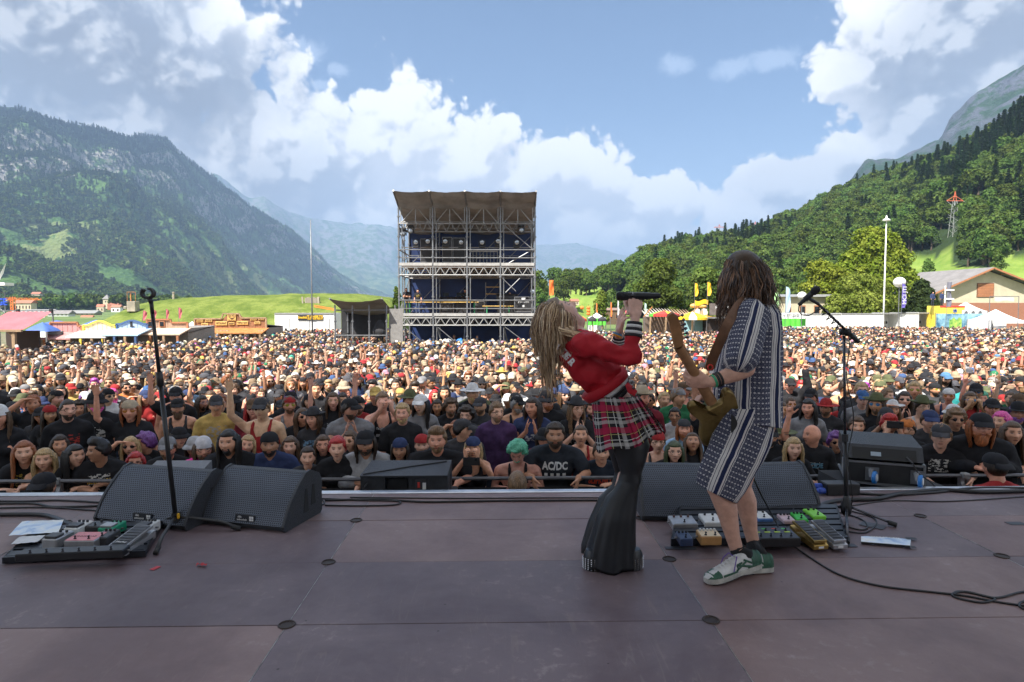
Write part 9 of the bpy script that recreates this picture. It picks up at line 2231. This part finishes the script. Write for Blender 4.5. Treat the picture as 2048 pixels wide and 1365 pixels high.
def guitarist():
 base=G(1470,1150);base.z=0
 F=V(-.90,.40,-.06).normalized();U=V(-.04,0,1);U=(U-F*U.dot(F)).normalized();X=(-F).cross(U)
 hc=PX(1486,549,3.43);xf=Matrix.Translation(hc)@Matrix((X,-F,U)).transposed().to_4x4()@Matrix.Scale(1.04,4)
 m=M();add_head(m,xf,.3)
 nb=PX(1508,606,3.43);ch=PX(1508,668,3.44);ws=PX(1505,762,3.44);hip=PX(1500,836,3.43)
 m.cap(xf@V(0,.028,-.07),nb,.056,.062);m.cap(nb,ch,.10,.145);m.cap(ch,ws,.15,.13);m.cap(ws,hip,.13,.145)
 shL=PX(1502,640,3.26);elL=PX(1492,738,3.16);wrL=PX(1424,764,3.14)
 shR=PX(1500,640,3.62);elR=PX(1488,738,3.72);wrR=PX(1424,796,3.50)
 m.cap(nb,shL,.06,.062);m.cap(nb,shR,.06,.062)
 m.cap(shL,elL,.055,.045);m.cap(elL,elL.lerp(wrL,.35),.046,.046);m.cap(elL.lerp(wrL,.35),wrL,.045,.029)
 m.cap(shR,elR,.055,.045);m.cap(elR,wrR,.045,.029)
 add_hand(m,PX(1417,765,3.14),(-1,.12,.10),(.1,.9,.35),(.15,-.1,1),curls=[(38,60,40),(42,62,40),(46,62,40),(50,60,40)],s=1.05,n=10,fr=.0095,thumb=(.85,.5,.25))
 add_hand(m,wrR,(-.95,-.25,.05),(0,-.3,-1),(0,-1,.3),kind='curl',s=1.02,n=10,fr=.009)
 kn=PX(1436,975,3.33);an=PX(1474,1102,3.36);kf=PX(1480,970,3.56);af=PX(1507,1088,3.56);hn=PX(1494,845,3.34);hf=PX(1504,845,3.54)
 for(h_,k_,a_)in((hn,kn,an),(hf,kf,af)):
  m.cap(h_,k_,.098,.062,n=16);c1_=k_.lerp(a_,.28)+V(.012,0,0);m.cap(k_,c1_,.058,.060,n=16);m.cap(c1_,k_.lerp(a_,.75),.060,.040,n=16);m.cap(k_.lerp(a_,.75),a_,.040,.035,n=16)
 me=fuse(m,.006,2,'guitarist_body');paint_skin(me,xf)
 o=root_mesh('person',me,SKINP,base,'guitarist with long wavy brown hair in a navy and white patterned shirt and shorts');o.color=(.60,.36,.27,1)
 pt,t,b=newmat('woven_pattern');cu=t.new('ShaderNodeAttribute',attribute_name='cu').outputs['Fac'];cv=t.new('ShaderNodeAttribute',attribute_name='cv').outputs['Fac']
 co=t.new('ShaderNodeTexCoord').outputs['Object'];wob=t.m('MULTIPLY_ADD',t.noise(co,7,3),.016,-.008)
 u=t.m('FRACT',t.m('MULTIPLY',t.m('ADD',cu,wob),1/.165));rows=t.m('FRACT',t.m('MULTIPLY',cv,1/.027));NV_=(.022,.028,.075);WV=(.60,.58,.56)
 band=t.ramp(u,[(0,WV),(.02,NV_),(.045,WV),(.10,NV_),(.225,WV),(.27,NV_),(.29,WV),(.37,NV_),(.385,WV),(.43,NV_)],'CONSTANT')
 inm=t.m('GREATER_THAN',u,.43)
 zig=t.m('ABSOLUTE',t.m('SUBTRACT',t.m('FRACT',t.m('MULTIPLY',cu,1/.017)),.5));dots=t.m('MULTIPLY',t.m('LESS_THAN',t.m('ADD',t.m('ABSOLUTE',t.m('SUBTRACT',rows,.5)),t.m('MULTIPLY',zig,.46)),.17),1.0)
 spk=t.ss(t.noise(co,420,2,.7),.50,.62)
 mot=t.mix(t.m('MULTIPLY',spk,.6),(.028,.034,.075),(.40,.40,.43));mot=t.mix(t.m('MULTIPLY',dots,.85),mot,(.62,.61,.60))
 cc=t.mix(inm,band,mot);cc=t.v('SCALE',cc,t.m('MULTIPLY_ADD',t.noise(co,14,3),.4,.8))
 t.put(b.inputs['Base Color'],cc);b.inputs['Roughness'].default_value=.9;b.inputs['Specular IOR Level'].default_value=.15
 bn=t.new('ShaderNodeBump');bn.inputs['Strength'].default_value=.5;bn.inputs['Distance'].default_value=.003;t.put(bn.inputs['Height'],t.m('ADD',t.noise(co,320,2),t.m('MULTIPLY',t.noise(co,20,4,.6,.5),1.8)));t.l.new(bn.outputs[0],b.inputs['Normal'])
 def attr(me,f):
  co_=verts_np(me).astype(float);a1=me.attributes.new('cu','FLOAT','POINT');a2=me.attributes.new('cv','FLOAT','POINT');r=np.array([f(V(*p))for p in co_],dtype=np.float32);a1.data.foreach_set('value',r[:,0].copy());a2.data.foreach_set('value',r[:,1].copy())
 def around(c0,c1,rad,off=0.):
  ax=(c1-c0).normalized();x_,y_,_=frame(ax,(1,0,0))
  def f(p):q=p-c0;h=q.dot(ax);r_=q-ax*h;return(atan2(r_.dot(x_),r_.dot(y_))*rad+off,h)
  return f
 nn=72;prof=[(603,1484,1530,.075),(612,1468,1546,.13),(628,1458,1555,.165),(660,1447,1558,.18),(700,1440,1559,.185),(740,1433,1559,.185),(780,1428,1558,.19),(815,1427,1557,.195),(838,1429,1556,.198)]
 rr=[]
 for k in range(len(prof)-1):
  for s_ in range(8):
   f=s_/8;A,B=prof[k],prof[k+1];v_=[A[i]+(B[i]-A[i])*f for i in range(4)];rr.append(v_)
 rr.append(list(prof[-1]));R3=[]
 for(y,xl,xr,dy)in rr:
  c=PX((xl+xr)/2,y,3.44);w=(xr-xl)/2*3.44/FOC;q=[]
  for i in range(nn):
   a=2*PI*i/nn;tt=sm(y,640,840);k=1+tt*(.035*sin(a*5+y*.012)+.03*sin(a*8+1.5))+.05*mnoise.noise(V(cos(a)*2.2,sin(a)*2.2,y*.022))
   hem=(.035*(cos(a))if y>800 else 0)*-sm(y,800,838);q.append(c+V(cos(a)*w*k,sin(a)*dy*k,hem))
  R3.append(q)
 s=M();s.grid(R3,closed=True);sme=s.mesh('shirt',V(0,0,0),True);attr(sme,around(PX(1494,840,3.44),PX(1502,603,3.44),.165,.02));so=child_mesh('shirt',sme,pt,o);sd=so.modifiers.new('thickness','SOLIDIFY');sd.thickness=.004
 for(sh,el,nm,fl)in((shL,PX(1476,737,3.13),'sleeve',1),(shR,elR,'sleeve',-1)):
  top=sh+V(.02,0,.085);j=M();j.cap(sh+V(.012,.06*fl,.050),sh,.075,.098,n=20);j.cap(sh,sh.lerp(el,.80),.098,.090,n=20)
  jm=fuse(j,.0075,3,'sleeve',fold(.009,9,7,2.));attr(jm,around(sh,el,.10,.03*fl));child_mesh('sleeve',jm,pt,o)
  if fl==1:
   e2=sh.lerp(el,.80)
 def sleg(rows,Yl,dk,sd_,ax0,ax1):
  g_=[]
  rs=[]
  for k in range(len(rows)-1):
   for s_ in range(6):f=s_/6;rs.append([rows[k][i]+(rows[k+1][i]-rows[k][i])*f for i in range(5)])
  rs.append(rows[-1])
  for(y,xl,xr,sl,yo)in rs:
   c=PX((xl+xr)/2,y,Yl+yo);w=(xr-xl)/2*3.4/FOC;t_=sm(y,850,960)
   g_.append([c+V(cos(a)*w*(1+t_*.04*sin(a*6+sd_)+.05*mnoise.noise(V(cos(a)*2,sin(a)*2,y*.03+sd_))),sin(a)*w*dk*(1+t_*.05*sin(a*5+sd_)),-cos(a)*sl*3.4/FOC)for a in[2*PI*i/56 for i in range(56)]])
  q=M();q.grid(g_,closed=True);me_=q.mesh('shorts_leg',V(0,0,0),True);attr(me_,around(ax0,ax1,.12,.115));k_=child_mesh('shorts_leg',me_,pt,o);sd2=k_.modifiers.new('thickness','SOLIDIFY');sd2.thickness=.004
 sleg([(812,1434,1548,0,0),(850,1430,1546,2,0),(880,1424,1540,6,0),(910,1414,1526,10,-.01),(940,1404,1504,16,-.02),(965,1397,1488,20,-.03),(986,1394,1474,19,-.03)],3.37,.80,.3,PX(1432,985,3.36),PX(1496,840,3.37))
 sleg([(812,1440,1548,0,0),(850,1446,1544,0,0),(880,1450,1538,0,0),(920,1456,1518,-4,0),(950,1460,1508,-6,0),(972,1462,1503,-5,0)],3.57,.85,1.3,PX(1482,975,3.57),PX(1500,840,3.57))
 q=M();q.grid([[PX(1462+11*sin(PI*k/8)*(1 if i else-.0)+2*i,829+37*k/8,3.215-.004*i)for i in range(2)]for k in range(9)]);q.obj('pocket_opening',INK,o)
 SK_=pm('black_sock',(.012,.013,.014),.9,bump=.4,bscale=300);SG=pm('shoe_green',(.018,.085,.045),.5,0,.25,30,bump=.3,bscale=90);SWm=pm('shoe_white',(.56,.55,.53),.55,0,.15,20,bump=.2);SOL=pm('sole_grey',(.42,.41,.37),.7,0,.25,20);LCW=pm('lace_white',(.62,.61,.60),.8);LCP=pm('lace_violet',(.13,.06,.30),.7)
 def shoe(heel,toe,an_,label,Lw=.052):
  """heel, toe: ground-line points of the sole"""
  d=(toe-heel);L=d.length;f=d.normalized();side=f.cross(V(0,0,1)).normalized();up=side.cross(f).normalized()
  if up.z<0:up=-up
  def at(u,w,h):return heel+f*(L*u)+side*w+up*h
  prof_=[(0,.030),(.05,.038),(.2,.040),(.45,.038),(.65,.046),(.82,.047),(.93,.038),(1,.016)]
  wv_=lambda u:float(np.interp(u,[a for a,_ in prof_],[c for _,c in prof_]))
  hv_=lambda u:float(np.interp(u,[0,.08,.22,.36,.5,.65,.8,.93,1],[.082,.095,.098,.098,.084,.066,.054,.044,.028]))
  def rings(h0,h1,grow,us):
   R_=[]
   for u_ in us:
    w=wv_(u_)*grow;R_.append([at(u_,-w,h0),at(u_,-w*1.04,(h0+h1)*.5),at(u_,-w,h1),at(u_,w,h1),at(u_,w*1.04,(h0+h1)*.5),at(u_,w,h0)])
   return R_
  us=[i/20 for i in range(21)];q=M();q.grid(rings(0,.026,1.10,us),closed=True);q.add(rings(0,.026,1.1,[0])[0],[(0,1,2,3,4,5)]);q.add(rings(0,.026,1.1,[1])[0],[(5,4,3,2,1,0)]);so_=q.obj('sole',SOL,o,auto=True)
  q=M();q.grid(rings(-.006,.004,1.06,[i/20 for i in range(8,20)]),closed=True);q.obj('outsole',INK,so_)
  def shell_(us_,mt,nm,g,a0=0.,a1=PI,hk=1.):
   R_=[]
   for u_ in us_:
    w=wv_(u_)*g;h=hv_(u_)*hk;R_.append([at(u_,w*cos(a)*(1 if abs(cos(a))<.99 else 1),.024+(h-.024)*(sin(a)**.75 if sin(a)>0 else 0)*g)for a in[a0+(a1-a0)*i/16 for i in range(17)]])
   k=M();k.grid(R_);x=k.obj(nm,mt,o,smooth=True);return x
  up_=shell_([i/30 for i in range(31)],SWm,'upper',1.0)
  shell_([.80+.2*i/8 for i in range(9)],SG,'toe_cap',1.035,0,PI,.98);shell_([0+.22*i/8 for i in range(9)],SG,'heel_counter',1.05,0,PI,.97)
  shell_([.0+.06*i/3 for i in range(4)],SG,'heel_tab',1.07)
  for sgn in(-1,1):
   k=M();e=lambda u_,hh,gg=1.045:at(u_,sgn*wv_(u_)*gg*sqrt(max(.05,1-((hh-.024)/(hv_(u_)-.018))**2.6)),hh)
   for(u0,h0,u1,h1,wd)in((.22,.030,.50,.062,.012),(.30,.070,.52,.034,.012),(.50,.062,.40,.066,.010),(.50,.062,.49,.044,.010),(.22,.050,.36,.078,.010),(.50,.030,.78,.032,.012),(.10,.030,.30,.032,.010)):
    pp=[e(u0+(u1-u0)*i/6,h0+(h1-h0)*i/6)for i in range(7)];k.tube(pp,wd*.55,6,flat=.35,up=side)
   k.obj('arrow_overlay',SG,o,smooth=True)
  q=M()
  for i in range(6):
   u_=.42+.06*i;h=hv_(u_)+.004;w=wv_(u_)*.55;q.tube([at(u_,-w,h-.010),at(u_+.02,0,h+.004),at(u_+.01,w,h-.010)],.0032,5);q.tube([at(u_+.02,-w,h-.010),at(u_,0,h+.004),at(u_+.03,w,h-.010)],.0032,5)
  q.obj('laces',LCW,o);q=M()
  for s_ in(-1,1):q.tube([at(.44,s_*.01,.09),at(.48,s_*.03,.105),at(.55,s_*.045,.08),at(.60,s_*.05,.04)],.0030,5)
  q.obj('lace_ends',LCP if L>.27 else LCW,o)
  q=M();q.tube([an_+V(0,0,.03),an_+V(0,0,-.01),at(.20,0,.075),at(.18,0,.03)],[.041,.043,.040,.036],18);q.obj('sock',SK_,o,smooth=True)
 tn=G(1412,1168,.002);hl=PX(1516,1131,3.36);shoe(hl,tn+V(0,0,.004),an,'near')
 tf=G(1440,1146,.008);hf_=G(1541,1139,.008);shoe(hf_,tf,af,'far')
 HB=strand_mat('wavy_brown_hair',[(0,(.022,.012,.008)),(.35,(.06,.032,.019)),(.7,(.14,.072,.038)),(1,(.32,.17,.09))],.32)
 hs=shell(lambda p,v:scalp(p)*.012-.006*(1-scalp(p)));hs.v=[tuple(xf@Vector(p))for p in hs.v];h=hs.obj('hair',strand_mat('brown_underlayer',[(0,(.03,.018,.011)),(1,(.07,.04,.022))]),o,smooth=True)
 rng=np.random.default_rng(4);st=M()
 fall_hair(st,xf,1100,rng,lambda p,r:.20+.09*r.random(),.0036,.024,(0,0,-1),.003,-.55,1.55,(-.03,.114),14,.7,front=True,rough=.03,drift=V(.25,0,0))
 fall_hair(st,xf,170,rng,lambda p,r:.25+.07*r.random(),.0030,.024,(.10,0,-1),.010,-.1,1.1,(-.02,.08),15,.95,rough=.05)
 st.obj('hair_strands',HB,h,smooth=True)['kind']='stuff'
 ax=(elL-wrL).normalized()
 for k,(mt,r_)in enumerate(((pm('band_green',(.03,.30,.14),.5),.034),(INK,.038),(INK,.038),(pm('band_grey',(.25,.25,.24),.6),.034),(pm('bead_dark',(.06,.05,.05),.4),.035))):
  q=M();c=wrL+ax*(.004+.016*k);q.tube([c,c+ax*.011],r_,20);q.obj(('wristband','watch_strap','watch_case','wristband','bracelet')[k],mt,o)
 return o,nb
GUI,GNB=guitarist()
def guitar():
 r=thing('electric_guitar','gold bodied electric guitar with a maple neck held by the guitarist','guitar',PX(1405,820,3.30))
 MAP=pm('maple',(.33,.17,.075),.35,0,.25,14,bump=.1);GOLD=pm('gold_finish',(.17,.105,.022),.35,.5,.3,8,c2=(.30,.21,.07));PKG=pm('pickguard_black',(.012,.012,.013),.3)
 a=PX(1358,694,3.02);b_=PX(1424,806,3.27);d=(b_-a).normalized();side=d.cross(V(.2,1,.1)).normalized();nrm=side.cross(d).normalized()
 m=M();rows=[]
 for k in range(13):
  t_=k/12;c=a.lerp(b_,t_);w=.022+.007*t_;rows.append([c+side*w*cos(q)+nrm*(.004+-.020*max(0,sin(q)))for q in[PI*i/8 for i in range(9)]])
 m.grid(rows);m.obj('neck',MAP,r,smooth=True)
 m=M();m.beam(a+nrm*.006,b_+nrm*.006,.050,.006,up=nrm);fb=m.obj('fretboard',pm('fretboard_wood',(.16,.07,.03),.5),r)
 for k in range(14):t_=1-.5**(k/9);m=M();c=a.lerp(b_,t_*1.2 if t_*1.2<1 else 1)+nrm*.0095;m.beam(c-side*.024,c+side*.024,.002,.002);m.obj('fret',ALU,fb)
 hd=(PX(1345,643,2.97)-a).normalized();hs=hd.cross(nrm).normalized()
 out=[(-.018,0),(-.024,.02),(-.030,.05),(-.030,.16),(-.012,.185),(.012,.180),(.022,.165),(.016,.150),(.020,.06),(.022,.02),(.018,0)]
 m=M();m.prism([a+hs*x+hd*y-nrm*.004 for x,y in out],nrm*.014);h=m.obj('headstock',MAP,r)
 for k in range(6):
  c=a+hd*(.035+.024*k)-hs*.030+nrm*.0;m=M();m.cyl(c,c-hs*.016,.0035,n=6);m.ell(c-hs*.022,(.008,.008,.008),nu=8,nv=6);m.obj('tuning_peg',CHR,h);m=M();m.cyl(a+hd*(.035+.024*k)-hs*.012+nrm*.010,a+hd*(.035+.024*k)-hs*.012+nrm*.020,.004,n=8);m.obj('string_post',ALU,h)
 c0=PX(1418,850,3.32);bd=d;bs=side
 o2=[(-.075,-.175),(-.095,-.150),(-.085,-.105),(-.058,-.080),(-.030,-.085),(.030,-.085),(.058,-.095),(.075,-.140),(.100,-.150),(.118,-.115),(.118,-.060),(.108,0),(.120,.060),(.145,.120),(.140,.185),(.095,.225),(.02,.235),(-.06,.230),(-.125,.205),(-.155,.150),(-.145,.080),(-.115,.020),(-.105,-.040),(-.120,-.100),(-.125,-.150),(-.105,-.180)]
 sp=[]
 pts=[V(x,y,0)for x,y in o2];n=len(pts)
 for i in range(n):
  p0,p1,p2,p3=pts[i-1],pts[i],pts[(i+1)%n],pts[(i+2)%n]
  for k in range(4):t_=k/4;sp.append(.5*((2*p1)+(p2-p0)*t_+(2*p0-5*p1+4*p2-p3)*t_*t_+(3*p1-3*p2+p3-p0)*t_**3))
 org=b_+bd*.10
 def ringat(sc_,h):return[org+bs*p.x*sc_+bd*p.y*sc_+nrm*h for p in sp]
 m=M();R=[ringat(.95,-.024),ringat(.985,-.021),ringat(1,-.014),ringat(1,.008),ringat(.985,.014),ringat(.95,.017)];m.grid(R,closed=True);k=len(sp)
 c1=org-nrm*.024;c2=org+nrm*.017;m.add([c1]+R[0],[(0,(i+1)%k+1,i+1)for i in range(k)]);m.add([c2]+R[-1],[(0,i+1,(i+1)%k+1)for i in range(k)]);m.obj('body',GOLD,r,smooth=True)
 m=M();pg=[org+bs*p.x*.78+bd*p.y*.78+nrm*.0185 for p in sp];m.add([org+nrm*.0185]+pg,[(0,i+1,(i+1)%k+1)for i in range(k)]);m.obj('pickguard',PKG,r)
 for y in(-.03,.05):m=M();m.box(org+bd*y+nrm*.022,(.07,.018,.012),rot=Matrix((bs,bd,nrm)).transposed());m.obj('pickup',pm('pickup_cream',(.5,.45,.33),.4),r)
 m=M();m.box(org+bd*.12+nrm*.022,(.07,.03,.012),rot=Matrix((bs,bd,nrm)).transposed());m.obj('bridge',CHR,r)
 for s in range(6):x=-.018+.0072*s;m=M();m.tube([a+side*x*.8+nrm*.012,org+bd*.12+bs*x+nrm*.030],.0009,4);m.obj('string',ALU,r)
 q=thing('guitar_strap','brown leather guitar strap with a red eyelet running over the guitarist\'s shoulder','strap',PX(1440,690,3.3))
 pts=[PX(1420,742,3.24),PX(1424,722,3.22),PX(1440,684,3.20),PX(1460,640,3.20),PX(1482,607,3.28),PX(1505,598,3.38),PX(1535,606,3.55)]
 sp2=spline(pts,6);m=M();rows=[]
 for i,p in enumerate(sp2):
  t_=(sp2[min(i+1,len(sp2)-1)]-sp2[max(i-1,0)]).normalized();w=t_.cross(V(0,1,0)).normalized()*.026*(.6 if i<2 else 1);rows.append([p-w,p,p+w]);
 m.grid(rows);rb=[[p+V(0,.004,0)for p in rw]for rw in rows];m.grid(rb);s_=m.obj('strap_band',pm('strap_leather',(.16,.075,.035),.55,0,.25,12,bump=.3),q)
 m=M();m.tube([PX(1420,735,3.215)+V(.013*cos(x),-.004,.013*sin(x))for x in[2*PI*i/16 for i in range(16)]],.004,6,closed=True);m.obj('red_eyelet',REDC,s_)
guitar()
